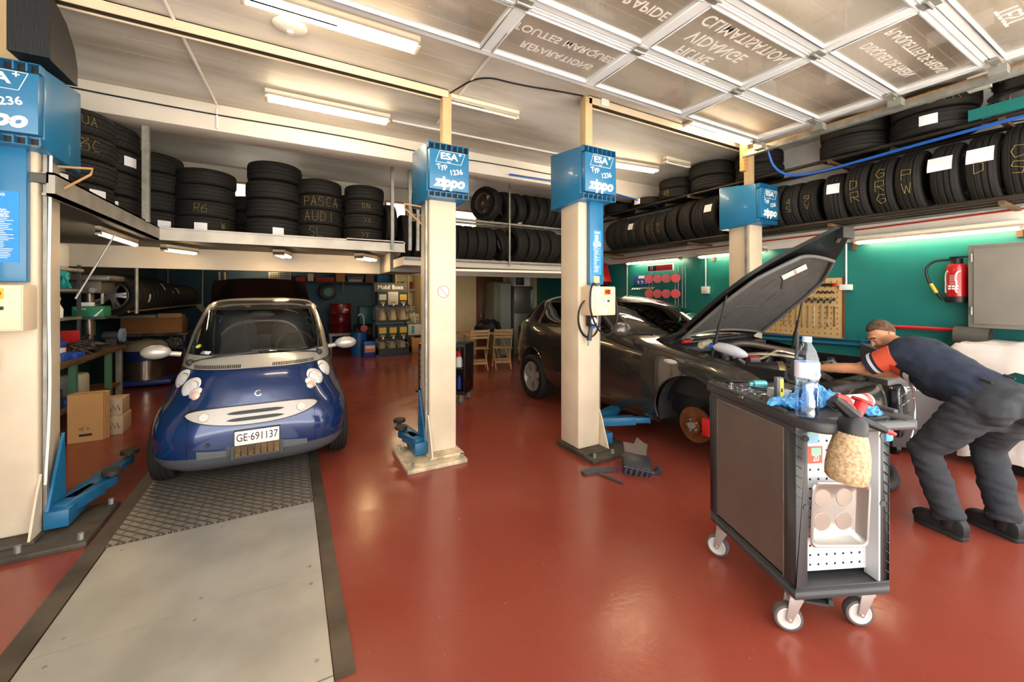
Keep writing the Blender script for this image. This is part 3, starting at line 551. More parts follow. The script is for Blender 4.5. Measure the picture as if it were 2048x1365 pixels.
def tyre_mesh(Ro, W, Ri, mat, n=56):
    h = W/2
    p = [(Ri, -h*.78), (Ri+.02, -h*.92), (Ri+.3*(Ro-Ri), -h), (Ri+.6*(Ro-Ri), -h), (Ro-.03, -h*.95), (Ro-.012, -h*.86), (Ro-.004, -h*.7)]
    gr = []
    for k in range(3):                                            # circumferential grooves
        c = (k-1)*h*.42; gr += [(Ro, c-.009), (Ro-.009, c-.006), (Ro-.009, c+.006), (Ro, c+.009)]
    p += gr+[(r, -z) for r, z in reversed(p)]
    inn = [(Ri+.012, h*.72), (Ro-.03, h*.8), (Ro-.022, 0), (Ro-.03, -h*.8), (Ri+.012, -h*.72)]
    p += inn; N = len(p); vs = []
    for r, z in p:
        for i in range(n):
            a = 2*math.pi*i/n; vs.append((r*math.cos(a), r*math.sin(a), z))
    fs = []; uvs = []
    for j in range(N):
        j2 = (j+1) % N
        for i in range(n):
            i2 = (i+1) % n; fs.append((j*n+i, j*n+i2, j2*n+i2, j2*n+i))
            ua, ub = 2*math.pi*i/n*Ro, 2*math.pi*(i+1)/n*Ro
            va = p[j][1] if p[j][0] > Ro-.035 and j < N-5 else .3; vb = p[j2][1] if p[j2][0] > Ro-.035 and j2 < N-5 else .3
            uvs += [(ua, va), (ub, va), (ub, vb), (ua, vb)]
    me = bpy.data.meshes.new('tyre'); me.from_pydata(vs, [], fs); ul = me.uv_layers.new(name='UVMap')
    ul.data.foreach_set('uv', [c for q in uvs for c in q])
    me.polygons.foreach_set('use_smooth', [True]*len(me.polygons)); me.set_sharp_from_angle(angle=R(40)); me.materials.append(mat); return me
_ty = {}
def tyre_get(Ro, W, kind):
    k = (round(Ro, 3), round(W, 3), kind)
    if k not in _ty: _ty[k] = tyre_mesh(Ro, W, Ro-.115, TM[kind])
    return _ty[k]
def rim_mesh(Ri, W, spokes=5, mat=None):
    m = MB(); h = W/2
    m.lathe([(Ri+.012, h*.8), (Ri-.006, h*.78), (Ri-.02, h*.5), (Ri-.03, 0), (Ri-.02, -h*.7), (Ri+.012, -h*.8), (Ri+.004, -h*.82)], 36)
    for i in range(spokes):
        a = 2*math.pi*i/spokes
        for da in (-.16, .16):
            m.raw(*spoke(a+da, Ri, h))
    m.lathe([(.0, h*.55), (.05, h*.55), (.07, h*.45), (.07, h*.2), (0, h*.2)], 18)
    return m
def spoke(a, Ri, h):
    c, s = math.cos(a), math.sin(a); v = []
    for r, w, z in ((.04, .03, h*.5), (Ri*.6, .022, h*.55), (Ri-.01, .03, h*.7)):
        for q, zz in ((-w, z), (w, z), (w*.7, z-.04), (-w*.7, z-.04)): v.append((r*c-q*s, r*s+q*c, zz))
    f = []
    for k in range(2):
        for i in range(4): f.append((k*4+i, k*4+(i+1) % 4, (k+1)*4+(i+1) % 4, (k+1)*4+i))
    return v, f
chalk = M('chalk marks', '#a08e4c', .95)
tagM = M('label sheet', '#f3f1f6', .55)
def tag_mesh(Ro, W=.12, H=.09):
    """label sheet bent over the tread; local x = around the tyre at angle 0, z = across"""
    rows = []
    for i in range(6):
        a = (i/5-.5)*W/Ro; rows.append([((Ro+.004)*math.cos(a), (Ro+.004)*math.sin(a), z) for z in (-H/2, H/2)])
    return MB().grid(rows)
SEG = {'R': [(0,0,0,2),(0,2,1,2),(1,2,1,1),(1,1,0,1),(.3,1,1,0)], 'D': [(0,0,0,2),(0,2,.8,1.6),(.8,1.6,.8,.4),(.8,.4,0,0)], 'G': [(1,1.7,.4,2),(.4,2,0,1),(0,1,.4,0),(.4,0,1,.4),(1,.4,1,1),(1,1,.5,1)], 'A': [(0,0,.5,2),(.5,2,1,0),(.2,.8,.8,.8)], 'V': [(0,2,.5,0),(.5,0,1,2)], 'P': [(0,0,0,2),(0,2,1,1.8),(1,1.8,1,1),(1,1,0,1)], 'S': [(1,1.8,.2,2),(.2,2,0,1.3),(0,1.3,1,.8),(1,.8,.8,0),(.8,0,0,.2)], 'C': [(1,1.8,.3,2),(.3,2,0,1),(0,1,.3,0),(.3,0,1,.2)], 'U': [(0,2,0,.4),(0,.4,.5,0),(.5,0,1,.4),(1,.4,1,2)], 'I': [(.5,0,.5,2)], 'L': [(0,2,0,0),(0,0,1,0)], 'Y': [(0,2,.5,1),(1,2,.5,1),(.5,1,.5,0)], 'T': [(0,2,1,2),(.5,2,.5,0)], 'W': [(0,2,.25,0),(.25,0,.5,1.5),(.5,1.5,.75,0),(.75,0,1,2)], 'N': [(0,0,0,2),(0,2,1,0),(1,0,1,2)], '4': [(.8,0,.8,2),(.8,2,0,.7),(0,.7,1,.7)], '8': [(0,1,1,2),(1,2,0,2),(0,2,1,1),(1,1,1,0),(1,0,0,0),(0,0,0,1),(0,1,1,1)], '6': [(1,2,0,1),(0,1,0,0),(0,0,1,0),(1,0,1,.9),(1,.9,0,.9)], '9': [(0,0,1,1),(1,1,1,2),(1,2,0,2),(0,2,0,1.1),(0,1.1,1,1.1)], '1': [(.3,1.6,.6,2),(.6,2,.6,0)], '>': [(0,2,1,1),(1,1,0,0)]}
def chalk_mesh(s, Ro, size, axis=True):
    if axis is False: return stacked(s, Ro, size)
    """handwriting on the tread: runs around the tyre (axis False) or across it (True)"""
    m = MB(); n = len(s); adv = size*.75; rnd = random.Random(s)
    for k, ch in enumerate(s):
        ox = (k-n/2)*adv
        for x0, y0, x1, y1 in SEG.get(ch, []):
            x0, x1 = ox+x0*size*.5, ox+x1*size*.5; y0, y1 = (y0-1)*size*.5, (y1-1)*size*.5
            N = 5
            for q in range(N):
                a = (q+.08)/N; b = (q+.78)/N; pts = []
                for tt in (a, b):
                    X = x0+(x1-x0)*tt; Y = y0+(y1-y0)*tt
                    if axis: ang, z = X/Ro, Y
                    else: ang, z = Y/Ro, -X
                    pts.append(((Ro+.003)*math.cos(ang), (Ro+.003)*math.sin(ang), z))
                m.tube(pts, .0026, n=4)
    return m
def stacked(s, Ro, size):
    m = MB(); n = len(s)
    for k, ch in enumerate(s):
        oy = (k-(n-1)/2)*size*1.15
        for x0, y0, x1, y1 in SEG.get(ch, []):
            x0, x1 = (x0-.5)*size*.6, (x1-.5)*size*.6; y0, y1 = oy+(y0-1)*size*.45, oy+(y1-1)*size*.45
            for q in range(5):
                pts = []
                for tt in ((q+.08)/5, (q+.78)/5):
                    X = x0+(x1-x0)*tt; Y = y0+(y1-y0)*tt; a = Y/Ro; pts.append(((Ro+.003)*math.cos(a), (Ro+.003)*math.sin(a), -X))
                m.tube(pts, .0026, n=4)
    return m
def tyre(c, ax, Ro, W, kind, label, group, yaw=0, tag_at=None, mark=None, rim=None, lean=0, tagr=(.13, .1), view=0):
    """ax: 'z' lying flat, 'x' or 'y' = axle direction; tag_at = offset across the tread; view = angle of the tread point facing the room"""
    o = put(tyre_get(Ro, W, kind), 'car_tyre'); tag(o, label, 'tyre', group)
    if ax == 'z': e = MX.Rotation(yaw, 4, 'Z')
    elif ax == 'x': e = MX.Rotation(yaw, 4, 'Z') @ MX.Rotation(R(90), 4, 'Y')
    else: e = MX.Rotation(yaw, 4, 'Z') @ MX.Rotation(R(-90), 4, 'X')
    if lean: e = MX.Rotation(lean, 4, 'X' if ax == 'y' else 'Y') @ e
    o.matrix_world = MX.Translation(V(c)) @ e
    def child(m, n, mat):
        ch = m.build(n, mat, o, norm=False) if isinstance(m, MB) else put(m, n, o); return ch
    spin = MX.Rotation(view, 4, 'Z')
    if tag_at is not None:
        z, da = tag_at; child(tag_mesh(Ro, *tagr).xf(MX.Rotation(view+da, 4, 'Z') @ MX.Translation((0, 0, z))), 'label_sheet', tagM)
    if mark:
        s, sz, axs, da, z = mark; child(chalk_mesh(s, Ro, sz, axs).xf(MX.Rotation(view+da, 4, 'Z') @ MX.Translation((0, 0, z))), 'chalk_mark', chalk)
    if rim: child(rim_mesh(Ro-.115, W, 5), 'wheel_rim', rim)
    return o
alloy = M('dull alloy', '#8d8a86', .35, .85, var=.1); steelrim = M('dark steel rim', '#2a2826', .45, .5)
PI = math.pi
ORD = 'first second third fourth fifth sixth seventh eighth ninth tenth eleventh twelfth thirteenth fourteenth fifteenth sixteenth'.split()
LEV = {4: ['lowest', 'second from bottom', 'third from bottom', 'topmost'], 3: ['lowest', 'middle', 'topmost'], 2: ['lower', 'upper'], 5: ['lowest', 'second from bottom', 'middle', 'second from top', 'topmost']}
def stack(x, y, z, n, Ro, W, kind, what, group, view, marks={}, tags={}, dx=None):
    for i in range(n):
        off = (dx or {}).get(i, (random.uniform(-.015, .015), random.uniform(-.012, .012)))
        tyre((x+off[0], y+off[1], z+W*(i+.5)), 'z', Ro, W*.995, kind, '%s tyre of %s' % (LEV[n][i] if n > 1 else 'single', what), group, view=view, mark=marks.get(i), tag_at=tags.get(i))
DV = lambda x, y: math.atan2(-y, -x)          # tread angle facing the camera side of the hall
ZP = 2.36
g = 'stacked tyres on the platform'
stack(-.2, 6.5, ZP, 4, .33, .25, 'rib', 'the tallest stack on the platform beam', g, DV(-.2, 6.5), tags={0: (-.06, .18)}, dx={3: (.02, -.02)})
stack(.39, 6.48, ZP, 4, .295, .213, 'winter', 'the stack chalked PASCA AUDI', g, DV(.39, 6.5), marks={2: ('PASCA', .13, True, .1, 0), 1: ('AUDI', .14, True, .05, 0), 0: ('SL', .13, True, -.1, 0)})
stack(.99, 6.48, ZP, 4, .285, .212, 'winter', 'the stack nearest the rack posts', g, DV(.99, 6.5), marks={2: ('DN', .08, True, .1, 0), 1: ('>A', .08, True, .2, 0), 0: ('>Y', .08, True, .1, 0)})
stack(-.95, 6.5, ZP, 4, .32, .2, 'winter', 'the wide stack chalked R6', g, DV(-.95, 6.5), marks={1: ('R6', .1, True, -.15, 0), 0: ('W', .09, True, .62, 0)}, tags={0: (-.04, -.15)})
stack(-1.5, 6.55, ZP, 4, .31, .235, 'rib', 'the corner stack beside the hanger post', g, DV(-1.5, 6.5), tags={0: (-.05, .35)})
stack(-.5, 7.1, ZP, 3, .3, .21, 'winter', 'the stack behind the tallest stack', g, 0)
stack(-1.3, 7.2, ZP, 4, .3, .2, 'rib', 'the dark stack at the back wall by the torn poster', g, 0)
stack(.75, 7.1, ZP, 4, .3, .2, 'rib', 'the stack behind the PASCA stack', g, 0)
g2 = 'stacked tyres on the left platform arm'
stack(-1.74, 5.76, ZP, 4, .31, .245, 'summer', 'the stack just in front of the hanger post', g2, DV(-1.7, 5.7)+.3, tags={2: (0, .45), 0: (0, -.1)})
stack(-1.75, 5.11, ZP, 4, .31, .215, 'summer', 'the left platform stack chalked in yellow', g2, DV(-1.7, 5)+.35, marks={2: ('8C', .1, True, .1, 0), 3: ('UA', .08, True, .1, 0)}, tags={0: (0, .3)})
stack(-1.78, 4.48, ZP, 4, .3, .2, 'rib', 'the stack nearest the leftmost motor head', g2, DV(-1.8, 4.3)+.3, tags={0: (0, .35)}, dx={3: (-.04, .0)})
# platform end: standing tyres
g3 = 'tyres standing on the back rack'
tyre((1.36, 6.48, ZP+.32), 'x', .315, .16, 'summer', 'tyre standing at the end of platform behind the steel post', g3, view=0)
tyre((1.61, 6.53, 2.178+.345), 'x', .345, .17, 'winter', 'tyre with long printed label standing at end of the platform', g3, tag_at=(0, .1), tagr=(.16, .075), view=0)
xs1 = [1.81+.18*i for i in range(8)]
for i, x in enumerate(xs1):
    tyre((x, 6.52, 2.174+.305), 'x', .305, .175, 'rib' if i % 3 else 'winter', '%s standing tyre from the left on lower back rack' % ORD[i], g3, view=-.0, tag_at=(0, .1) if i == 4 else None)
tyre((3.34, 6.52, 2.49), 'x', .29, .19, 'rib', 'tilted tyre leaning by the rack post on lower back rack', g3, lean=R(-16))
for i, x in enumerate((3.66, 3.9, 4.14, 4.38, 4.63, 4.88)):
    tyre((x, 6.52, 2.174+(.33 if i < 4 else .3)), 'x', .33 if i < 4 else .3, .225, 'winter', '%s standing tyre right of the rack post on lower back rack' % ORD[i], g3, yaw=R(6), tag_at=(0, .55) if i in (3, 5) else None, mark=('4', .08, True, 0, 0) if i == 1 else None)
for i, x in enumerate((5.11, 5.33)):
    tyre((x, 6.52, 2.174+.31), 'x', .31, .2, 'rib', '%s hidden tyre at dark far end of lower back rack' % ORD[i], g3)
g4 = 'tyres on the upper back rail'
for i, x in enumerate((1.9, 2.1, 2.3)):
    tyre((x, 6.5, 2.872+.302), 'x', .31, .19, 'rib', '%s tyre from the left on upper back rail beside bright window' % ORD[i], g4)
tyre((3.08, 6.5, 3.21), 'x', .3, .21, 'rib', 'wheel with bronze alloy rim at start of upper back rail', g4, yaw=R(28), rim=M('bronze rim', '#6d5b4a', .35, .7))
for i, x in enumerate((3.4, 3.64, 3.89, 4.09, 4.29, 4.49, 4.69, 4.89)):
    tyre((x, 6.5, 2.872+.29), 'x', .295, .195, 'winter' if i > 1 else 'rib', '%s tyre right of the bronze wheel on upper back rail' % ORD[i], g4, yaw=R(10), lean=R(-9) if i < 2 else 0, tag_at=(0, -.3) if i == 1 else ((0, .5) if i in (6, 7) else None))
# right wall, lower level (axles along the wall, treads facing the hall)
g5 = 'tyres on the lower right wall rack'
low = [(.9, .33, 'winter', 'SC', None), (1.12, .32, 'winter', 'D', 0), (1.36, .315, 'rib', None, .02), (1.62, .315, 'rib', 'WP', None), (1.83, .315, 'rib', 'GRG', None), (2.05, .315, 'rib', 'RD', None), (2.31, .29, 'summer', None, 0), (2.57, .29, 'summer', 'V9', None), (2.78, .29, 'summer', 'S4', None), (2.99, .3, 'winter', 'SC', None), (3.2, .3, 'winter', None, None), (3.41, .3, 'rib', None, None), (3.62, .3, 'rib', None, 0), (3.83, .33, 'winter', None, 0), (4.03, .33, 'winter', None, None), (4.27, .33, 'winter', None, None), (4.52, .325, 'winter', None, None), (4.78, .3, 'winter', 'V9', None), (5.0, .3, 'winter', 'TC', None), (5.22, .3, 'winter', None, None), (5.42, .3, 'winter', None, 0), (5.62, .3, 'winter', None, None), (5.82, .3, 'winter', None, None), (6.02, .3, 'winter', None, None)]
nm = ['tyre with yellow chalk arrow at photo edge on lower right rack', 'tyre with large label sheet and chalk D on lower right rack', 'tyre with slanted label sheet hiding black rim on lower right rack', 'tyre chalked VP on lower right rack', 'tyre chalked RG between tyres chalked VP and RD', 'tyre chalked RD on lower right rack', 'tilted tyre with label sheet and black rim, left of tyre chalked RD', 'tyre chalked V9 right of the fourth motor head', 'tyre chalked S4 right of the fourth motor head', 'tyre just right of the blue motor head on lower right rack']
for i, (y, Ro, k, mk, tg) in enumerate(low):
    lab = nm[i] if i < len(nm) else '%s tyre left of the fourth motor head on lower right rack' % ORD[i-len(nm)]
    near = 2.5 < y < 3.65
    tyre((5.81 if not near else 5.897, y, 2.44+(math.sqrt((Ro+.026)**2-.08**2) if not near else Ro+.027)), 'y', Ro, .2 if y > 3 or y < 1 else .205, k, lab, g5, yaw=R(10) if i == 6 else 0, view=PI, mark=(mk, .12 if i < 6 else .08, False, -.1, 0) if mk else None, tag_at=(tg, .25 if i < 8 else .3) if tg is not None else None, rim=steelrim if i in (2, 6) else None, tagr=(.14, .17) if i in (1, 2) else (.12, .12))
g6 = 'tyre stacks on the upper right wall rack'
up_ = [(1.5, .33, .212, 2, 'winter', 'the upper rack stack chalked CTR', {1: ('CTR', .12, True, .1, 0)}, {0: (0, -.25)}), (2.17, .32, .208, 2, 'winter', 'the upper rack stack left of stack chalked CTR', {}, {}), (3.3, .3, .2, 2, 'winter', 'the upper rack stack behind the fourth motor head', {}, {}), (4.0, .33, .21, 2, 'rib', 'the upper rack stack under the small batten lamp', {}, {}), (4.65, .3, .17, 2, 'winter', 'the upper rack stack chalked 48', {0: ('48', .08, True, -.3, 0)}, {}), (5.28, .3, .145, 1, 'winter', 'the upper rack row with white tag near far end', {}, {0: (.0, -.35)}), (6.02, .3, .19, 2, 'rib', 'the upper rack stack at the far dark end', {}, {})]
for y, Ro, W, n, k, wh, mk, tg in up_: stack(5.84 if y != 3.3 else 5.9, y, 3.206, n, Ro, W, k, wh, g6, PI+.4, mk, tg)
tyre((5.84, 4.65+.02, 3.122+.34+.09), 'z', .3, .17, 'rib', 'thin tyre lying on top of stack chalked 48', g6) if False else None
# rims at the upper right corner
for i, (z, k) in enumerate(((3.27, 'lower'), (3.46, 'upper'))):
    m = rim_mesh(.24, .18, 5); one(m, 'bare_alloy_wheel', alloy if i == 0 else steelrim, '%s bare wheel rim lying at the upper right rack corner' % ('bright alloy' if i == 0 else 'dark'), 'wheel rim', 'bare rims', loc=(5.8, .88, z+.02))
one(MB().box((5.54, .55, 3.2), (5.57, 1.2, 3.3)), 'teal_board', tealw, 'teal board edge under the bright alloy rim on upper right rack', 'board', c=(5.55, .9, 3.2))
one(MB().box((5.5, 1.06, 3.47), (5.58, 1.2, 3.6)).box((5.49, 1.07, 3.48), (5.5, 1.19, 3.59)), 'flood_lamp', M('flood lamp', '#c9cdc4', .4), 'small square flood lamp above tyre chalked CTR', 'flood lamp', c=(5.5, 1.1, 3.5))
# stored wheels in a row under the platform
g7 = 'stored wheels in a row on the low left rail'
for i in range(20):
    y = 8.1+i*.24
    tyre((-2.33, y, 1.572 if i < 9 else 1.526), 'y', .33 if i < 9 else .3, .215, 'rib' if i % 2 else 'winter', ('wheel with bare rim facing out at start of the low left wheel row' if i == 0 else '%s tyre behind the front wheel in the low left wheel row' % (ORD[i-1] if i <= 16 else ('seventeenth', 'eighteenth', 'nineteenth')[i-17])), g7, view=0, tag_at=(0, .15) if i in (2,) else ((0, -.5) if i in (6, 9, 11) else None), rim=alloy if i == 0 else None)
wr_ = thing('wheel_rail', 'steel rail frame holding the low left wheel row', 'rack', (-2.3, 10, 1.3))
MB().cyl((-2.08, 7.9, 1.33), (-2.08, 13, 1.33), .016).cyl((-2.58, 7.9, 1.33), (-2.58, 13, 1.33), .016).build('rail', M('brass-coloured rail', '#8f7a4c', .4, .6), wr_, world=True)
for x, y in ((-2.62, 7.93), (-2.0, 7.93), (-1.98, 12.9), (-2.67, 12.9)):
    MB().cyl((x, y, 1.3), (x, y, 2.42), .022).build('hanger', galv, wr_, world=True)
# ---------- cars ----------
def interp(tab, z):
    ks = [t[0] for t in tab]
    if z <= ks[0]: return tab[0][1:]
    for i in range(len(tab)-1):
        if z <= ks[i+1]:
            u = (z-ks[i])/(ks[i+1]-ks[i]); a, b = tab[i], tab[i+1]
            p = tab[max(0, i-1)]; q = tab[min(len(tab)-1, i+2)]; out = []
            for k in range(1, len(a)):
                dz = b[0]-a[0]
                m0 = (b[k]-p[k])/(b[0]-p[0]) if b[0] > p[0] else 0; m1 = (q[k]-a[k])/(q[0]-a[0])
                h = 3*u*u-2*u**3
                out.append((1-h)*a[k]+h*b[k]+(u**3-2*u*u+u)*dz*m0+(u**3-u*u)*dz*m1)
            return out
    return tab[-1][1:]
class Car:
    def __init__(s, xc, tab, nf, nr): s.xc, s.tab, s.nr = xc, tab, nr; s.N = nf if callable(nf) else (lambda z: nf)
    def prm(s, z):
        yF, yR, wd = interp(s.tab, z); return (yF+yR)/2, (yR-yF)/2, wd
    def front(s, dx, z, out=0):               # point of the surface seen from ahead
        yc, L, wd = s.prm(z); q = min(1, abs(dx)/wd)
        return V((s.xc+dx, yc-L*(1-q**s.N(z))**(1/s.N(z))-out, z))
    def fn(s, dx, z):
        a = s.front(dx+.01, z)-s.front(dx-.01, z); b = s.front(dx, z+.01)-s.front(dx, z-.01); n = a.cross(b).normalized()
        return n if n.y < 0 else -n
    def side(s, y, z, sg=-1, out=0):
        yc, L, wd = s.prm(z); q = min(1, abs(y-yc)/L); n = s.N(z) if y < yc else s.nr
        return V((s.xc+sg*(wd*(1-q**n)**(1/n)+out), y, z))
    def loft(s, zs, N):
        rows = []
        for z in zs:
            yc, L, wd = s.prm(z); pts = []
            for k in range(1201):
                a = math.pi*k/600; c, sn = math.cos(a), math.sin(a); n = s.N(z) if c > 0 else s.nr
                pts.append((math.copysign(abs(sn)**(2/n), sn)*wd, yc-math.copysign(abs(c)**(2/n), c)*L))
            cum = [0]
            for a, b in zip(pts, pts[1:]): cum.append(cum[-1]+math.hypot(b[0]-a[0], b[1]-a[1]))
            r = []; j = 0
            for k in range(N):
                t = cum[-1]*k/N
                while cum[j+1] < t: j += 1
                u = (t-cum[j])/max(1e-9, cum[j+1]-cum[j]); a, b = pts[j], pts[j+1]
                r.append(V((s.xc+a[0]+(b[0]-a[0])*u, a[1]+(b[1]-a[1])*u, z)))
            rows.append(r)
        return rows
    def split(s, rows, cls, arches=()):
        for r in rows:
            for p in r:
                for wy, wz, wr in arches:
                    d = math.hypot(p.y-wy, p.z-wz)
                    if abs(d-wr) < .03 and abs(p.x-s.xc) > .55: p.y = wy+(p.y-wy)*wr/d; p.z = wz+(p.z-wz)*wr/d
        out = {}; N = len(rows[0])
        for j in range(len(rows)-1):
            for i in range(N):
                q = [rows[j][i], rows[j][(i+1) % N], rows[j+1][(i+1) % N], rows[j+1][i]]
                c = (q[0]+q[1]+q[2]+q[3])/4
                if any(math.hypot(c.y-wy, c.z-wz) < wr and abs(c.x-s.xc) > .55 for wy, wz, wr in arches): continue
                k = cls(c)
                if k: out.setdefault(k, MB()).raw(q, [(0, 1, 2, 3)])
        return out
def lev(a, b, n): return [a+(b-a)*i/n for i in range(n+1)]
def wheel(parent, c, Ro, W, rim, kind='summer', out=-1, spk=5):
    loc = V(c)-V(parent.location)
    t = put(tyre_get(Ro, W, kind), 'wheel', parent, loc, (0, R(90)*out, 0))
    rim_mesh(Ro-.115, W, spk).build('rim', rim, t); return t
clearg = glass('windscreen glass', '#c9d4d0', .22)
darkg = glass('tinted car glass', '#3d4444', .3)
# --- blue city car ---
X0 = -.25
sm = thing('city_car', 'small two-seat blue and silver car facing out, on checker plate between two lift posts', 'car', (X0, 5.1, 0))
S = Car(X0, [(.17, 4.0, 6.2, .66), (.22, 3.92, 6.28, .72), (.30, 3.87, 6.32, .752), (.42, 3.845, 6.33, .76), (.54, 3.85, 6.33, .757), (.63, 3.875, 6.33, .735), (.72, 3.91, 6.33, .69), (.82, 3.955, 6.32, .655), (.92, 4.03, 6.31, .635), (1.0, 4.13, 6.3, .628), (1.05, 4.2, 6.3, .62), (1.2, 4.41, 6.27, .598), (1.35, 4.63, 6.22, .56), (1.44, 4.78, 6.18, .53), (1.49, 4.91, 6.1, .495), (1.525, 5.1, 5.95, .43), (1.545, 5.35, 5.75, .28), (1.55, 5.5, 5.6, .08)], lambda z: 4.6 if z < .45 else (3 if z > .85 else 4.6-1.6*(z-.45)/.4), 4.0)
blue = M('navy metallic paint', '#142f60', .2, .25, coat=1)
silver = M('silver cell paint', '#b3aea4', .3, .35, coat=.5)
roofb = M('dark roof skin', '#26241f', .25, coat=.8)
def cls(c):
    dx = abs(c.x-X0); yc, L, wd = S.prm(c.z)
    if c.z < .31 + (.07 if dx < .4 and c.y < 4.2 else 0)*(1-(dx/.4)**2 if dx < .4 else 0): return 'bumper'
    if c.z < .945: return 'front_panels' if c.y < 5.25 else 'safety_cell'
    if c.z < 1.05: return 'safety_cell'
    if c.z < 1.43:
        fr = c.y < yc
        if fr and dx < wd*.845: return 'windscreen'
        if fr and dx < wd*.885: return 'window_seal'
        if fr and c.y < S.front(wd*.99, c.z).y-.15: return 'safety_cell'
        if not fr and dx < wd*.8: return 'rear_window'
        if dx > wd*.8 and 4.6+(c.z-1.05)*.9 < c.y < 5.75: return 'side_window'
        return 'safety_cell'
    if c.z < 1.455 and c.y < yc and dx < wd*.86: return 'window_seal'
    if c.z < 1.49 and dx > wd*.8: return 'safety_cell'
    return 'roof'
mats = {'bumper': M('grey bumper plastic', '#4d4f52', .5, bump=.02), 'front_panels': blue, 'safety_cell': silver, 'windscreen': clearg, 'side_window': darkg, 'rear_window': darkg, 'roof': roofb, 'window_seal': black}
arch = [(4.42, .24, .3), (6.0, .27, .325)]
for k, m in S.split(S.loft(lev(.17, .62, 22)+lev(.64, 1.0, 16)+lev(1.03, 1.43, 16)+[1.455, 1.48, 1.505, 1.525, 1.54, 1.548, 1.55], 260), cls, arch).items():
    m.build(k, mats[k], sm, world=True, ang=50)
MB().box((X0-.5, 4.25, .3), (X0+.5, 6.2, .8)).box((X0-.5, 4.45, .8), (X0+.5, 4.7, 1.0)).build('interior_tub', black, sm, world=True, bevel=.03)
for sx in (-.3, .3):
    seat = MB().ball((X0+sx, 5.25, 1.1), (.24, .1, .34)).ball((X0+sx, 5.3, 1.36), (.15, .08, .12)).box((X0+sx-.22, 4.85, .8), (X0+sx+.22, 5.3, .95))
    seat.build('seat', M('dark seat cloth', '#3a3d42', .8), sm, world=True)
a = R(65)
MB().tube([(X0+.3+.18*math.cos(q*.2618), 4.66+.05*math.sin(q*.2618), 1.03+.17*math.sin(q*.2618)) for q in range(24)], .016, closed=True).box((X0+.2, 4.64, .98), (X0+.4, 4.7, 1.06)).build('steering_wheel', blackm, sm, world=True)
MB().ball((X0, 4.75, 1.38), (.12, .02, .04)).build('rear_view_mirror', black, sm, world=True)
dm = MB()
for dx in (-.38, -.02, .46): dm.ball((X0+dx, 4.42, 1.02), (.05, .05, .05))
dm.build('dashboard_pods', dgrey, sm, world=True)
for i, (y, zz) in enumerate(((4.42, .304), (6.0, .304))):
    for sg in (-1, 1):
        wheel(sm, (X0+sg*.66, y, zz), .285, .165, alloy, 'winter', out=sg)
        # arch liner
        m = MB().tube([(X0+sg*.6, y+.33*math.cos(q*R(15)), .27+.33*math.sin(q*R(15))) for q in range(0, 13)], .05, n=5)
        m.build('arch_liner', black, sm, world=True)
lampM = M('headlamp reflector', '#f1eeea', .15, .35, var=.08, vs=25, bump=.5, bs=55)
amb = M('amber lens', '#e6c0aa', .2, .2)
for sg in (-1, 1):
    hl = MB()
    def lens_at(dx, z, r, fl=.3, mb=None, out=0):
        p = S.front(dx, z, -.012); n = (S.fn(dx, z)+V((0, -.45, 0))).normalized(); x, y, d = frame(n)
        T = MX((x, y, d)).transposed(); (mb or hl).ball(p+n*out, (r, r, r*fl), 22, 10, T)
    for dx, z, r in ((.525, .868, .086), (.44, .826, .086), (.405, .785, .055)): lens_at(sg*dx, z, r)
    h = hl.build('headlight', lampM, sm, world=True)
    for dx, z, r, mt, nm_, ou in ((.405, .77, .034, amb, 'indicator_lens', .012),):
        m = MB(); lens_at(sg*dx, z, r, .45, m, ou); m.v = [p-V(sm.location) for p in m.v]; m.build(nm_, mt, h)
    m = MB()
    for dx, z, r in ((.525, .872, .052), (.44, .836, .046)):
        p = S.front(sg*dx, z, .014); n = (S.fn(sg*dx, z)+V((0, -.45, 0))).normalized(); x, y, d = frame(n)
        m.tube([p+x*(r*math.cos(q*.2618))+y*(r*math.sin(q*.2618)) for q in range(24)], .006, n=6, closed=True)
    m.v = [p-V(sm.location) for p in m.v]; m.build('reflector_rings', M('lamp ring', '#a9a7a4', .25, .6), h)
def patch(dx0, dx1, n, zl, zu, out, k=5):
    rows = []
    for j in range(k+1):
        r = []
        for i in range(n+1):
            dx = dx0+(dx1-dx0)*i/n; u = i/n*2-1; z = zl(u)+(zu(u)-zl(u))*j/k; r.append(S.front(dx, z, out))
        rows.append(r)
    return MB().grid(rows)
zc = lambda u: .612+.03*u*u
hh = lambda u: .07*max(.0, 1-abs(u)**2.4)**.6
patch(-.47, .47, 60, lambda u: zc(u)-hh(u)-.008, lambda u: zc(u)+hh(u)+.008, .007).build('grille_seal', black, sm, world=True)
gl = patch(-.46, .46, 60, lambda u: zc(u)-hh(u), lambda u: zc(u)+hh(u), .014).build('grille', M('pale grille plastic', '#bdb6ad', .4, .1), sm, world=True)
for z in (.585, .635):
    m = patch(-.19, .21, 24, lambda u: z-.013*(1-u**6), lambda u: z+.013*(1-u**6), .02); m.v = [p-V(sm.location) for p in m.v]; m.build('grille_slot', black, gl)
for sg in (-1, 1):
    p = S.front(sg*.33, .622, .01); n = S.fn(sg*.33, .622); m = MB().cyl(p, p+n*.02, .034, .03, 20); m.v = [q-V(sm.location) for q in m.v]; m.build('fog_lamp_cap', M('cap plastic', '#d8cfc4', .4), gl)
px = -.23
npl = MB().box((px-.152, 3.815, .385), (px+.152, 3.825, .495)).build('number_plate', M('plate white', '#efeae2', .45), sm, world=True, bevel=.003)
pk = M('plate brown', '#4a2f22', .6)
o = text('GE·691137', .086, pk, sm, FRONT(px, 3.813, .442), world=True, bold=.006, sx=.74); o.parent = npl
MB().box((px-.16, 3.826, .38), (px+.16, 3.85, .5)).build('plate_holder', dgrey, sm, world=True)
rad = MB()
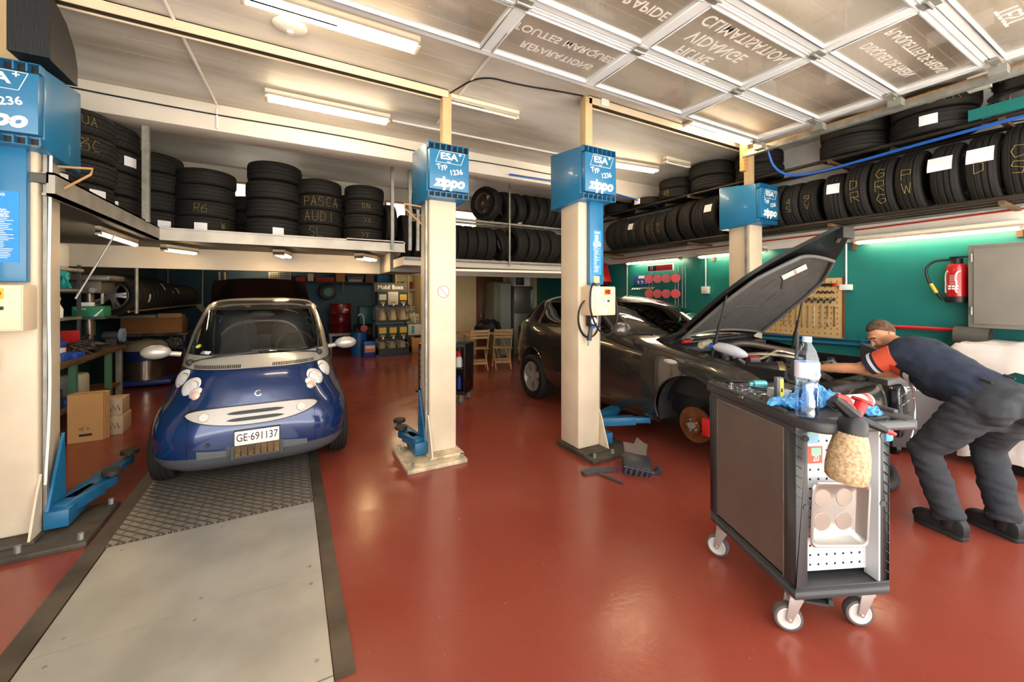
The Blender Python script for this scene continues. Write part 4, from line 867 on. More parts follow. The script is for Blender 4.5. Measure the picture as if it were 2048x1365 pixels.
for i in range(7): rad.box((px-.155+i*.045, 3.85, .285), (px-.155+i*.045+.038, 3.88, .375))
rad.build('radiator', M('rusty radiator mesh', '#6b4f35', .8, bump=1, bs=140, hx2='#a07f55'), sm, world=True)
MB().box((px-.18, 3.845, .27), (px-.158, 3.87, .38)).box((px+.158, 3.845, .27), (px+.18, 3.87, .38)).box((px-.158, 3.86, .27), (px+.158, 3.9, .285)).build('intake_frame', dgrey, sm, world=True)
for sg in (-1, 1): patch(sg*.19+(-.0), sg*.38, 12, lambda u: .3+.03*u*u*0, lambda u: .36-.012*u*sg, .006).build('lower_intake', M('intake grey', '#626366', .5), sm, world=True)
p = S.front(-.31, .41, .0); MB().cyl(p, p+V((0, -.012, 0)), .016, n=14).build('tow_eye_cap', black, sm, world=True)
p = S.front(0.02, .765, .004); n = S.fn(.02, .765); x, y, d = frame(n)
MB().tube([p+(x*.022*math.cos(q*.39)+y*.022*math.sin(q*.39)) for q in range(2, 16)], .005, n=6).tube([p-x*.03, p-x*.012], .004).build('bonnet_badge', chrome, sm, world=True)
gap = MB()
for sg in (-1, 1):
    gap.tube([S.front(sg*(.44-.02*(z-.4)), z, -.001) for z in lev(.31, .72, 12)], .0025, n=4)
gap.tube([S.front(dx, .945, -.001) for dx in lev(-.6, .6, 40)], .0035, n=4)
gap.build('panel_gap', black, sm, world=True)
for sg, a0, a1 in ((-1, -.47, -.1), (1, .1, .46)):
    v = patch(a0, a1, 30, lambda u: .955, lambda u: .995-.012*u*u, .005).build('cowl_vent', silver, sm, world=True)
    sl = MB()
    for i in range(26):
        dx = a0+.02+(a1-a0-.04)*i/25; sl.tube([S.front(dx, .962, .007), S.front(dx, .985, .007)], .0038, n=4)
    sl.v = [p-V(sm.location) for p in sl.v]; sl.build('vent_slats', black, v)
wm = MB()
wm.tube([S.front(-.5, 1.0, .025), S.front(-.28, 1.055, .03), S.front(.0, 1.075, .03)], .009).tube([S.front(-.33, 1.06, .02), S.front(.3, 1.075, .02)], .007).ball(S.front(-.5, 1.0, .02), .03)
wm.build('wiper', M('wiper grey', '#2b2c2e', .5), sm, world=True)
MB().tube([S.front(.5, 1.02, .025), S.front(.32, 1.06, .03), S.front(.08, 1.09, .03)], .009).tube([S.front(-.05, 1.085, .02), S.front(.4, 1.075, .02)], .007).ball(S.front(.5, 1.02, .02), .03).build('wiper', M('wiper grey', '#2b2c2e', .5), sm, world=True)
for sg in (-1, 1):
    c = (X0+sg*.76, 4.5, 1.085)
    m = MB().ball(c, (.105, .06, .06), 20, 12); m.cyl((X0+sg*.6, 4.55, 1.05), (X0+sg*.7, 4.52, 1.07), .022)
    m.build('side_mirror', silver, sm, world=True)
n = S.fn(-.43, 1.12); x, y, d = frame(n); p = S.front(-.46, 1.12, -.004)
MB().prism([(.03*math.cos(q*.3), .021*math.sin(q*.3)) for q in range(21)], 0, .003, MX.Translation(p) @ MX((x, y, d)).transposed().to_4x4()).build('round_sticker', M('yellow vignette', '#d9d25a', .5), sm, world=True)
p = S.front(-.39, 1.075, -.004); MB().box((-.05, -.016, 0), (.05, .016, .003), MX.Translation(p) @ MX((x, y, d)).transposed().to_4x4()).build('paper_sticker', paper, sm, world=True)
# --- dark estate car, bonnet open ---
XA = 4.12
al = thing('estate_car', 'dark grey-bronze estate car with raised bonnet and front wheel off, on lift arms', 'car', (XA, 3.8, 0))
A = Car(XA, [(.28, 1.66, 5.95, .83), (.34, 1.52, 6.05, .875), (.48, 1.44, 6.10, .91), (.64, 1.44, 6.12, .918), (.78, 1.48, 6.10, .915), (.88, 1.6, 6.07, .91), (.96, 1.8, 6.05, .9), (1.03, 2.2, 6.03, .885), (1.08, 2.55, 6.0, .87), (1.13, 2.83, 5.97, .855), (1.2, 3.0, 5.88, .83), (1.32, 3.32, 5.73, .765), (1.44, 3.66, 5.55, .695), (1.5, 3.9, 5.4, .645), (1.55, 4.15, 5.2, .55), (1.575, 4.4, 5.0, .38), (1.58, 4.6, 4.8, .1)], 4.2, 4.5)
gm = M('dark bronze-grey paint', '#3f3a33', .2, .55, coat=1)
def clsA(c):
    dx = abs(c.x-XA); yc, L, wd = A.prm(c.z)
    if c.z > .84 and c.y < 2.78 and dx < .71: return None
    if c.z < .42 and 2.9 < c.y < 4.8: return 'side_sill|'+str(c.x > XA)
    if c.z > 1.14 and c.z < 1.49:
        k = (c.z-1.13)
        if c.y < yc-.2 and dx < wd*.86: return 'windscreen'
        if c.y > yc and dx < wd*.82: return 'rear_window'
        if dx > wd*.84 and c.z > 1.165 and c.z < 1.46:
            y0 = 3.08+k*1.95; y1 = 5.86-k*1.15
            if y0+.1 < c.y < 4.2 or 4.29 < c.y < 5.02 or 5.1 < c.y < y1: return 'side_window|'+str(c.x > XA)
            if y0+.04 < c.y < y1+.04: return 'window_frame|'+str(c.x > XA)
    return 'body'
zs = lev(.28, .5, 8)+lev(.525, 1.13, 24)+lev(1.145, 1.5, 20)+[1.52, 1.54, 1.555, 1.567, 1.575, 1.579, 1.58]
archA = [(2.45, .45, .375), (5.2, .41, .375)]
MA = {'body': gm, 'side_sill': gm, 'windscreen': darkg, 'rear_window': darkg, 'side_window': glass('privacy glass', '#1d2221', .3), 'window_frame': black}
for k, m in A.split(A.loft(zs, 420), clsA, archA).items(): m.build(k.split('|')[0], MA[k.split('|')[0]], al, world=True, ang=50)
MB().box((XA-.72, 2.85, .4), (XA+.72, 5.9, 1.05)).box((XA-.66, 1.75, .4), (XA+.66, 2.85, .74)).box((XA-.74, 2.78, .5), (XA+.74, 2.86, 1.12)).build('underbody', black, al, world=True)
for sg in (-1, 1):
    for y, z in ((2.45, .45), (5.2, .41)):
        m = MB(); rows = []
        for q in range(19):
            a = R(-20+q*220/18); rows.append([(XA+sg*.86, y+.372*math.cos(a), z+.372*math.sin(a)), (XA+sg*.5, y+.372*math.cos(a), z+.372*math.sin(a))])
        m.grid(rows); m.build('arch_liner', M('dusty liner', '#1c1a18', .9, var=.4, vs=8), al, world=True)
        MB().tube([(A.side(y+.377*math.cos(R(t)), z+.377*math.sin(R(t)), sg)).to_tuple() for t in range(-15, 196, 7)], .008, n=5).build('arch_lip', gm, al, world=True)
    0 and MB().box((XA+sg*.9-.08*(sg > 0), 2.74, .3), (XA+sg*.9+.08*(sg < 0), 2.86, .78)).build('mud_panel', M('dusty liner', '#2a2723', .85, var=.3, vs=8), al, world=True) if sg < 0 else None
    MB().box((XA+sg*.72-.02, 1.7, .6), (XA+sg*.72+.02, 2.8, .98)).build('inner_wing', black, al, world=True)
wheel(al, (XA-.8, 5.2, .335), .335, .235, M('pale alloy', '#a8a199', .35, .5), 'summer', -1, 5)
wheel(al, (XA+.8, 5.2, .335), .335, .235, alloy, 'summer', 1, 5)
wheel(al, (XA+.8, 2.45, .335), .335, .235, alloy, 'summer', 1, 5)
br_ = MB().cyl((XA-.8, 2.45, .36), (XA-.77, 2.45, .36), .165, n=40).cyl((XA-.83, 2.45, .36), (XA-.8, 2.45, .36), .075, n=24).cyl((XA-.77, 2.45, .36), (XA-.6, 2.45, .36), .05)
bd_ = br_.build('brake_disc', M('rusty disc', '#7a4a2c', .4, .6, var=.3, vs=12), al, world=True)
m = MB().cyl((XA-.86, 2.45, .36), (XA-.83, 2.45, .36), .032, n=16)
for q in range(5): m.cyl((XA-.85, 2.45+.052*math.cos(q*1.257), .36+.052*math.sin(q*1.257)), (XA-.825, 2.45+.052*math.cos(q*1.257), .36+.052*math.sin(q*1.257)), .008)
m.v = [p-V(al.location) for p in m.v]; m.build('wheel_hub', galv, bd_)
MB().box((XA-.84, 2.28, .3), (XA-.74, 2.35, .46)).build('brake_caliper', redp, al, world=True, bevel=.01)
gapA = MB()
def sideline(pts, r=.0035): gapA.tube([A.side(y, z, -1, -.001) for y, z in pts], r, n=4)
sideline([(2.92, 1.1), (2.9, .95), (2.88, .7), (2.88, .5), (2.92, .36)]); sideline([(4.24, 1.14), (4.25, .8), (4.25, .5), (4.22, .37)])
sideline([(5.04, 1.14), (4.98, .95), (4.86, .7), (4.74, .5), (4.66, .37)]); sideline([(y, .37) for y in lev(2.92, 4.66, 12)])
gapA.build('door_gap', black, al, world=True)
MB().tube([A.side(y, 1.145, -1, .004) for y in lev(3.05, 5.8, 24)], .008, n=5).build('window_trim', black, al, world=True)
for y in (3.95, 4.9): MB().ball(A.side(y, 1.0, -1, .008), (.014, .09, .018)).build('door_handle', gm, al, world=True)
MB().ball(A.side(2.66, .93, -1, .0), (.01, .085, .024)).build('wing_lens', M('clear repeater', '#cfc6bb', .2, .3), al, world=True)
MB().ball((XA-1.0, 3.2, 1.2), (.12, .09, .085), 18, 12).cyl((XA-.84, 3.22, 1.15), (XA-.94, 3.2, 1.17), .025).build('side_mirror', M('grey mirror shell', '#5a5550', .25, .5, coat=1), al, world=True)
for sx in (-.36, .36):
    MB().ball((XA+sx, 4.2, 1.1), (.24, .12, .3)).ball((XA+sx, 4.25, 1.36), (.13, .06, .1)).build('seat', M('black seat', '#1d1d1f', .8), al, world=True)
MB().box((XA-.7, 2.95, .9), (XA+.7, 3.3, 1.12)).build('dashboard', black, al, world=True, bevel=.04)
MB().cyl((XA-.05, 3.2, 1.3), (XA-.05, 3.2, 1.45), .002).prism([(-.045, 0), (.045, 0), (.02, .05), (.035, .05), (.012, .09), (0, .13), (-.012, .09), (-.035, .05), (-.02, .05)], -.003, .003, axm((XA-.05, 3.2, 1.2), (1, 0, 0), (0, 0, 1))).build('air_freshener', M('green card', '#2f8f6a', .7), al, world=True)
# bonnet
HY, HZ, TY, TZ = 2.78, 1.12, 1.6, 2.15
hd = V((0, TY-HY, TZ-HZ)); HL = hd.length; hd.normalize(); hn = V((0, -hd.z, hd.y))   # hn points down-front (underside)
if hn.z > 0: hn = -hn
HW = [(0, .74), (.3, .73), (.7, .70), (.95, .63), (1.15, .52), (1.35, .34), (1.48, .2), (HL, .12)]
def hwid(b):
    for (a, x), (c, y) in zip(HW, HW[1:]):
        if b <= c: return x+(y-x)*(b-a)/(c-a)
    return HW[-1][1]
def hp_(u, b, off=0, k=1): 
    wd = hwid(b)*k; return V((XA, HY, HZ))+V((u*wd, 0, 0))+hd*b-hn*(.07*(1-u*u)*min(1, wd/.5)-.0)+hn*off
bs = lev(0, HL, 26); us = lev(-1, 1, 24)
up1 = [[hp_(u, b, -.012) for u in us] for b in bs]; dn1 = [[hp_(u, b, .02, .99) for u in us] for b in bs]
bon = thing('x', 'x', 'x'); bpy.data.objects.remove(bon)
bm_ = MB().grid(up1).build('bonnet', gm, al, world=True)
def bsub(m, n, mt, **k):
    m.v = [p-V(al.location) for p in m.v]; return m.build(n, mt, bm_, **k)
rim_ = [up1[0]+[r[-1] for r in up1]+up1[-1][::-1]+[r[0] for r in up1][::-1], dn1[0]+[r[-1] for r in dn1]+dn1[-1][::-1]+[r[0] for r in dn1][::-1]]
bsub(MB().grid(dn1).grid(rim_, cu=True), 'inner_skin', M('inner panel black', '#1f1e1e', .35, .2, coat=.3, bump=.15, bs=6))
felt = M('bonnet felt', '#4a4643', .95, var=.12, vs=10, bump=.3, bs=50)
fb = lev(.1, 1.24, 18)
fel = [[hp_(u, b, .045, (.93 if b < 1.0 else .93-(b-1.0)*.9)) for u in us] for b in fb]
bsub(MB().grid(fel), 'felt_lining', felt)
sl_ = MB().tube([fel[i][0]+hn*.012 for i in range(len(fel))]+[fel[-1][j]+hn*.012 for j in range(1, 24)]+[fel[i][-1]+hn*.012 for i in range(len(fel)-1, -1, -1)], .017, n=8)
bsub(sl_, 'rubber_seal', M('grey rubber seal', '#5f5c58', .6))
bsub(MB().tube([fel[0][j]+hn*.01 for j in range(25)], .012, n=6), 'rear_seal', M('grey rubber seal', '#6b665f', .6))
cr = MB()
for u0, b0, u1, b1 in ((-.4, .5, .3, .5), (.3, .5, .35, .7), (-.4, .7, -.2, .75), (-.2, .75, -.15, .9), (.1, .8, .3, .95), (-.55, .3, -.3, .3), (-.3, .3, -.3, .4), (.0, .95, .35, .78)):
    cr.tube([hp_(u0+(u1-u0)*q/5, b0+(b1-b0)*q/5, .047, .86) for q in range(6)], .006, n=5)
bsub(cr, 'felt_ribs', felt)
lbp = [hp_(u, b, .051, .8) for u, b in ((-.1, .95), (.12, .9), (.42, 1.08), (.2, 1.13))]
bsub(MB().raw([p for p in lbp]+[p+hn*.003 for p in lbp], [(0, 1, 2, 3), (4, 5, 6, 7), (0, 1, 5, 4), (1, 2, 6, 5), (2, 3, 7, 6), (3, 0, 4, 7)]), 'warning_label', M('warning label', '#efe3d6', .6))
m = MB()
for t_ in (.5, .56):
    a_ = lbp[0]+(lbp[3]-lbp[0])*t_+hn*.0035; b_ = lbp[1]+(lbp[2]-lbp[1])*t_+hn*.0035; m.tube([a_, b_], .003, n=4)
bsub(m, 'label_stripe', redp)
bsub(MB().tube([hp_(0, HL-.02, .03, 1), hp_(0, HL-.12, .08, 1)], .02).box((XA-.1, TY-.03, TZ-.09), (XA+.1, TY+.02, TZ-.0)), 'bonnet_latch', black)
for sg, ub in ((-1, (-.96, .72)), (1, (.96, .72))):
    a_ = V((XA+sg*.7, 2.35, .98)); b_ = hp_(ub[0], ub[1], .03)
    MB().cyl(a_, b_, .008).cyl(a_, a_+(b_-a_)*.55, .013).cyl(a_+(b_-a_)*.25, a_+(b_-a_)*.33, .018).build('gas_strut', black, al, world=True)
    MB().tube(smooth([(XA+sg*.72, 2.95, 1.1), (XA+sg*.74, 2.8, 1.14), hp_(sg*.97, .2, .03)], 2), .02).build('bonnet_hinge', M('inner panel black', '#242322', .4), al, world=True)
# engine bay
MB().box((XA-.3, 1.95, .6), (XA+.35, 2.6, .88)).build('engine_block', M('engine casting', '#4a4744', .5, .4, var=.3, vs=14, bump=.5, bs=20), al, world=True, bevel=.03)
rr2 = random.Random(5)
eb = MB()
for i in range(46):
    x, y, z = XA+rr2.uniform(-.62, .62), rr2.uniform(1.75, 2.7), rr2.uniform(.8, .94); s_ = rr2.uniform(.03, .08)
    T = MX.Translation((x, y, z)) @ Euler((rr2.random()*3, rr2.random()*3, rr2.random()*3)).to_matrix().to_4x4()
    if i % 2: eb.box((-s_, -s_*.6, -s_*.5), (s_, s_*.6, s_*.5), T)
    else: eb.cyl(T @ V((-s_, 0, 0)), T @ V((s_, 0, 0)), s_*.4)
o = eb.build('engine_ancillaries', M('mixed engine parts', '#232323', .4, .4, hx2='#77736c', vs=5), al, world=True, bevel=.004); o['kind'] = 'stuff'
MB().tube(smooth([(XA-.3, 2.4, .96), (XA-.1, 2.3, 1.0), (XA+.15, 2.2, .98), (XA+.3, 2.0, .95), (XA+.32, 1.85, .9)], 2), .018).tube(smooth([(XA-.35, 2.2, .95), (XA-.1, 2.15, 1.0), (XA+.2, 2.25, 1.02), (XA+.3, 2.1, .98)], 2), .014).build('coolant_pipes', M('pale metal pipe', '#b7aa9a', .3, .8), al, world=True)
MB().tube(smooth([(XA-.05, 2.62, 1.03), (XA+.2, 2.6, 1.06), (XA+.45, 2.4, 1.0), (XA+.6, 2.1, .95)], 2), .035, n=10).build('intake_pipe', M('brown-grey pipe', '#5a4a40', .4, .3), al, world=True)
MB().box((XA-.7, 2.62, 1.0), (XA+.7, 2.8, 1.06)).tube([(XA-.6, 2.72, 1.09), (XA+.5, 2.74, 1.1)], .012).build('scuttle_panel', dgrey, al, world=True, bevel=.01)
MB().cyl((XA-.42, 2.12, .9), (XA-.42, 2.12, 1.02), .05, n=18).build('reservoir_cap', redp, al, world=True)
MB().cyl((3.46, 2.04, .91), (3.6, 1.87, .925), .085, n=24).build('brake_servo', blackm, al, world=True)
MB().cyl((3.6, 1.87, .925), (3.63, 1.835, .928), .092, n=28).cyl((3.63, 1.835, .928), (3.64, 1.822, .93), .03).build('pulley', M('brass plated', '#9a8a62', .3, .85), al, world=True)
MB().box((XA-.7, 1.55, .78), (XA+.72, 1.68, .84)).box((XA-.45, 1.5, .8), (XA+.35, 1.62, .87)).build('slam_panel', black, al, world=True, bevel=.012)
MB().prism([(-.2, -.1), (.25, -.12), (.3, .02), (-.1, .1)], 0, .05, axm((XA+.3, 1.45, .84), (1, 0, 0), (0, 1, 0))).build('grey_bracket', M('grey cover', '#6e6a68', .4, .4), al, world=True, bevel=.01)
for sg in (-1, 1):
    hl = MB().ball(A.front(sg*.72, .7, -.02), (.16, .1, .11), 20, 10).build('headlight', M('dark headlight', '#1d232b', .08, .3, coat=1), al, world=True)
dr = MB(); a0 = V((XA+.83, 1.5, .5))
q = MB().prism([(-.06, -.24), (.05, -.24), (.12, -.1), (.13, .05), (.08, .2), (0, .26), (-.08, .2)], -.06, .02, axm(a0, (1, 0, 0), (0, 0, 1))).build('bumper_lens', M('dark lens', '#1a222c', .08, .2, coat=1), al, world=True, bevel=.015)
m = MB().tube(smooth([a0+V((x, -.075+.01, z)) for x, z in ((.0, .27), (.09, .2), (.14, .05), (.125, -.1), (.05, -.25), (-.05, -.26))], 2), .008)
for z in (-.14, -.03, .08, .17): m.tube([a0+V((-.07, -.03, z-.02)), a0+V((.12, -.03, z+.01))], .004)
m.v = [p-V(al.location) for p in m.v]; m.build('chrome_trim', chrome, q)
# things left in the engine bay
bt = thing('oil_bottle', 'pale grey oil bottle with blue cap lying on the wing of car with raised bonnet', 'bottle', (3.47, 2.05, 1.02))
MB().tube([(3.44, 2.34, 1.1), (3.445, 2.29, 1.1), (3.455, 2.22, 1.09), (3.465, 2.14, 1.07), (3.475, 2.08, 1.055), (3.48, 2.05, 1.05)], .04, n=12, rad=[.025, .045, .05, .05, .035, .015]).build('bottle_body', M('grey bottle', '#b9b8bd', .4), bt, world=True)
MB().cyl((3.44, 2.33, 1.1), (3.437, 2.37, 1.102), .03).build('bottle_cap', bluep, bt, world=True)
one(MB().cyl((3.42, 2.45, 1.1), (3.62, 2.51, 1.11), .034, n=18).cyl((3.4, 2.445, 1.1), (3.42, 2.45, 1.1), .028), 'spray_can', M('worn can', '#b8a66a', .35, .5, hx2='#d8d4cc', vs=18), 'worn yellow and silver spray can lying under the raised bonnet', 'spray can', c=(3.5, 2.35, 1.08))
sd = thing('screwdriver', 'screwdriver with red and black handle lying under the bonnet by windscreen', 'screwdriver', (3.7, 2.7, 1.1))
MB().cyl((3.5, 2.72, 1.1), (3.63, 2.72, 1.1), .017, .014).build('handle', redp, sd, world=True); MB().cyl((3.63, 2.72, 1.1), (3.8, 2.73, 1.1), .005).build('blade', chrome, sd, world=True)
one(MB().box((-.014, -.01, 0), (.014, .01, .42), MX.Translation((3.52, 1.69, .86)) @ Euler((0, R(4), 0)).to_matrix().to_4x4()).box((-.04, -.03, 0), (.04, .03, .18), MX.Translation((3.52, 1.69, .87)) @ Euler((0, R(8), 0)).to_matrix().to_4x4()), 'inspection_lamp', dgrey, 'dark upright inspection lamp standing behind the water bottle', 'work lamp', c=(3.56, 1.69, .87), bevel=.005)
# --- dark car behind the blue one, bonnet up ---
XB = -.42
bk = thing('hatchback_car', 'black car with open bonnet parked behind the blue car', 'car', (XB, 9.5, 0))
B = Car(XB, [(.2, 7.5, 11.3, .8), (.4, 7.4, 11.4, .87), (.7, 7.45, 11.4, .88), (.85, 7.7, 11.35, .87), (.95, 8.3, 11.3, .85), (1.0, 8.7, 11.2, .83), (1.2, 9.1, 11.1, .75), (1.4, 9.6, 10.9, .62), (1.46, 10, 10.7, .3)], 3.6, 4)
darkp = M('black car paint', '#141313', .2, .2, coat=1)
for k, m in B.split(B.loft(lev(.2, .95, 12)+lev(1, 1.4, 8)+[1.43, 1.46], 120), lambda c: None if c.z > .8 and c.y < 8.6 and abs(c.x-XB) < .7 else ('windscreen' if 1.0 < c.z < 1.38 and abs(c.x-XB) < B.prm(c.z)[2]*.85 else 'body')).items(): m.build(k, darkp if k == 'body' else darkg, bk, world=True)
rows = [[V((XB+u*(.74-.1*(b/1.0)**3), 8.6-b*.78-.12*(1-u*u)*b, 1.0+b*.8+.05*(1-u*u))) for u in lev(-1, 1, 16)] for b in lev(0, 1.0, 8)]
MB().grid(rows).grid([[p+V((0, .03, -.03)) for p in r] for r in rows]).build('bonnet', darkp, bk, world=True)
for sg in (-1, 1):
    for y in (8.2, 10.7): wheel(bk, (XB+sg*.76, y, .31), .31, .2, steelrim, out=sg)
# ---------- tool cart ----------
from mathutils import noise
CT = R(-24); CO = (1.99, .956, 0); CW, CL = .468, .66
CM = MX.Translation(CO) @ MX.Rotation(CT, 4, 'Z')
ct = thing('tool_cart', 'grey workshop tool cart with perforated end panel standing in the foreground', 'tool cart', CO, CT)
cpl = M('cart plastic', '#3b3b3c', .42, var=.1, vs=5, bump=.02, bs=80)
MB().box((0, .0, .2), (CW, CL, .26)).box((0, 0, .96), (CW, CL, 1.0)).box((0, 0, .26), (.062, .07, .96)).box((CW-.05, 0, .26), (CW, .07, .96)).box((0, CL-.07, .26), (.05, CL, .96)).box((CW-.05, CL-.07, .26), (CW, CL, .96)).box((.02, CL-.02, .26), (CW-.02, CL-.01, .96)).box((CW-.02, .05, .26), (CW-.01, CL-.05, .96)).build('frame', cpl, ct, bevel=.006)
MB().box((.004, .07, .27), (.02, CL-.07, .955)).build('side_panel', M('cart side panel', '#6f645d', .3, .3, var=.12, vs=2.5), ct)
MB().box((.0, .068, .262), (.012, .074, .96)).box((0, .07, .955), (.012, CL-.07, .96)).build('panel_edge', galv, ct)
MB().box((.062, .062, .285), (.41, .07, .96)).build('peg_panel', M('white pegboard', '#d6d6d8', .45), ct)
MB().box((.41, .0, .26), (.418, .07, .96)).build('recess_wall', M('recess grey', '#c3c2c1', .4), ct)
ho = MB()
for i in range(8):
    for j in range(15):
        x, z = .08+i*.042, .31+j*.0445; ho.box((x, .0605, z), (x+.008, .0625, z+.009))
ho.build('peg_holes', M('hole black', '#060606', .9), ct)
sl = MB()
for i in range(15):
    z = .3+i*.045
    for x0, x1 in ((.004, .03), (CW-.03, CW-.006)): sl.tube([(x0, -.001, z+.016), (x1, -.001, z)], .0022, n=4)
sl.build('grip_notches', black, ct)
kn = MB()
for z in (.62, .93):
    for x in (.05, CW-.04): kn.cyl((x, 0, z), (x, -.004, z), .014, n=16)
kn.build('screw_caps', cpl, ct)
def tray_poly(e=0):
    p = [(-.015-e, CL+.02+e), (-.015-e, .02)]
    for k in range(7): a = PI+k*PI/12; p.append((.075+(.09+e)*math.cos(a), .0+(.12+e)*math.sin(a)))
    p += [(.13, -.12-e), (.13, -.03), (CW-.04, -.03), (CW-.04, -.1-e), (CW+.02, -.1-e), (CW+.05+e, -.06), (CW+.05+e, CL+.02+e)]; return p
MB().prism(tray_poly(), .985, 1.035).build('top_tray', M('tray plastic', '#333334', .5, var=.15, vs=8), ct, bevel=.012, seg=3)
MB().tube([(-.005, .05, 1.04), (-.005, CL, 1.04), (CW+.03, CL, 1.04), (CW+.03, .0, 1.04)], .012, n=6).build('tray_rim', cpl, ct)
MB().tube([(.1, -.105, 1.01), (CW-.0, -.085, 1.01)], .021, n=12).build('push_handle', M('handle plastic', '#4a4a4b', .4), ct)
def caster(x, y, rz, brake=False):
    f = MB().box((-.028, -.03, .155), (.028, .03, .2)).prism([(-.03, .17), (.03, .17), (.045, .06), (.02, .05)], -.03, -.024, axm((0, 0, 0), (0, 1, 0), (0, 0, 1))).prism([(-.03, .17), (.03, .17), (.045, .06), (.02, .05)], .024, .03, axm((0, 0, 0), (0, 1, 0), (0, 0, 1))).cyl((-.036, .03, .063), (.036, .03, .063), .009)
    c = f.build('caster', M('zinc fork', '#b9aca4', .4, .5), ct, (x, y, 0), (0, 0, rz), bevel=.003)
    T = MX.Translation((0, .03, .063)) @ MX.Rotation(R(90), 4, 'Y')
    MB().lathe([(.05, -.02), (.06, -.017), (.063, 0), (.06, .017), (.05, .02)], 30, T, closed=True).build('tread', M('caster rubber', '#5b5450', .7), c)
    MB().lathe([(.0, -.016), (.038, -.018), (.044, -.021), (.05, -.018), (.05, .018), (.044, .021), (.038, .018), (0, .016)], 30, T).build('wheel', M('wheel centre', '#cfc8c2', .4), c)
    if brake: MB().box((-.04, -.12, .165), (.04, -.03, .175)).box((-.04, -.14, .17), (.04, -.12, .195)).build('brake_pedal', dgrey, c)
caster(.06, .075, R(70), True); caster(.42, .075, R(75)); caster(.045, .6, R(40)); caster(.42, .6, R(60))
def sticker(x0, x1, z0, z1, hx, s=None, sz=.03):
    q = MB().box((x0, .0575, z0), (x1, .061, z1)).build('sticker', M('sticker '+hx, hx, .5), ct)
    MB().box((x0+(x1-x0)*.52, .0565, z1-(z1-z0)*.5), (x1-.008, .0575, z1-.004)).build('sticker_patch', M('pale green print', '#9fd0b4', .6), q)
    if s: o = text(s, sz, ink, ct, FRONT(x0+(x1-x0)*.72, .0562, z0+sz*.6), bold=.02, sx=.75); o.parent = q
sticker(.066, .165, .885, .965, '#8fc6e4'); sticker(.066, .185, .79, .868, '#e2553f', '20', .042); sticker(.066, .108, .315, .39, '#d9503c', '14', .034)
# magnetic tray hanging on the end panel
mt = thing('magnetic_tray', 'square steel magnetic parts tray hanging on the white perforated panel of tool cart', 'tray', CM @ V((.225, .045, .575)), CT)
def rrect(w_, h_, r, n=5):
    p = []
    for cx, cy, a0 in ((w_-r, h_-r, 0), (-w_+r, h_-r, 90), (-w_+r, -h_+r, 180), (w_-r, -h_+r, 270)):
        p += [(cx+r*math.cos(R(a0+90*k/n)), cy+r*math.sin(R(a0+90*k/n))) for k in range(n+1)]
    return p
TT = MX.Rotation(R(3), 4, 'Y')
rings = []
for s_, d in ((.145, -.042), (.14, -.047), (.132, -.045), (.115, -.004), (.11, -.0), (.05, .0), (.0015, .0)):
    rings.append([TT @ V((x, d, y)) for x, y in rrect(s_, s_*1.02, .028*s_/.14)])
MB().grid(rings, cu=True).build('pan', M('tray steel', '#a9a39d', .34, .8, var=.06), mt)
for i, (x, z) in enumerate(((-.055, .055), (.055, .06), (-.05, -.055), (.058, -.05))):
    MB().cyl(TT @ V((x, .0, z)), TT @ V((x, -.0022, z)), .042, .04, n=28).build('magnet_disc', M('disc steel', '#a3958b', .4, .7), mt)
# spray bottle hooked on the push handle
sp = thing('spray_bottle', 'grimy pump spray bottle with black and red head hanging from the cart handle', 'spray bottle', CM @ V((.115, -.135, .835)), CT)
T = MX.Rotation(R(8), 4, 'Y')
MB().lathe([(0, -.035), (.062, -.035), (.073, -.022), (.076, .02), (.072, .08), (.06, .14), (.05, .172), (.046, .185)], 28, T).build('bottle_body', M('grimy plastic', '#c2a57e', .6, bump=.2, bs=60, hx2='#7d6547', vs=90, lo=.38, hi=.75), sp)
MB().lathe([(.052, .165), (.054, .2), (.046, .225), (.03, .24), (0, .24)], 24, T).build('collar', black, sp)
MB().cyl(T @ V((0, 0, .235)), T @ V((.12, -.03, .2)), .02, .014).tube([T @ V(p) for p in ((.0, 0, .24), (-.05, 0, .27), (-.1, .0, .3))], .028, rad=[.03, .026, .018]).build('pump_head', black, sp)
MB().cyl(T @ V((.12, -.03, .2)), T @ V((.155, -.039, .19)), .012, .008).build('nozzle', M('dark red plastic', '#b4302a', .4), sp)
MB().cyl(T @ V((.01, 0, .24)), T @ V((.03, 0, .3)), .02, .024).cyl(T @ V((.03, 0, .3)), T @ V((.033, 0, .31)), .04, .038, n=20).build('pump_knob', redp, sp)
MB().tube([T @ V(p) for p in ((-.09, 0, .315), (-.05, 0, .305), (-.015, -.01, .265))], .012, rad=[.01, .014, .012]).build('trigger', redp, sp)
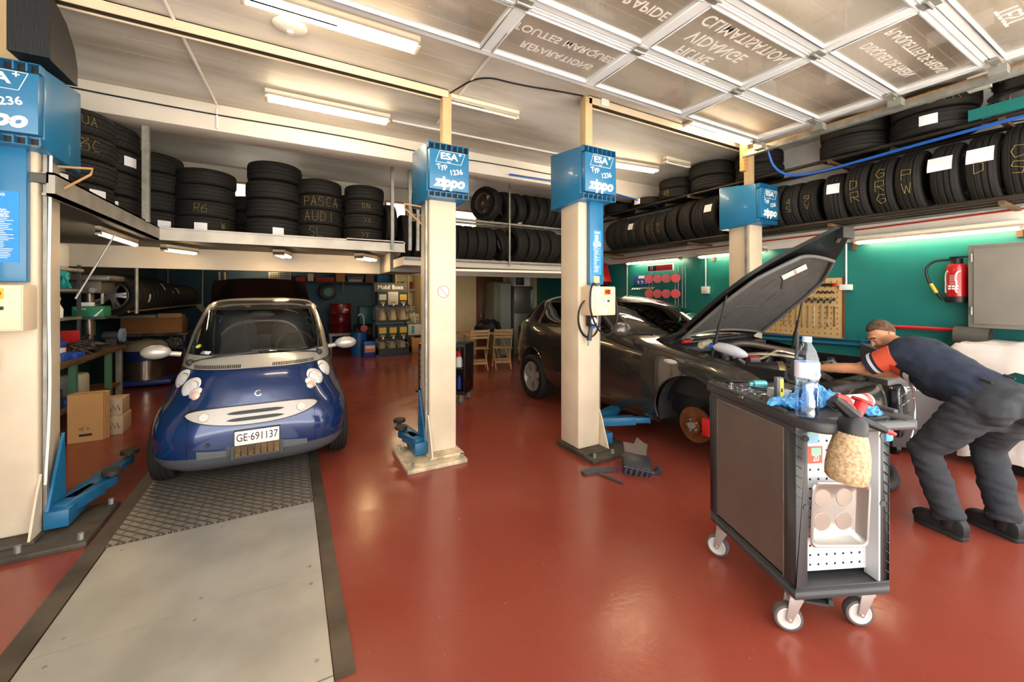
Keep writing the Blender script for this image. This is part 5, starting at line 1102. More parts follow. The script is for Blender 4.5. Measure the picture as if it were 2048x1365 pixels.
# water bottle
wb = thing('water_bottle', 'large clear plastic water bottle standing on the front corner of tool cart', 'bottle', CM @ V((.03, -.03, 1.036)), CT)
bp_ = [(0, .004), (.03, .0), (.042, .008), (.045, .03), (.043, .05), (.046, .058), (.043, .07), (.046, .08), (.043, .095), (.046, .105), (.043, .12), (.046, .13), (.04, .15), (.044, .165), (.046, .18), (.046, .25), (.044, .265), (.034, .3), (.02, .325), (.0155, .335), (.0155, .345)]
MB().lathe(bp_, 32).build('bottle_body', glass('bottle plastic', '#e6f1fa', .35, .02), wb)
MB().lathe([(0, .008), (.041, .012), (.042, .13), (0, .131)], 24).build('water', glass('water', '#d5e6f5', .15), wb)
MB().lathe([(.0468, .18), (.0468, .248)], 32).build('label_wrap', M('bottle label', '#e8e4f2', .5), wb)
MB().prism([(0, .022), (.01, .004), (.016, -.012), (.006, -.02), (0, -.006), (-.006, -.02), (-.016, -.012), (-.01, .004)], 0, .001, axm((.012, -.0462, .205), (1, .25, 0), (0, 0, 1))).build('drop_print', M('bluish print', '#7d9fc0', .5), wb)
MB().cyl((0, 0, .335), (0, 0, .358), .018, n=20).build('bottle_cap', M('pale blue cap', '#bcd8f0', .4), wb)
def on_cart(x, y, z=1.037): return CM @ V((x, y, z))
def crumple(c, r, seed, k=.45, fr=16, n=64, m=36):
    b = MB().ball((0, 0, 0), 1, n, m); o = V((seed*3.1, seed*1.7, 0))
    b.v = [V((p.x*r[0], p.y*r[1], p.z*r[2])) for p in b.v]
    b.v = [p*(1+k*1.5*noise.noise(p*fr+o)-k*.9*abs(noise.noise(p*fr*2.2+o)))+V((0, 0, k*r[2]*(2.2*noise.noise(p*fr*2.3+o)-1.5*abs(noise.noise(p*fr*4+o))))) for p in b.v]
    zmin = min(p.z for p in b.v); lift = max(0, -zmin-.0); b.v = [V((p.x, p.y, max(p.z, -r[2]*.7)+r[2]*.7))+V(c) for p in b.v]; return b
gl_ = M('blue nitrile', '#4f9bd0', .45, var=.08, vs=20)
for c, r, sd_, lab in (((.08, .14), (.1, .065, .026), 1, 'crumpled blue nitrile glove left of the water bottle on tool cart'), ((.27, .2), (.13, .09, .04), 2, 'largest heap of crumpled blue nitrile gloves behind water bottle on tool cart'), ((.36, -.01), (.06, .05, .022), 3, 'crumpled blue nitrile glove beside white spray can at front of tool cart')):
    one(crumple(on_cart(*c), r, sd_), 'nitrile_glove', gl_, lab, 'glove', c=on_cart(*c), ang=28)
one(crumple((0, 0, 0), (.03, .015, .045), 5).xf(MX.Translation(on_cart(.37, -.075, .94))), 'nitrile_glove', gl_, 'scrap of blue glove hanging under the cart handle beside spray bottle', 'glove', c=on_cart(.37, -.06, .95), ang=80)
sc_ = thing('spray_can', 'white and red spray can lying at front of tool cart beside blue glove', 'spray can', on_cart(.35, .06, 1.07), CT)
MB().cyl((-.1, 0, 0), (.1, .03, 0), .033, n=24).build('can_body', M('white can', '#e9e4e6', .35), sc_)
MB().cyl((-.06, .006, 0), (-.035, .01, 0), .0335, n=24).cyl((.06, .024, 0), (.09, .0285, 0), .0335, n=24).build('red_bands', M('red can print', '#cf4a3c', .4), sc_)
MB().cyl((-.115, -.002, 0), (-.1, 0, 0), .022, .031, n=20).cyl((-.13, -.004, 0), (-.115, -.002, 0), .018).build('can_nozzle', dgrey, sc_)
tl = thing('pocket_torch', 'yellow and grey pocket inspection torch standing upright on tool cart', 'torch', on_cart(.098, .225), CT)
MB().box((-.016, -.012, 0), (.02, .012, .125)).build('body', M('torch grey', '#5c5f62', .4), tl, bevel=.004); MB().box((.0, -.0135, 0), (.019, -.011, .115)).build('light_strip', M('yellow plastic', '#e8cf45', .4), tl); MB().box((.004, -.0145, .05), (.014, -.0135, .07)).build('switch', dgrey, tl); MB().box((.021, -.004, .055), (.026, .004, .122)).build('clip', dgrey, tl)
pb = MB()
for a, b in (((-.04, -.03, 0), (.04, .03, .003)), ((-.04, -.03, 0), (-.037, .03, .05)), ((.037, -.03, 0), (.04, .03, .05)), ((-.04, -.03, 0), (.04, -.027, .05)), ((-.04, .027, 0), (.04, .03, .05))): pb.box(a, b)
one(pb, 'parts_cup', M('translucent grey', '#b4b5b6', .3), 'small translucent grey parts cup behind yellow torch on tool cart', 'cup', loc=on_cart(.15, .29), rot=(0, 0, CT))
one(MB().cyl((-.035, 0, .02), (.04, 0, .02), .02, n=18).cyl((-.06, 0, .02), (-.035, 0, .02), .011), 'spray_can', M('turquoise can', '#5fb0b8', .35, .3), 'small turquoise can lying at far end of tool cart', 'can', loc=on_cart(.22, .53), rot=(0, 0, CT))
one(MB().lathe([(.014, 0), (.028, 0), (.028, .018), (.014, .018)], 20, closed=True), 'tape_roll', M('tape', '#3c3836', .5), 'small dark roll of tape at far left corner of tool cart', 'tape', loc=on_cart(.02, .585))
def wrench(n=1, L=.16, w_=.01):
    m = MB().box((-L/2, -w_/2, 0), (L/2, w_/2, .006))
    m.lathe([(.006, 0), (.013, 0), (.013, .008), (.006, .008)], 14, MX.Translation((L/2+.008, 0, 0)), closed=True)
    m.prism([(0, -.007), (.012, -.014), (.024, -.012), (.014, -.004), (.014, .004), (.024, .012), (.012, .014), (0, .007)], 0, .008, MX.Translation((-L/2, 0, 0)) @ MX.Rotation(PI, 4, 'Z')); return m
rw = random.Random(11)
wm_ = None
for i, (x, y, a, L, lab) in enumerate(((.03, .37, 40, .17, 'bright spanner nearest the cart edge left of torch'), (.09, .39, 10, .15, 'second spanner from cart edge behind yellow torch'), (.14, .4, -20, .18, 'third spanner lying farther in from the cart edge'), (.05, .3, 70, .13, 'short spanner just left of the yellow torch'), (.24, .35, 25, .17, 'spanner lying between parts cup and water bottle'), (.2, .44, -50, .14, 'spanner lying beside turquoise can'))):
    one(wrench(1, L), 'spanner', chrome, lab+' on tool cart', 'spanner', 'spanners on the tool cart', loc=on_cart(x, y, 1.037+.006*(i % 3)), rot=(0, 0, CT+R(a)))
for i, (x, y, h) in enumerate(((.02, .5, .018), (.05, .53, .03), (.045, .47, .014), (.09, .5, .02), (.11, .46, .014), (.0, .46, .016))):
    one(MB().lathe([(.006, 0), (.012, 0), (.012, h), (.007, h), (.006, h*.4)], 14, closed=True), 'socket', chrome, '%s chrome socket from the far left edge on tool cart' % ORD[i], 'socket', 'sockets on the tool cart', loc=on_cart(x, y))
pl_ = thing('pliers', 'pliers with blue handles among spanners on tool cart', 'pliers', on_cart(.13, .33), CT+R(-15))
MB().tube([(-.0, .0, .008), (.05, .02, .008), (.1, .022, .008)], .006).tube([(0, 0, .008), (.05, -.02, .008), (.1, -.022, .008)], .006).build('handles', M('blue grips', '#2f86d0', .4), pl_); MB().ball((-.01, 0, .008), (.03, .012, .007)).build('jaws', chrome, pl_)
sd2 = thing('screwdriver', 'screwdriver with grey handle behind water bottle on tool cart', 'screwdriver', on_cart(.3, .37), CT+R(20))
MB().cyl((0, 0, .016), (.1, 0, .016), .014, .012).build('handle', dgrey, sd2); MB().cyl((-.13, 0, .016), (0, 0, .016), .004).build('blade', chrome, sd2)
one(crumple(on_cart(.05, .255), (.035, .02, .012), 9), 'rag_scrap', M('brown rag', '#3a2a24', .9), 'small brown oily rag near yellow torch on tool cart', 'rag', c=on_cart(.05, .255))
# ---------- mechanic ----------
skin = M('skin', '#c58a66', .5, var=.08, vs=9); navy = M('navy shirt', '#1b2436', .85, var=.12, vs=6, bump=.1, bs=120)
trs = M('charcoal work trousers', '#2a2c31', .85, var=.12, vs=6, bump=.12, bs=90)
mn = thing('person', 'mechanic in navy shirt with orange sleeves and dark trousers bending over open engine bay', 'person', (3.95, .9, 0))
PV, CH = V((3.95, .75, .9)), V((4.12, 1.16, 1.13))
sp_d = (CH-PV).normalized(); lat = V((-.8, .55, .03)); lat = (lat-sp_d*lat.dot(sp_d)).normalized(); bk_ = sp_d.cross(lat)
if bk_.z < 0: bk_ = -bk_
def ell(m, pts, n=22):
    """loft of ellipses: (centre, lateral dir, other dir, r1, r2)"""
    rows = [[c+a*(r1*math.cos(2*PI*i/n))+b*(r2*math.sin(2*PI*i/n)) for i in range(n)] for c, a, b, r1, r2 in pts]
    k = len(m.v); m.grid(rows, cu=True); m.f.append([k+i for i in range(n)]); m.f.append([k+(len(rows)-1)*n+i for i in range(n)]); return m
def remesh(m, name, mat, parent, vox=.012, it=8, fold=0, fs=(9, 9, 9), fz=0, lift=None):
    me = m.mesh(name, mat); o = bpy.data.objects.new('tmp', me); COL.objects.link(o)
    a = o.modifiers.new('r', 'REMESH'); a.mode = 'VOXEL'; a.voxel_size = vox; a.use_smooth_shade = True
    b = o.modifiers.new('s', 'SMOOTH'); b.iterations = it; b.factor = .5
    n = bpy.data.meshes.new_from_object(o.evaluated_get(bpy.context.evaluated_depsgraph_get())); bpy.data.objects.remove(o)
    n.name = name; n.transform(MX.Translation(-V(parent.location)))
    if fold:
        for v in n.vertices:
            p = v.co; q = V((p.x*fs[0], p.y*fs[1], p.z*fs[2]))
            d = abs(noise.noise(q))*2-.5+.5*noise.noise(q*2.3); v.co = p+v.normal*(fold*d)
    n.polygons.foreach_set('use_smooth', [True]*len(n.polygons))
    if not n.materials: n.materials.append(mat)
    return put(n, name, parent)
SHL, SHR = V((4.0, 1.2, 1.13)), V((4.25, 1.09, 1.08))
ELL, WRL = V((3.99, 1.46, .99)), V((3.955, 1.72, .955))
ELR, WRR = V((4.25, 1.34, .95)), V((4.17, 1.58, .94))
NK, HD = V((4.17, 1.3, 1.2)), V((4.215, 1.385, 1.245))
HPL, HPR = V((3.87, .8, .86)), V((4.04, .68, .86))
KNL, KNR = V((3.86, 1.04, .5)), V((4.2, .82, .53))
AKL, AKR = V((3.79, .9, .1)), V((4.075, .72, .1))
def torso(e, neck=True):
    st = [(PV-sp_d*.06, .165, .14), (PV, .18, .15), (PV+(CH-PV)*.35, .175, .14), (PV+(CH-PV)*.7, .19, .145), (CH, .2, .135), (CH+sp_d*.07, .185, .11), (CH+sp_d*.12, .12, .085)]
    return [(c, lat, bk_, a+e, b+e) for c, a, b in st]
f = V((-.7, .42, -.58)).normalized(); u = V((-.25, .3, .9)); u = (u-f*u.dot(f)).normalized(); l = u.cross(f)
HM = MX((l, -f, u)).transposed().to_4x4(); HM.translation = HD        # local -y = face, z = crown
H = lambda x, y, z: HM @ V((x, y, z))
hm3 = HM.to_3x3()
body = ell(MB(), torso(-.02))
for s_, e_, w_ in ((SHL, ELL, WRL), (SHR, ELR, WRR)):
    body.tube([s_, s_*.5+e_*.5, e_, e_*.55+w_*.45, w_], .05, n=14, rad=[.062, .052, .043, .043, .029]).ball(e_, .042).ball(s_, .068)
body.tube([CH+sp_d*.08, NK, HD-V((0, 0, .02))], .06, n=14, rad=[.075, .062, .058])
for h_, k_, a_ in ((HPL, KNL, AKL), (HPR, KNR, AKR)): body.tube([h_, k_, a_], .06, n=12, rad=[.08, .055, .04])
body.ball(H(0, .012, .03), (.073, .092, .098), 20, 14, hm3).ball(H(0, -.03, -.045), (.054, .062, .068), 18, 12, hm3)
body.ball(H(0, -.078, -.088), (.022, .018, .016), 12, 8, hm3).ball(H(0, -.082, .038), (.045, .016, .013), 12, 8, hm3)
body.tube([H(0, -.085, .03), H(0, -.108, -.015), H(0, -.112, -.028)], .01, rad=[.008, .012, .015]).ball(H(-.03, -.075, -.02), .022, T=hm3).ball(H(.03, -.075, -.02), .022, T=hm3)
remesh(body, 'body', skin, mn, .0085, 5)
for sg in (-1, 1):
    m = MB().ball(H(sg*.073, .02, -.005), (.008, .022, .034), 12, 8, hm3).ball(H(sg*.079, .012, .004), (.006, .013, .02), 10, 6, hm3)
    m.v = [p-V(mn.location) for p in m.v]; m.build('ear', skin, mn)
    m = MB().ball(H(sg*.031, -.082, .013), (.013, .006, .0055), 12, 8, hm3); m.v = [p-V(mn.location) for p in m.v]; m.build('eye', M('eye', '#efe6df', .25), mn)
    m = MB().ball(H(sg*.031, -.087, .0125), (.0055, .003, .0055), 8, 6, hm3); m.v = [p-V(mn.location) for p in m.v]; m.build('iris', M('iris', '#2b211b', .2), mn)
    m = MB().tube([H(sg*.012, -.094, .036), H(sg*.032, -.093, .042), H(sg*.05, -.08, .036)], .0045); m.v = [p-V(mn.location) for p in m.v]; m.build('eyebrow', M('brown hair', '#40301f', .8), mn)
m = MB().tube([H(-.022, -.092, -.056), H(0, -.098, -.054), H(.022, -.092, -.056)], .0045, rad=[.003, .0055, .003]); m.v = [p-V(mn.location) for p in m.v]; m.build('mouth', M('lips', '#8f5a4c', .5), mn)
hr = MB(); rows = []
for j in range(13):
    a = PI/2-j*R(115)/12; r_ = []
    for i in range(28):
        b = 2*PI*i/28; fy = -math.cos(b)          # fy -1 = front
        aa = PI/2-(PI/2-a)*(.5 if fy < -.55 else (.5+.5*(fy+.55)/1.05 if fy < .5 else 1.0))
        d = 1+.02*noise.noise(V((i*.9, j*.9, 0)))
        r_.append(H(.0775*d*math.cos(aa)*math.sin(b), .014+.096*d*math.cos(aa)*fy*1.0, .032+.101*d*math.sin(aa)))
    rows.append(r_)
hr.grid(rows, cu=True); hr.v = [p-V(mn.location) for p in hr.v]
hr.build('hair', M('short brown hair', '#4a3524', .85, bump=.8, bs=220, hx2='#75583c', vs=40), mn, ang=80)
# hands
def hand(w_, d, up, sg):
    d = V(d).normalized(); sd = d.cross(V(up)).normalized()*sg; up = sd.cross(d)*sg
    if up.z < 0: up = -up
    m = MB().ball(w_+d*.045, .03, 14, 10, MX((d*1.45, sd*1.3, up*.5)).transposed())
    for i, (L, o) in enumerate(((.07, .03), (.078, .011), (.073, -.009), (.058, -.027))):
        a = w_+d*.075+sd*o; m.tube([a-d*.02, a+d*L*.4+up*.006, a+d*L*.72-up*.012, a+d*L*.9-up*.032], .008, n=8, rad=[.0095, .009, .008, .0065])
    a = w_+d*.02+sd*.028; m.tube([a, a+d*.03+sd*.022-up*.006, a+d*.055+sd*.024-up*.018], .01, n=8, rad=[.0125, .0105, .008])
    m.tube([w_-d*.03, w_+d*.03], .028, n=10, rad=[.028, .027])
    return remesh(m, 'hand', skin, mn, .005, 3)
hand(WRL, (WRL-ELL)+V((0, .05, -.02)), (0, 0, 1), 1); hand(WRR, (WRR-ELR), (0, 0, 1), -1)
# shirt
sh = ell(MB(), torso(.012)); sh.ball(SHL, .088).ball(SHR, .088).ball(CH+sp_d*.08, (.1, .1, .09))
sh.ball(PV+(CH-PV)*.5-bk_*.1, (.15, .15, .1))
for s_, e_ in ((SHL, ELL), (SHR, ELR)): sh.tube([s_, s_+(e_-s_)*.35], .085, n=16, rad=[.088, .082])
shirt = remesh(sh, 'shirt', navy, mn, .011, 8, .009, (7, 7, 12))
def child(m, n, mt, par, **k):
    m.v = [p-V(mn.location) for p in m.v]; return m.build(n, mt, par, **k)
orp = M('orange shirt panel', '#d9573a', .8, var=.08); wst = M('white stripe', '#d8d6d8', .8)
for s_, e_ in ((SHL, ELL), (SHR, ELR)):
    d = e_-s_
    child(MB().tube([s_+d*.12, s_+d*.3, s_+d*.5], .09, n=24, rad=[.094, .09, .083]), 'orange_sleeve', orp, shirt)
    child(MB().tube([s_+d*.5, s_+d*.57], .08, n=24, rad=[.0825, .081]), 'dark_band', navy, shirt)
    child(MB().tube([s_+d*.57, s_+d*.64], .08, n=24, rad=[.083, .081]), 'white_stripe', wst, shirt)
    child(MB().tube([s_+d*.64, s_+d*.76], .078, n=24, rad=[.081, .077]), 'sleeve_cuff', navy, shirt)
def chest(t0, t1, name, mat, e=.035):
    rows = []
    for t_ in lev(t0, t1, 4):
        c = PV+(CH-PV)*t_; a = .177+.025*t_+e; b = .143+e*.9
        rows.append([c+lat*(a*math.cos(q))+bk_*(b*math.sin(q)) for q in lev(R(160), R(345), 20)])
    child(MB().grid(rows).grid([[p+(c_-p)*.04 for p in r_] for r_, c_ in zip(rows, [PV+(CH-PV)*t_ for t_ in lev(t0, t1, 4)])]), name, mat, shirt)
chest(.78, 1.08, 'orange_chest_band', orp); chest(.74, .78, 'dark_chest_line', navy); chest(.67, .74, 'white_chest_stripe', wst)
# trousers
tr = MB(); hb = (HPL-HPR).normalized()
ell(tr, [(PV+sp_d*.05, lat, bk_, .182, .155), (PV-sp_d*.02, lat, bk_, .19, .165), (PV-sp_d*.12, lat, bk_, .18, .17)])
for s_, sg in ((HPL, 1), (HPR, -1)): tr.ball(s_-sp_d*.06+bk_*.05+lat*(-.01*sg), (.115, .115, .12))
for h_, k_, a_ in ((HPL, KNL, AKL), (HPR, KNR, AKR)):
    tr.tube([h_, h_*.5+k_*.5, k_, k_*.55+a_*.45, a_*.85+k_*.15, a_], .09, n=18, rad=[.125, .112, .092, .088, .08, .084]).ball(k_, .09)
trou = remesh(tr, 'trousers', trs, mn, .011, 8, .01, (6, 6, 16))
d = (KNL-HPL).normalized(); sdv = V((-.75, -.35, 0)).normalized()
pk_ = HPL*.45+KNL*.55+sdv*.104
child(MB().box((-.08, -.015, -.09), (.07, .012, .07), axm(pk_, sdv.cross(d), -d)).xf(MX.Identity(4)), 'cargo_pocket', trs, trou, bevel=.008) if False else None
bl = MB()
for t_ in (-.9, -.3, .5): bl.tube([PV+sp_d*.055+lat*(.19*t_)+bk_*(.165*math.sqrt(1-t_*t_)), PV-sp_d*.0+lat*(.19*t_)+bk_*(.178*math.sqrt(1-t_*t_))], .008, n=5)
child(bl, 'belt_loops', trs, trou)
# shoes
for a_, he, to in ((AKL, V((3.77, .825, 0)), V((3.85, 1.085, 0))), (AKR, V((4.055, .65, 0)), V((4.16, .9, 0)))):
    d = (to-he).normalized(); n = V((-d.y, d.x, 0)); L = (to-he).length
    prof = [(0, .028), (.08, .038), (.3, .036), (.55, .045), (.75, .05), (.92, .038), (1.0, .016)]
    out = [he+d*(L*t_)+n*q for t_, q in prof]+[he+d*(L*t_)-n*q for t_, q in reversed(prof)]
    rows = []
    for z, s_ in ((.028, 1.0), (.06, 1.06), (.1, 1.02), (.13, .88), (.145, .62)):
        r_ = []
        for p in out:
            c = he+d*(L*.42); t_ = (p-he).dot(d)/L; zz = z if z < .04 else .03+(z-.03)*(1.0 if t_ < .35 else max(.66, 1-.75*(t_-.35)))
            r_.append(c+(p-c)*s_+V((0, 0, zz)))
        rows.append(r_)
    k = MB().grid(rows, cu=True); k.f.append([len(k.v)-len(out)+i for i in range(len(out))]); k.f.append(list(range(len(out))))
    k.tube([a_+V((0, 0, .02)), he+d*(L*.3)+V((0, 0, .06))], .05, n=14)
    shoe = child(k, 'shoe', M('black work shoe', '#17181a', .6), mn)
    child(MB().prism([(p.x, p.y) for p in out], .0, .03), 'sole', M('shoe sole', '#222224', .7), shoe, bevel=.006)
    rf = MB()
    for q in range(5):
        p = he+d*(.01+q*.017)-n*(.0395-.001*q); rf.box((-.006, -.001, -.004), (.006, .002, .004), axm(p+V((0, 0, .035)), d, (0, 0, 1)))
    child(rf, 'reflector_marks', ink, shoe)
# ---------- left workbench corner ----------
def bxo(a, b, name, mat, label, cat, group=None, bevel=.004, **k):
    c = ((a[0]+b[0])/2, (a[1]+b[1])/2, a[2]); return one(MB().box(a, b), name, mat, label, cat, group, c=c, bevel=bevel, **k)
def label_on(o, s, size, mat, T, **k):       # lettering in world coordinates as a part of o
    t = text(s, size, mat, o, MX.Translation(-V(o.location)) @ T, **k); return t
def partof(o, m, name, mat, **k):
    m.v = [p-V(o.location) for p in m.v]; return m.build(name, mat, o, **k)
RIGHTF = lambda x, y, z: axm((x, y, z), (0, 1, 0), (0, 0, 1))     # text facing +X
LEFTF = lambda x, y, z: axm((x, y, z), (0, -1, 0), (0, 0, 1))     # text facing -X
gwood = M('oily bench wood', '#5a4028', .7, var=.3, vs=3); junk = M('oily scrap', '#1d1c1b', .45, .4, hx2='#565350', vs=9)
wbn = thing('workbench', 'cluttered workbench with green steel legs along the left wall', 'workbench', (-2.5, 6.6, 0))
MB().box((-2.95, 5.3, .8), (-2.08, 7.8, .86)).build('bench_top', gwood, wbn, world=True, bevel=.006)
for x, y, mt_ in ((-2.14, 5.5, greenp), (-2.14, 6.35, greenp), (-2.14, 7.35, greenp), (-2.14, 7.74, galv), (-2.85, 5.5, greenp), (-2.85, 7.7, galv)):
    MB().box((x-.03, y-.03, 0), (x+.03, y+.03, .8)).build('leg', mt_, wbn, world=True)
MB().box((-2.92, 5.35, .3), (-2.12, 7.75, .33)).build('lower_shelf', gwood, wbn, world=True)
r3 = random.Random(21)
def junkpile(x0, x1, y0, y1, z, n, hmax):
    m = MB()
    for i in range(n):
        x, y = r3.uniform(x0, x1), r3.uniform(y0, y1); s_ = r3.uniform(.02, .06)
        T = MX.Translation((x, y, z+r3.uniform(.01, hmax))) @ Euler((r3.uniform(-.5, .5), r3.uniform(-.5, .5), r3.random()*3)).to_matrix().to_4x4()
        if i % 3 == 0: m.cyl(T @ V((-s_*3, 0, 0)), T @ V((s_*3, 0, 0)), s_*.3, n=8)
        elif i % 3 == 1: m.box((-s_*2, -s_, -s_*.4), (s_*2, s_, s_*.4), T)
        else: m.tube([T @ V((-s_*2, 0, 0)), T @ V((0, s_, s_*.6)), T @ V((s_*2, 0, 0))], s_*.2, n=6)
    return m
o = one(junkpile(-2.75, -2.2, 7.06, 7.1, .875, 26, .12), 'tool_clutter', junk, 'heap of dark oily tools and scrap on the workbench', 'tool clutter', c=(-2.4, 6.9, .86)); o['kind'] = 'stuff'
o = one(junkpile(-2.24, -2.16, 6.55, 7.0, .875, 34, .1), 'tool_clutter', junk, 'row of dark oily tools along front edge of the workbench', 'tool clutter', c=(-2.2, 6.8, .86)); o['kind'] = 'stuff'
dp = thing('pillar_drill', 'grey pillar drill standing at the far end of workbench', 'drill press', (-2.42, 7.6, .86))
MB().cyl((-2.42, 7.66, .86), (-2.42, 7.66, 1.62), .045, n=18).cyl((-2.42, 7.66, 1.02), (-2.42, 7.66, 1.22), .06, n=18).build('column', M('bare steel column', '#9a8a7a', .3, .8), dp, world=True)
MB().box((-2.56, 7.45, .86), (-2.28, 7.75, .9)).build('base', dgrey, dp, world=True)
MB().box((-2.56, 7.25, 1.6), (-2.18, 7.75, 1.76)).build('drill_head', M('grey drill head', '#5a5650', .5, .3), dp, world=True, bevel=.01)
MB().box((-2.7, 7.2, 1.76), (-2.08, 7.78, 1.84)).build('belt_cover', M('belt cover', '#6d675d', .4, .4), dp, world=True, bevel=.03)
MB().cyl((-2.25, 7.25, 1.64), (-2.25, 7.2, 1.64), .035).build('depth_dial', galv, dp, world=True)
MB().cyl((-2.2, 7.35, 1.6), (-2.2, 7.35, 1.46), .018).build('chuck', galv, dp, world=True)
MB().box((-2.52, 7.18, 1.26), (-2.12, 7.6, 1.29)).build('table', dgrey, dp, world=True)
lu = bxo((-2.44, 7.2, 1.291), (-2.14, 7.45, 1.43), 'green_carton', M('green carton', '#1f7a52', .6), 'green and white printed carton on the pillar drill table', 'box')
label_on(lu, 'Lucas', .05, ink, FRONT(-2.36, 7.198, 1.4)); partof(lu, MB().prism([(.03, 0), (.06, 0), (.12, .08), (.12, .1)], 0, .001, FRONT(-2.27, 7.199, 1.3)), 'white_slash', ink)
bxo((-2.4, 7.25, 1.431), (-2.27, 7.35, 1.48), 'small_box', paper, 'small white box lying on the green carton', 'box')
shf = thing('steel_shelf', 'grey steel shelf with bottles between leftmost lift post and pillar drill', 'shelf', (-2.55, 6.5, 0))
for z in (.9, 1.28, 1.62): MB().box((-2.9, 6.1, z), (-2.28, 7.0, z+.03)).build('shelf_board', galv, shf, world=True)
for x, y in ((-2.3, 6.12), (-2.3, 6.98), (-2.88, 6.12), (-2.88, 6.98)): MB().box((x-.015, y-.015, .86), (x+.015, y+.015, 1.95)).build('post', dgrey, shf, world=True)
jc = one(MB().box((-2.55, 6.35, 1.9), (-2.3, 6.75, 2.18)).cyl((-2.42, 6.45, 2.18), (-2.42, 6.45, 2.24), .03), 'jerrycan', M('translucent white can', '#c9c6bf', .4), 'white plastic jerrycan on a bracket under the tyre platform', 'jerrycan', c=(-2.42, 6.55, 1.9), bevel=.03)
bxo((-2.6, 6.2, 1.86), (-2.26, 7.0, 1.898), 'bracket_shelf', galv, 'small bracket shelf holding the white jerrycan', 'shelf')
one(crumple((-2.42, 6.62, 1.66), (.16, .16, .12), 12), 'teal_bag', M('teal plastic bag', '#1f9a9a', .5), 'crumpled teal plastic bag on the steel shelf', 'bag', c=(-2.42, 6.6, 1.66), ang=80)
bxo((-2.5, 6.2, 1.311), (-2.32, 6.36, 1.58), 'yellow_carton', M('yellow carton', '#c9b52f', .6), 'yellow carton standing on the steel shelf', 'box')
sb = thing('spray_bottle', 'white trigger spray bottle with red neck on the steel shelf', 'spray bottle', (-2.36, 6.62, 1.311))
MB().lathe([(0, 0), (.045, 0), (.048, .1), (.02, .16), (.02, .18)], 16).build('bottle_body', whitep, sb); MB().cyl((0, 0, .18), (0, 0, .2), .022).build('neck_ring', redp, sb); MB().box((-.02, -.06, .2), (.02, .03, .24)).build('spray_head', whitep, sb, bevel=.005)
one(MB().box((-2.58, 6.2, .931), (-2.28, 6.95, .94)).box((-2.58, 6.2, .94), (-2.28, 6.22, 1.14)).box((-2.58, 6.93, .94), (-2.28, 6.95, 1.14)).box((-2.3, 6.22, .94), (-2.28, 6.93, .97)), 'red_crate', redp, 'open red parts crate on the lowest steel shelf level', 'crate', c=(-2.43, 6.6, .931))
for i, (y, z) in enumerate(((6.4, .97), (6.65, .97), (6.5, 1.05))):
    bxo((-2.5, y-.09, z+.002), (-2.31, y+.09, z+.06), 'blue_tool_box', bluep, '%s blue tool case inside the open red parts crate' % ORD[i], 'tool case', 'blue cases in red crate')
for i, (a, b, hx, lab) in enumerate((((-2.36, 5.75, .861), (-2.12, 6.02, .93), '#c9c43c', 'yellow-green carton at near end of workbench'), ((-2.34, 5.8, .931), (-2.14, 6.0, .98), '#2e7a4a', 'green carton on top of the yellow-green carton'), ((-2.4, 6.08, .861), (-2.12, 6.24, .95), '#1d49b4', 'blue carton on workbench beside yellow-green carton'), ((-2.38, 6.1, .951), (-2.15, 6.22, 1.0), '#e6e6ea', 'white carton lying on the blue carton on workbench'), ((-2.24, 6.3, .861), (-2.09, 6.5, .92), '#1d49b4', 'small blue carton at front edge of workbench'))):
    bxo(a, b, 'small_carton', M('carton '+hx+str(i), hx, .6), lab, 'box', 'cartons on the workbench')
bg_ = thing('bench_grinder', 'grey bench grinder wheel at the right end of workbench', 'bench grinder', (-2.2, 7.7, .86))
MB().cyl((-2.12, 7.72, 1.0), (-2.08, 7.72, 1.0), .1, n=26).build('grinding_wheel', M('grinding stone', '#6f86a0', .8), bg_, world=True); MB().cyl((-2.3, 7.72, 1.0), (-2.12, 7.72, 1.0), .06).box((-2.27, 7.68, .86), (-2.15, 7.76, .97)).build('motor', dgrey, bg_, world=True)
my1 = bxo((-2.55, 5.9, .331), (-2.18, 6.25, .45), 'parts_carton', M('navy carton', '#1b2b4d', .55), 'navy parts carton lettered MEYLE on lower bench shelf', 'box')
label_on(my1, 'MEYLE', .07, ink, RIGHTF(-2.178, 6.07, .39), sx=.9); label_on(my1, 'MEYLE', .07, ink, FRONT(-2.33, 5.898, .39))
my2 = bxo((-2.5, 5.95, .451), (-2.17, 6.2, .55), 'parts_carton', M('navy carton', '#1b2b4d', .55), 'navy parts carton lying on the lower carton lettered MEYLE', 'box'); label_on(my2, 'MEYLE', .05, ink, RIGHTF(-2.168, 6.07, .5))
bxo((-2.5, 6.3, .331), (-2.18, 6.55, .4), 'parts_carton', M('bright blue carton', '#2258b8', .55), 'bright blue carton on lower bench shelf beside green leg', 'box')
jg = thing('canister', 'pale plastic canister with white pump and red collar on lower bench shelf', 'canister', (-2.28, 6.75, .331))
MB().box((-.12, -.12, 0), (.12, .12, .3)).build('canister_body', M('pale canister', '#b9bba8', .45), jg, bevel=.035); MB().cyl((0, 0, .3), (0, 0, .34), .035).build('collar', redp, jg); MB().cyl((0, 0, .34), (0, 0, .46), .02).tube([(0, 0, .4), (.1, .05, .44)], .01).build('pump', whitep, jg)
one(crumple((-2.42, 5.64, .625), (.17, .12, .05), 14), 'teal_sack', M('teal sack', '#136d74', .6), 'teal plastic sack under the bench top at near end', 'sack', c=(-2.45, 5.6, .6), ang=80)
wc = bxo((-2.46, 5.56, .331), (-2.18, 5.8, .62), 'white_carton', M('white carton', '#c6c8c4', .6), 'white carton with green bottle print on lower bench shelf', 'box')
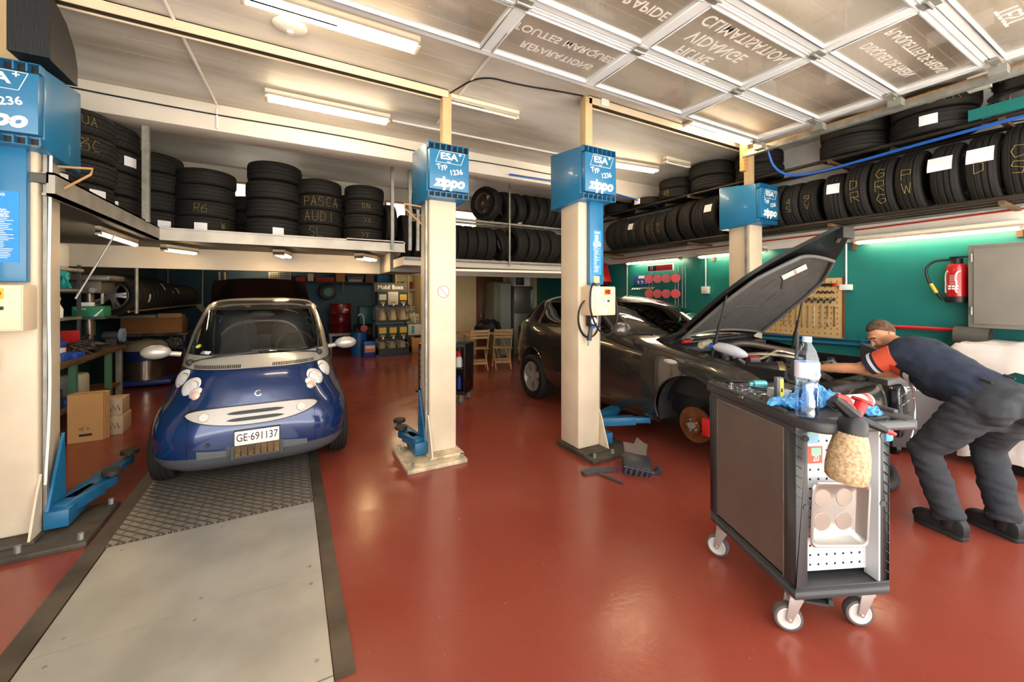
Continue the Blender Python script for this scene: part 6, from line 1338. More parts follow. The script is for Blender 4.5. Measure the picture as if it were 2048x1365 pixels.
partof(wc, MB().box((-2.181, 5.6, .42), (-2.178, 5.76, .6)), 'green_print', M('green print', '#1f4a3a', .6)); partof(wc, MB().box((-2.179, 5.66, .5), (-2.177, 5.69, .58)), 'bottle_print', ink)
cb_ = thing('cardboard_stack', 'folded brown cardboard boxes standing on floor before the workbench', 'cardboard', (-1.93, 6.02, 0))
for i in range(4): MB().box((-2.06+.01*i, 5.98+.02*i, 0), (-1.78+.01*i, 5.995+.02*i, .5+.008*i)).build('cardboard_sheet', card if i else M('tan cardboard', '#c39259', .8, var=.05), cb_, world=True)
MB().prism([(-2.06, 5.98), (-1.78, 5.98), (-1.78, 6.06), (-2.06, 6.06)], .5, .515).build('folded_flap', card, cb_, world=True)
pr = MB().box((-1.97, 5.978, .06), (-1.87, 5.98, .085)); partof(cb_, pr, 'barcode_print', blk)
tri = MB()
for q in range(3): a0 = q*2.094; tri.tube([(-1.95+.014*math.cos(a0+t_), 5.978, .14+.014*math.sin(a0+t_)) for t_ in (.2, .9, 1.6)], .003, n=4)
tri.tube([(-1.9+.012*math.cos(t_), 5.978, .14+.012*math.sin(t_)) for t_ in (0, 2.1, 4.2, 6.28)], .002, n=4); partof(cb_, tri, 'recycling_print', blk)
mm = bxo((-1.84, 6.12, 0), (-1.66, 6.4, .21), 'carton', M('pale carton', '#b9a184', .7), 'pale carton with zigzag print standing behind folded cardboard', 'box'); mm2 = bxo((-1.84, 6.14, .211), (-1.67, 6.38, .4), 'carton', M('pale carton', '#b9a184', .7), 'pale carton on top of the lower zigzag printed carton', 'box')
for o_, z in ((mm, .1), (mm2, .3)):
    partof(o_, MB().tube([(-1.80+.018*k, 6.119 if z < .2 else 6.139, z+(.03 if k % 2 else -.03)) for k in range(7)], .004, n=4), 'zigzag_print', blk)
iv = thing('workshop_vacuum', 'stainless workshop vacuum with blue band and grey domed lid beside blue car', 'vacuum cleaner', (-2.2, 9.25, 0))
MB().cyl((0, 0, .12), (0, 0, .45), .25, n=28).build('drum', M('stainless', '#b9a892', .22, .9), iv); MB().cyl((0, 0, .45), (0, 0, .62), .29, n=28).build('blue_band', M('dark blue plastic', '#1c2b66', .4), iv)
MB().lathe([(.3, .62), (.28, .7), (.2, .77), (.0, .8)], 28).build('lid', M('grey lid', '#8f8878', .5), iv); MB().box((-.35, -.3, .03), (.4, .3, .12)).build('dolly', M('dark blue dolly', '#26357f', .4), iv, bevel=.03)
for x, y in ((-.25, -.22), (.3, -.22), (-.25, .22), (.3, .22)): MB().cyl((x-.02, y, .03), (x+.02, y, .03), .03).build('caster', black, iv)
ls = thing('storage_shelf', 'dark shelf frame holding a large cardboard box by the left wall', 'shelf', (-2.5, 10.2, 0))
MB().box((-2.95, 9.9, .8), (-1.75, 10.6, .84)).build('shelf_board', junk, ls, world=True)
for x in (-2.9, -1.8): MB().box((x-.02, 9.92, 0), (x+.02, 9.96, .8)).box((x-.02, 10.54, 0), (x+.02, 10.58, .8)).build('side_frame', dgrey, ls, world=True)
bc = bxo((-2.75, 10.0, .841), (-1.85, 10.5, 1.14), 'cardboard_box', M('brown cardboard', '#9c6a3c', .8, var=.06), 'large brown cardboard box on dark shelf below the wheel row', 'box')
partof(bc, MB().box((-2.2, 9.95, 1.14), (-1.85, 9.99, 1.22)).box((-1.98, 10.0, 1.14), (-1.86, 10.3, 1.19)), 'open_flap', card)
bxo((-2.85, 10.0, 1.141), (-2.25, 10.3, 1.2), 'flat_box', M('grey flat carton', '#9b9a96', .7), 'flat grey carton lying on the large brown cardboard box', 'box')
for c_, r_, s_, lab in (((-2.35, 9.78, .58), (.3, .14, .1), 31, 'clear plastic bag of parts hanging below brown cardboard box'), ((-1.98, 9.78, .56), (.2, .14, .11), 32, 'bundle of crumpled plastic wrap beside the clear plastic bag')):
    one(crumple(c_, r_, s_, .4), 'plastic_bag', M('grey film %d' % s_, '#55534c', .15, spec=.8), lab, 'bag', c=c_, ang=80)
bxo((-1.9, 9.2, .6), (-1.72, 9.4, .76), 'yellow_box', M('ochre box', '#9c6a1c', .6), 'small ochre box on the floor clutter beside the workshop vacuum', 'box') if False else None
for i, (x, lab) in enumerate(((-1.2, 'pale wooden pole leaning at the end of wheel row'), (-1.08, 'second pale pole leaning beside the first pole'))):
    one(MB().cyl((x-.35, 12.9, .02), (x-.5, 13.5, 2.2), .025), 'wooden_pole', M('pale pole', '#cdb8a0', .6), lab, 'pole', c=(x-.35, 12.9, 0))
one(MB().prism([(0, 0), (.12, .05), (.3, -.28), (.22, -.3)], 0, .02, axm((-2.08, 12.7, 1.31), (1, 0, 0), (0, 0, 1))), 'scraper_blade', M('pale blade', '#b9a98a', .5), 'pale pointed board hanging below the end of wheel row', 'board', c=(-2.08, 12.7, 1.31))
# ---------- back room ----------
bs_ = thing('wall_shelf', 'long wall shelf full of parts above the blue back wall', 'shelf', (.9, 13.3, 1.97))
MB().box((-1.4, 13.0, 1.95), (3.15, 13.58, 1.98)).build('shelf_board', gwood, bs_, world=True)
for x in (-1.2, .1, 1.4, 2.9): MB().box((x-.02, 13.0, 1.65), (x+.02, 13.03, 1.95)).box((x-.02, 13.03, 1.9), (x+.02, 13.58, 1.95)).build('bracket', dgrey, bs_, world=True)
bk2 = MB(); 
for i in range(12):
    for j in range(4): bk2.box((-.5+i*.042, 13.02, 2.0+j*.055), (-.5+i*.042+.026, 13.03, 2.0+j*.055+.035))
bsk = one(MB().box((-.52, 13.02, 1.981), (.02, 13.4, 2.21)), 'laundry_basket', whitep, 'white perforated plastic basket on the back wall shelf', 'basket', c=(-.25, 13.2, 1.981), bevel=.015)
bk2.v = [V((p.x, p.y-.012, p.z)) for p in bk2.v]; partof(bsk, bk2, 'basket_holes', black)
for a, b, hx, lab in (((.15, 13.05, 1.981), (.4, 13.3, 2.09), '#a8231d', 'red box right of the white basket on back shelf'), ((.45, 13.05, 1.981), (.6, 13.25, 2.2), '#cfcac2', 'white upright box on back shelf between two red boxes'), ((.66, 13.05, 1.981), (1.15, 13.35, 2.1), '#9c1f1c', 'long red case on back shelf'), ((1.2, 13.05, 1.981), (1.45, 13.35, 2.24), '#9c6c40', 'brown cardboard box beside long red case on back shelf'), ((1.55, 13.05, 1.981), (1.95, 13.3, 2.06), '#8d9aa0', 'grey tray under black sheet on back shelf'), ((2.05, 13.05, 1.981), (2.3, 13.3, 2.22), '#5a4630', 'open brown parts box on back shelf'), ((2.4, 13.05, 1.981), (2.85, 13.4, 2.2), '#1f6ea8', 'blue plastic box on back shelf near the glass cabinet')):
    bxo(a, b, 'shelf_box', M('shelf box '+hx, hx, .6), lab, 'box', 'boxes on the back wall shelf')
bxo((1.5, 13.02, 2.061), (2.0, 13.35, 2.16), 'black_sheet', black, 'black folded sheet lying over grey tray on back shelf', 'sheet')
for i, (x, hx) in enumerate(((2.9, '#b9b4ac'), (3.0, '#3a6a4a'), (3.1, '#d8d4cc'))):
    one(MB().cyl((x, 13.15, 1.981), (x, 13.15, 2.18), .04).cyl((x, 13.15, 2.18), (x, 13.15, 2.22), .02), 'spray_can', M('can '+hx, hx, .4, .3), '%s spray can from the blue plastic box on back shelf' % ORD[i], 'spray can', 'spray cans on back shelf', c=(x, 13.15, 1.981))
hrl = thing('hose_reel', 'round dark hose reel with teal centre on blue back wall', 'hose reel', (1.0, 13.5, 1.67))
MB().cyl((0, .09, 0), (0, -.15, 0), .25, n=30).build('reel_drum', black, hrl, bevel=.02); MB().cyl((.02, -.15, 0), (.02, -.17, 0), .13, n=24).build('reel_centre', tealw, hrl)
dr_ = thing('oil_drum', 'dark red oil drum lettered Mo on a low stand at back wall', 'drum', (1.32, 12.9, .46))
MB().lathe([(0, 0), (.285, 0), (.29, .02), (.285, .27), (.295, .285), (.285, .3), (.285, .56), (.295, .575), (.285, .59), (.285, .85), (.27, .86), (.27, .845), (0, .845)], 34).build('drum_body', M('dark red enamel', '#7a1418', .35, coat=.3), dr_)
text('Mo', .12, ink, dr_, axm((.12, -.262, .68), (.9, .42, 0), (0, 0, 1)), bold=.02)
one(MB().box((.98, 12.6, .38), (2.0, 13.3, .458)).box((1.0, 12.62, 0), (1.06, 13.28, .38)).box((1.9, 12.62, 0), (1.96, 13.28, .38)), 'drum_stand', galv, 'low grey stand under the dark red oil drum', 'stand', c=(1.4, 12.9, 0))
cp = thing('air_compressor', 'teal air compressor behind the blue canisters in the back room', 'compressor', (2.0, 12.1, 0))
MB().box((-.3, -.25, .75), (.15, .25, 1.25)).build('cabinet', M('teal enamel', '#1c6a66', .4), cp, bevel=.02); MB().cyl((.15, 0, 1.0), (.4, 0, 1.0), .22, n=24).build('flywheel_guard', M('teal enamel', '#1c6a66', .4), cp); MB().cyl((-.4, 0, .5), (.45, 0, .5), .25, n=22).box((-.3, -.15, 0), (-.22, .15, .35)).box((.25, -.15, 0), (.33, .15, .35)).build('air_tank', junk, cp)
one(MB().lathe([(0, 0), (.2, 0), (.205, .2), (.195, .21), (.205, .22), (.2, .6), (0, .6)], 26), 'blue_barrel', M('blue barrel', '#1f5f9c', .4), 'bright blue plastic barrel with pump left of oil dispenser stand', 'barrel', loc=(1.58, 11.15, 0))
hp2 = thing('barrel_pump', 'red hand pump on the bright blue barrel', 'pump', (1.7, 11.1, .6))
MB().cyl((0, 0, 0), (0, 0, .16), .025).build('pump_tube', galv, hp2); MB().cyl((.0, -.04, .1), (0, .04, .1), .09, n=20).build('pump_wheel', redp, hp2); MB().tube(smooth([(0, 0, .2), (.0, 0, .42), (-.1, 0, .5), (-.14, 0, .42)], 2), .014).build('spout', whitep, hp2)
cn = one(MB().box((1.62, 10.62, 0), (1.92, 10.86, .4)).cyl((1.68, 10.74, .4), (1.68, 10.74, .45), .03), 'canister', M('deep blue canister', '#1a3f9c', .4), 'deep blue canister with orange label at left foot of oil dispenser stand', 'canister', c=(1.77, 10.74, 0), bevel=.02)
partof(cn, MB().box((1.65, 10.612, .12), (1.9, 10.619, .3)), 'orange_label', M('orange label', '#e08a4a', .6)); partof(cn, MB().box((1.67, 10.608, .22), (1.88, 10.612, .28)), 'label_panel', paper)
one(MB().cyl((1.78, 11.0, .3), (1.78, 11.0, .8), .06).cyl((1.92, 11.0, .3), (1.92, 11.0, .8), .06), 'wooden_block', M('pale log', '#a88a66', .7), 'pale wooden blocks standing behind the deep blue canister', 'wood block', c=(1.85, 11, .3)) if False else None
ms = thing('oil_dispenser_stand', 'black oil dispenser stand lettered Mobil Boxx with boxes and jugs', 'display stand', (2.33, 10.85, 0))
MB().box((1.93, 10.95, .1), (2.75, 11.0, 1.9)).box((1.9, 10.6, 1.28), (2.78, 10.98, 1.32)).box((1.9, 10.6, .88), (2.78, 10.98, .92)).box((1.9, 10.6, .42), (2.78, 10.98, .46)).box((1.9, 10.94, .1), (1.94, 11.0, 1.9)).build('stand_frame', black, ms, world=True)
MB().box((1.9, 10.55, 0), (2.8, 11.0, .06)).box((1.9, 10.5, .0), (2.8, 10.56, .2)).box((1.9, 10.5, .06), (1.96, 11.0, .2)).box((2.74, 10.5, .06), (2.8, 11.0, .2)).build('drip_tray', blackm, ms, world=True)
hd_ = MB().box((1.9, 10.78, 1.66), (2.75, 10.83, 1.89)).build('header_sign', M('charcoal sign', '#4a4d50', .6), ms, world=True)
text('Mobil Boxx', .155, ink, ms, FRONT(2.32, 10.775, 1.775), bold=.025, world=True, sx=.92).parent = hd_
MB().box((1.97, 10.93, .2), (2.72, 10.945, 1.28)).build('back_panel', M('pale panel', '#8d8d88', .6), ms, world=True)
jm = M('oily jug', '#b59f7c', .45, var=.1)
for r_, zb, zj in ((0, 1.321, .921), (1, .461, .061)):
    for i in range(3):
        x = 2.09+i*.262; wht = (r_ == 0 and i == 1)
        b = thing('oil_box', '%s boxed oil on %s level of oil dispenser stand' % (('white', )[0] if wht else ('dark green', ('left', 'middle', 'right')[i])[0]+' '+('left', 'middle', 'right')[i]+' hand', ('upper', 'lower')[r_]), 'oil box', (x, 10.78, zb), group='boxed oils on the dispenser stand')
        MB().box((-.13, -.16, 0), (.13, .13, .335)).build('carton', M('white carton', '#d8d0c0', .6) if wht else M('dark green carton', '#133a35', .55), b, bevel=.004)
        MB().box((-.09, -.165, .12), (.09, -.16, .27)).build('front_label', M('pale label', '#d2cfc2', .6) if r_ == 0 and i < 2 else M('yellow label', '#e0b84a', .6), b)
        MB().box((-.06, -.1625, .03), (.06, -.16, .085)).build('lower_print', M('gold print', '#a8842c', .6), b)
        MB().cyl((0, -.16, .02), (0, -.2, .02), .013).box((-.02, -.215, -.03), (.02, -.185, .03)).build('tap', whitep, b)
        j = thing('measuring_jug', 'beige measuring jug under the %s tap on %s level of oil dispenser stand' % (('left', 'middle', 'right')[i], ('upper', 'lower')[r_]), 'jug', (x, 10.74, zj), group='measuring jugs')
        MB().lathe([(0, 0), (.115, 0), (.115, .02), (.105, .15), (.085, .24), (.06, .29), (.055, .29), (.05, .2), (0, .1)], 22).build('jug_body', jm, j)
        MB().tube(smooth([(-.07, 0, .26), (-.12, 0, .3), (-.16, 0, .32)], 1), .02, rad=None).build('spout', jm, j); MB().tube(smooth([(.08, -.02, .25), (.16, -.02, .22), (.14, -.02, .08), (.1, -.02, .05)], 2), .012).build('handle', jm, j)
one(MB().box((2.86, 10.7, 0), (3.15, 10.95, .4)).cyl((2.92, 10.82, .4), (2.92, 10.82, .44), .03), 'canister', M('tan canister', '#a8783c', .5), 'tan canister on floor right of the oil dispenser stand', 'canister', c=(3.0, 10.8, 0), bevel=.03)
ct2 = thing('side_counter', 'dark counter piled with packaging right of the oil dispenser stand', 'counter', (3.0, 11.3, 0))
MB().box((2.82, 11.05, .42), (3.28, 11.6, .46)).box((2.84, 11.08, 0), (2.88, 11.58, .42)).box((3.2, 11.08, 0), (3.24, 11.58, .42)).build('counter_frame', junk, ct2, world=True)
wb_ = bxo((2.85, 11.07, .461), (3.22, 11.4, .76), 'white_box', M('white print box', '#cfcfca', .6), 'white printed box on dark counter beside oil dispenser stand', 'box'); partof(wb_, MB().box((2.95, 11.065, .5), (3.03, 11.07, .72)), 'green_print', M('sea green print', '#3a8f7a', .6))
one(crumple((3.02, 11.2, .77), (.19, .16, .16), 41, .3), 'plastic_bag', M('clear film', '#aaa890', .2, spec=.7), 'clear plastic bag of chips on the white printed box', 'bag', c=(3.02, 11.2, .77), ang=80)
one(crumple((2.95, 11.45, 1.05), (.22, .12, .1), 43, .3), 'plastic_bag', M('grey film', '#6d6f68', .25, spec=.7), 'grey plastic bag bunched above the clear bag by dispenser stand', 'bag', c=(2.95, 11.45, 1.05), ang=80)
gc = thing('glass_cabinet', 'cream cabinet with glass doors in the back room', 'cabinet', (3.05, 12.1, 1.2))
cm_ = M('cabinet cream', '#cdb992', .6)
MB().box((2.75, 12.3, 1.2), (3.3, 12.35, 2.3)).box((2.72, 12.0, 1.2), (2.77, 12.35, 2.3)).box((2.75, 12.0, 2.17), (3.3, 12.05, 2.3)).box((2.75, 12.0, 1.2), (3.3, 12.35, 1.23)).box((2.75, 12.0, 1.72), (3.3, 12.35, 1.75)).box((3.1, 12.0, 1.2), (3.13, 12.03, 2.17)).build('carcass', cm_, gc, world=True)
MB().box((2.78, 11.99, 1.23), (3.1, 11.995, 2.17)).box((3.13, 11.99, 1.23), (3.3, 11.995, 2.17)).build('glass_doors', lens, gc, world=True)
for i, (x, z, hx) in enumerate(((2.85, 1.76, '#8a6a44'), (2.98, 1.76, '#7a3a2a'), (3.2, 1.76, '#8c1d1a'), (3.25, 1.76, '#8c1d1a'), (2.9, 1.24, '#3b3b40'), (3.2, 1.24, '#d8c8a8'))):
    bxo((x-.04, 12.1, z), (x+.04, 12.25, z+.22), 'cabinet_box', M('cab box '+hx, hx, .6), ('%s small box inside glass cabinet counting from upper left' % ORD[i]), 'box', 'small boxes in glass cabinet')
bxo((2.7, 12.4, 0), (3.28, 12.9, 1.15), 'base_cupboard', cm_, 'cream base cupboard below the glass cabinet', 'cupboard')
# trolley behind second lift post
TA = math.atan2(-.43, .5)
tt = thing('tool_trolley', 'black trolley with grey drawers half hidden behind the second lift post', 'tool trolley', (1.66, 5.84, 0), TA)
MB().box((0, 0, .13), (.72, .4, .19)).box((0, 0, .19), (.03, .4, .84)).box((.69, 0, .19), (.72, .4, .84)).box((0, .37, .19), (.72, .4, .84)).box((0, 0, .8), (.72, .4, .86)).box((.3, 0, .19), (.33, .4, .8)).box((.33, .0, .5), (.69, .38, .52)).build('cabinet', blackm, tt, bevel=.005)
zz = .2
for h_ in (.17, .07, .07, .07, .07, .07): 
    dwr = MB().box((.03, -.012, zz), (.3, .3, zz+h_-.008)).build('drawer', M('drawer grey', '#9b9185', .4, .3), tt); MB().box((.04, -.03, zz+h_-.03), (.29, -.012, zz+h_-.015)).build('handle', chrome, dwr); zz += h_+.012
MB().tube([(-.03, -.02, .16), (.75, -.02, .16)], .018).build('bumper_bar', black, tt)
for x, y in ((.06, .03), (.66, .03), (.06, .36), (.66, .36)):
    c = MB().box((x-.02, y-.02, .1), (x+.02, y+.02, .13)).build('caster_fork', galv, tt); MB().cyl((x-.015, y, .055), (x+.015, y, .055), .055, n=20).build('wheel', M('grey wheel', '#7d7a76', .5), c)
TMX = MX.Translation((1.66, 5.84, 0)) @ MX.Rotation(TA, 4, 'Z')
for i, (x, z, hx, cap, lab) in enumerate(((.6, .521, '#e8e4e2', redp, 'white pump bottle with red head on trolley shelf behind second post'), (.52, .521, '#a8895a', bluep, 'grimy pump bottle with blue head next to the white pump bottle'))):
    s_ = thing('pump_bottle', lab, 'spray bottle', TMX @ V((x, .1, z)))
    MB().lathe([(0, 0), (.05, 0), (.052, .1), (.035, .15)], 18).build('bottle_body', M('pump '+hx, hx, .5), s_); MB().cyl((0, 0, .15), (0, 0, .2), .04).cyl((0, 0, .2), (0, 0, .26), .012).cyl((0, 0, .26), (0, 0, .27), .025).tube([(0, 0, .2), (-.06, 0, .23)], .014).build('pump_head', cap, s_)
for i, (x, hx, lab) in enumerate(((.5, '#a8a6a2', 'silver spray can on bottom shelf of the drawer trolley'), (.6, '#3a3f9a', 'purple and white spray can on bottom shelf of the drawer trolley'))):
    one(MB().cyl((0, 0, 0), (0, 0, .17), .033, n=16).cyl((0, 0, .17), (0, 0, .2), .02), 'spray_can', M('can2 '+hx, hx, .35, .3), lab, 'spray can', loc=TMX @ V((x, .1, .191)))
one(crumple(TMX @ V((.48, .15, .861)), (.07, .06, .04), 51), 'nitrile_glove', gl_, 'blue nitrile glove on top of the drawer trolley behind second post', 'glove', c=TMX @ V((.48, .15, .861)), ang=80)
# table, chairs, bag
tw = M('weathered teak', '#b8966a', .65, var=.12, vs=4)
tb = thing('garden_table', 'weathered wooden folding table with black bag in front of brown door', 'table', (3.85, 8.3, 0))
MB().box((-.55, -.3, .7), (.6, .3, .735)).build('tabletop', tw, tb, bevel=.004)
for x, a in ((-.5, .3), (.55, -.3)):
    for y in (-.25, .25): MB().cyl((x, y, 0), (x+a*.6, y*.9, .7), .02, n=8).build('leg', tw, tb)
one(crumple((3.95, 8.25, .74), (.34, .16, .17), 61, .22, 5), 'holdall_bag', M('black nylon', '#0d0d0e', .6), 'black holdall bag lying on the wooden folding table', 'bag', c=(3.95, 8.25, .74), ang=80)
def chair(loc, rz, label):
    c = thing('folding_chair', label, 'chair', loc, rz, group='wooden folding chairs')
    st = MB()
    for i in range(5): st.box((-.2, -.17+i*.075, .44), (.2, -.11+i*.075, .455))
    st.build('seat', tw, c, bevel=.003)
    for s_ in (-1, 1):
        MB().tube([(s_*.19, .16, .0), (s_*.19, -.02, .44), (s_*.19, -.2, .86)], .016, n=6).build('long_leg', tw, c); MB().tube([(s_*.165, -.2, 0), (s_*.165, .17, .45)], .015, n=6).build('short_leg', tw, c)
    bk3 = MB()
    for z in (.68, .75, .82): y = -.02-.18*(z-.44)/.42; bk3.box((-.2, y-.012, z-.025), (.2, y+.006, z+.025))
    bk3.build('backrest', tw, c); MB().box((-.19, .1, .14), (.19, .115, .19)).box((-.165, -.14, .12), (.165, -.125, .17)).build('stretcher', tw, c)
    return c
chair((3.5, 7.78, 0), R(-12), 'weathered folding chair nearer the second lift post')
chair((4.03, 7.7, 0), R(-18), 'weathered folding chair nearer the dark estate car')
lk = thing('locker', 'tall grey-green metal locker beside the fridge', 'locker', (4.75, 9.3, 0)); MB().box((4.5, 9.05, 0), (5.0, 9.6, 1.9)).build('carcass', M('grey-green metal', '#6f705a', .5), lk, world=True, bevel=.005); MB().box((4.68, 9.04, .05), (4.98, 9.05, 1.86)).build('locker_door', M('grey metal', '#8a938c', .45), lk, world=True)
fr_ = thing('fridge', 'dark grey steel fridge freezer beside tall locker', 'fridge', (5.35, 9.2, 0))
MB().box((5.02, 9.0, 0), (5.62, 9.6, 1.8)).build('carcass', M('fridge steel', '#55534e', .4, .5), fr_, world=True, bevel=.01)
for z0, z1 in ((.05, 1.1), (1.12, 1.78)): dd = MB().box((5.03, 8.95, z0), (5.61, 9.0, z1)).build('fridge_door', M('fridge door steel', '#6f6c66', .35, .6), fr_, world=True, bevel=.008); partof(fr_, MB().box((5.55, 8.92, z0+.1), (5.58, 8.95, min(z1, z0+.6))), 'handle', chrome)
mw = thing('microwave_oven', 'small white microwave oven on top of the fridge', 'microwave', (5.35, 9.2, 1.801)); MB().box((5.08, 9.0, 1.801), (5.55, 9.35, 2.08)).build('case', M('cream appliance', '#d8cfbd', .4), mw, world=True, bevel=.01); MB().box((5.1, 8.99, 1.83), (5.35, 9.0, 2.05)).build('door_window', junk, mw, world=True); MB().box((5.38, 8.99, 1.83), (5.53, 9.0, 2.05)).build('control_panel', whitep, mw, world=True)
# ---------- right wall ----------
fe = thing('fire_extinguisher', 'red fire extinguisher hanging on the teal wall beside grey cabinet', 'fire extinguisher', (6.1, 1.4, 1.5))
MB().lathe([(0, 0), (.085, 0), (.088, .01), (.088, .06), (.08, .062)], 28).build('base_ring', black, fe)
MB().lathe([(.078, .06), (.08, .07), (.08, .36), (.07, .395), (.035, .41), (0, .41)], 30).build('cylinder', M('extinguisher red', '#b8121a', .25, coat=.6), fe)
MB().cyl((0, 0, .4), (0, 0, .46), .045, n=16).box((-.02, -.18, .465), (.02, .05, .48)).box((-.02, -.02, .44), (.02, .05, .47)).build('valve_head', black, fe)
MB().tube(smooth([(0, .05, .45), (-.02, .16, .45), (-.02, .23, .38), (-.02, .22, .26), (-.02, .17, .14), (-.02, .1, .03)], 3), .013, n=8).build('hose', black, fe)
MB().cyl((-.02, .19, .2), (-.02, .145, .1), .017, n=10).build('yellow_grip', yellow, fe)
MB().box((.06, -.03, .1), (.098, .03, .3)).build('wall_bracket', galv, fe)
lb3 = MB()
def cylpt(a, z, r=.0812): return (r*math.cos(a), r*math.sin(a), z)
for i in range(14):
    for j in range(0): pass
S_ = [(.9, .33), (.6, .31), (.5, .25), (.62, .19), (.5, .13), (.65, .1)]
for k in range(2):
    pts = [cylpt(PI+.18+(q[0]-.6)*1.2-(k*1.25), q[1], .0815) for q in S_]; lb3.tube(smooth(pts, 2), .007, n=5)
for i in range(9): lb3.tube([cylpt(PI-.45+t_*.11, .28-i*.017, .0808) for t_ in range(8)], .0022, n=4)
for i in range(3):
    for z in (.25, .225): lb3.box((-.083, -.03+i*.028, z-.09), (-.0805, -.012+i*.028, z-.075))
lb3.build('white_label_print', ink, fe)
gcb = thing('wall_cabinet', 'large grey metal wall cabinet right of fire extinguisher', 'cabinet', (6.1, .75, 1.25))
gm2 = M('grey hammered metal', '#8f8b84', .45, .3, var=.06)
MB().box((6.0, .2, 1.25), (6.2, 1.3, 2.08)).build('carcass', gm2, gcb, world=True, bevel=.006); MB().box((5.985, .24, 1.29), (6.0, 1.26, 2.04)).build('cabinet_door', M('cabinet door grey', '#979189', .45, .3, var=.05), gcb, world=True, bevel=.004)
for z in (1.42, 1.95): MB().cyl((5.985, 1.275, z-.04), (5.985, 1.275, z+.04), .01).build('hinge', galv, gcb, world=True)
one(MB().cyl((6.12, 1.95, 1.21), (6.12, 1.32, 1.21), .022), 'red_tube', M('red tube', '#c01c22', .35, coat=.4), 'red tube fixed along the teal wall under fire extinguisher', 'tube', c=(6.12, 1.6, 1.21))
one(MB().lathe([(.09, -.12), (.1, -.12), (.1, .12), (.09, .12)], 20, axm((6.05, 1.28, 1.16), (0, 0, 1), (1, 0, 0)), closed=True), 'duct_hose', M('grey-green duct', '#4d4a42', .6), 'grey duct end between the red tube and grey wall cabinet', 'duct', kind=None)
# pegboard with tools
pb_ = thing('pegboard', 'pale wooden pegboard on teal wall behind the raised bonnet', 'pegboard', (6.18, 2.9, 1.4))
MB().box((6.17, 2.42, 1.02), (6.2, 3.4, 1.8)).build('board', M('pale hardboard', '#d0ab72', .6, var=.05), pb_, world=True)
MB().box((6.165, 2.405, 1.01), (6.2, 2.42, 1.81)).box((6.165, 2.405, 1.0), (6.2, 3.4, 1.02)).build('board_frame', woodd, pb_, world=True)
pg = MB()
for i in range(14):
    for j in range(11): y, z = 2.47+i*.068, 1.06+j*.068; pg.box((6.168, y, z), (6.171, y+.008, z+.02))
pg.v = [p-V(pb_.location) for p in pg.v]; pg.build('peg_slots', black, pb_)
for i in range(9):
    y = 2.5+i*.075; L = .22+.02*(i % 3)
    one(wrench(1, L, .012).xf(axm((6.155, y, 1.3), (0, 0, 1), (0, 1, 0))), 'spanner', chrome, '%s hanging spanner from right on the pegboard' % ORD[i], 'spanner', 'spanners on the pegboard', c=(6.155, y, 1.3))
for i in range(9):
    y = 2.5+i*.07
    one(MB().tube([(6.168, y, 1.53), (6.14, y+.01, 1.52), (6.13, y+.03, 1.5), (6.14, y+.045, 1.47)], .008, n=6).cyl((6.15, y, 1.54), (6.15, y, 1.5), .014), 'pliers', M('dark tool steel', '#2f2f30', .35, .6), '%s hanging tool from right in middle row of pegboard' % ORD[i], 'pliers', 'tools in the middle pegboard row', c=(6.15, y, 1.52))
hm_ = thing('hammer', 'hammer with black and red handle on top of the pegboard', 'hammer', (6.13, 2.6, 1.72)); MB().cyl((6.13, 2.48, 1.71), (6.13, 2.72, 1.71), .02).build('handle', black, hm_, world=True); MB().cyl((6.13, 2.47, 1.71), (6.13, 2.5, 1.71), .022).build('red_end', redp, hm_, world=True)
for i in range(4):
    one(MB().tube([(6.15, 2.5+i*.05, 1.6), (6.13, 2.52+i*.05, 1.63), (6.15, 2.545+i*.05, 1.6)], .009, n=6), 'ring_key', M('dark tool steel', '#2f2f30', .35, .6), '%s small dark key from right above middle row on pegboard' % ORD[i], 'key', 'small keys on the pegboard', c=(6.15, 2.5+i*.05, 1.6))
# cable reel rack
rk = thing('reel_rack', 'wire display rack with red header holding red cable reels on teal wall', 'display rack', (6.1, 5.15, 1.8))
for y in (4.75, 4.9, 5.5): MB().cyl((6.1, y, 1.35), (6.1, y, 2.1), .008).cyl((6.18, y, 1.35), (6.18, y, 2.1), .008).build('wire_frame', galv, rk, world=True)
hd2 = MB().box((6.07, 4.92, 2.02), (6.09, 5.52, 2.15)).build('header_board', paper, rk, world=True); m = MB().box((6.066, 4.94, 2.035), (6.07, 5.3, 2.135)); m.v = [p-V(rk.location) for p in m.v]; m.build('red_panel', M('dark red print', '#9c1a24', .5), hd2); m = MB().box((6.066, 5.3, 2.035), (6.07, 5.5, 2.135)); m.v = [p-V(rk.location) for p in m.v]; m.build('black_panel', black, hd2)
m = MB().lathe([(.025, -.001), (.035, -.001), (.035, .001), (.025, .001)], 16, axm((6.064, 5.41, 2.085), (0, 1, 0), (0, 0, 1)), closed=True); m.v = [p-V(rk.location) for p in m.v]; m.build('round_logo', ink, hd2)
for j, z in enumerate((1.88, 1.6)):
    for i in range(4):
        y = 4.83+i*.2; rl = thing('cable_reel', '%s red cable reel from right on %s row of reel rack' % (ORD[i], ('upper', 'lower')[j]), 'cable reel', (6.02, y, z), group='red cable reels')
        for x in (-.06, .05): MB().cyl((x, 0, 0), (x+.01, 0, 0), .08, n=26).build('flange', redp, rl, rot=(0, 0, R(42)))
        MB().cyl((-.05, 0, 0), (.05, 0, 0), .05, n=20).build('cable_winding', M('winding', '#3a2420', .7), rl, rot=(0, 0, R(42)))
ps = bxo((6.185, 5.5, 1.76), (6.199, 5.98, 1.98), 'poster', M('blue poster', '#2a4f9c', .6), 'blue and white poster on teal wall left of the red reels', 'poster'); pm_ = MB()
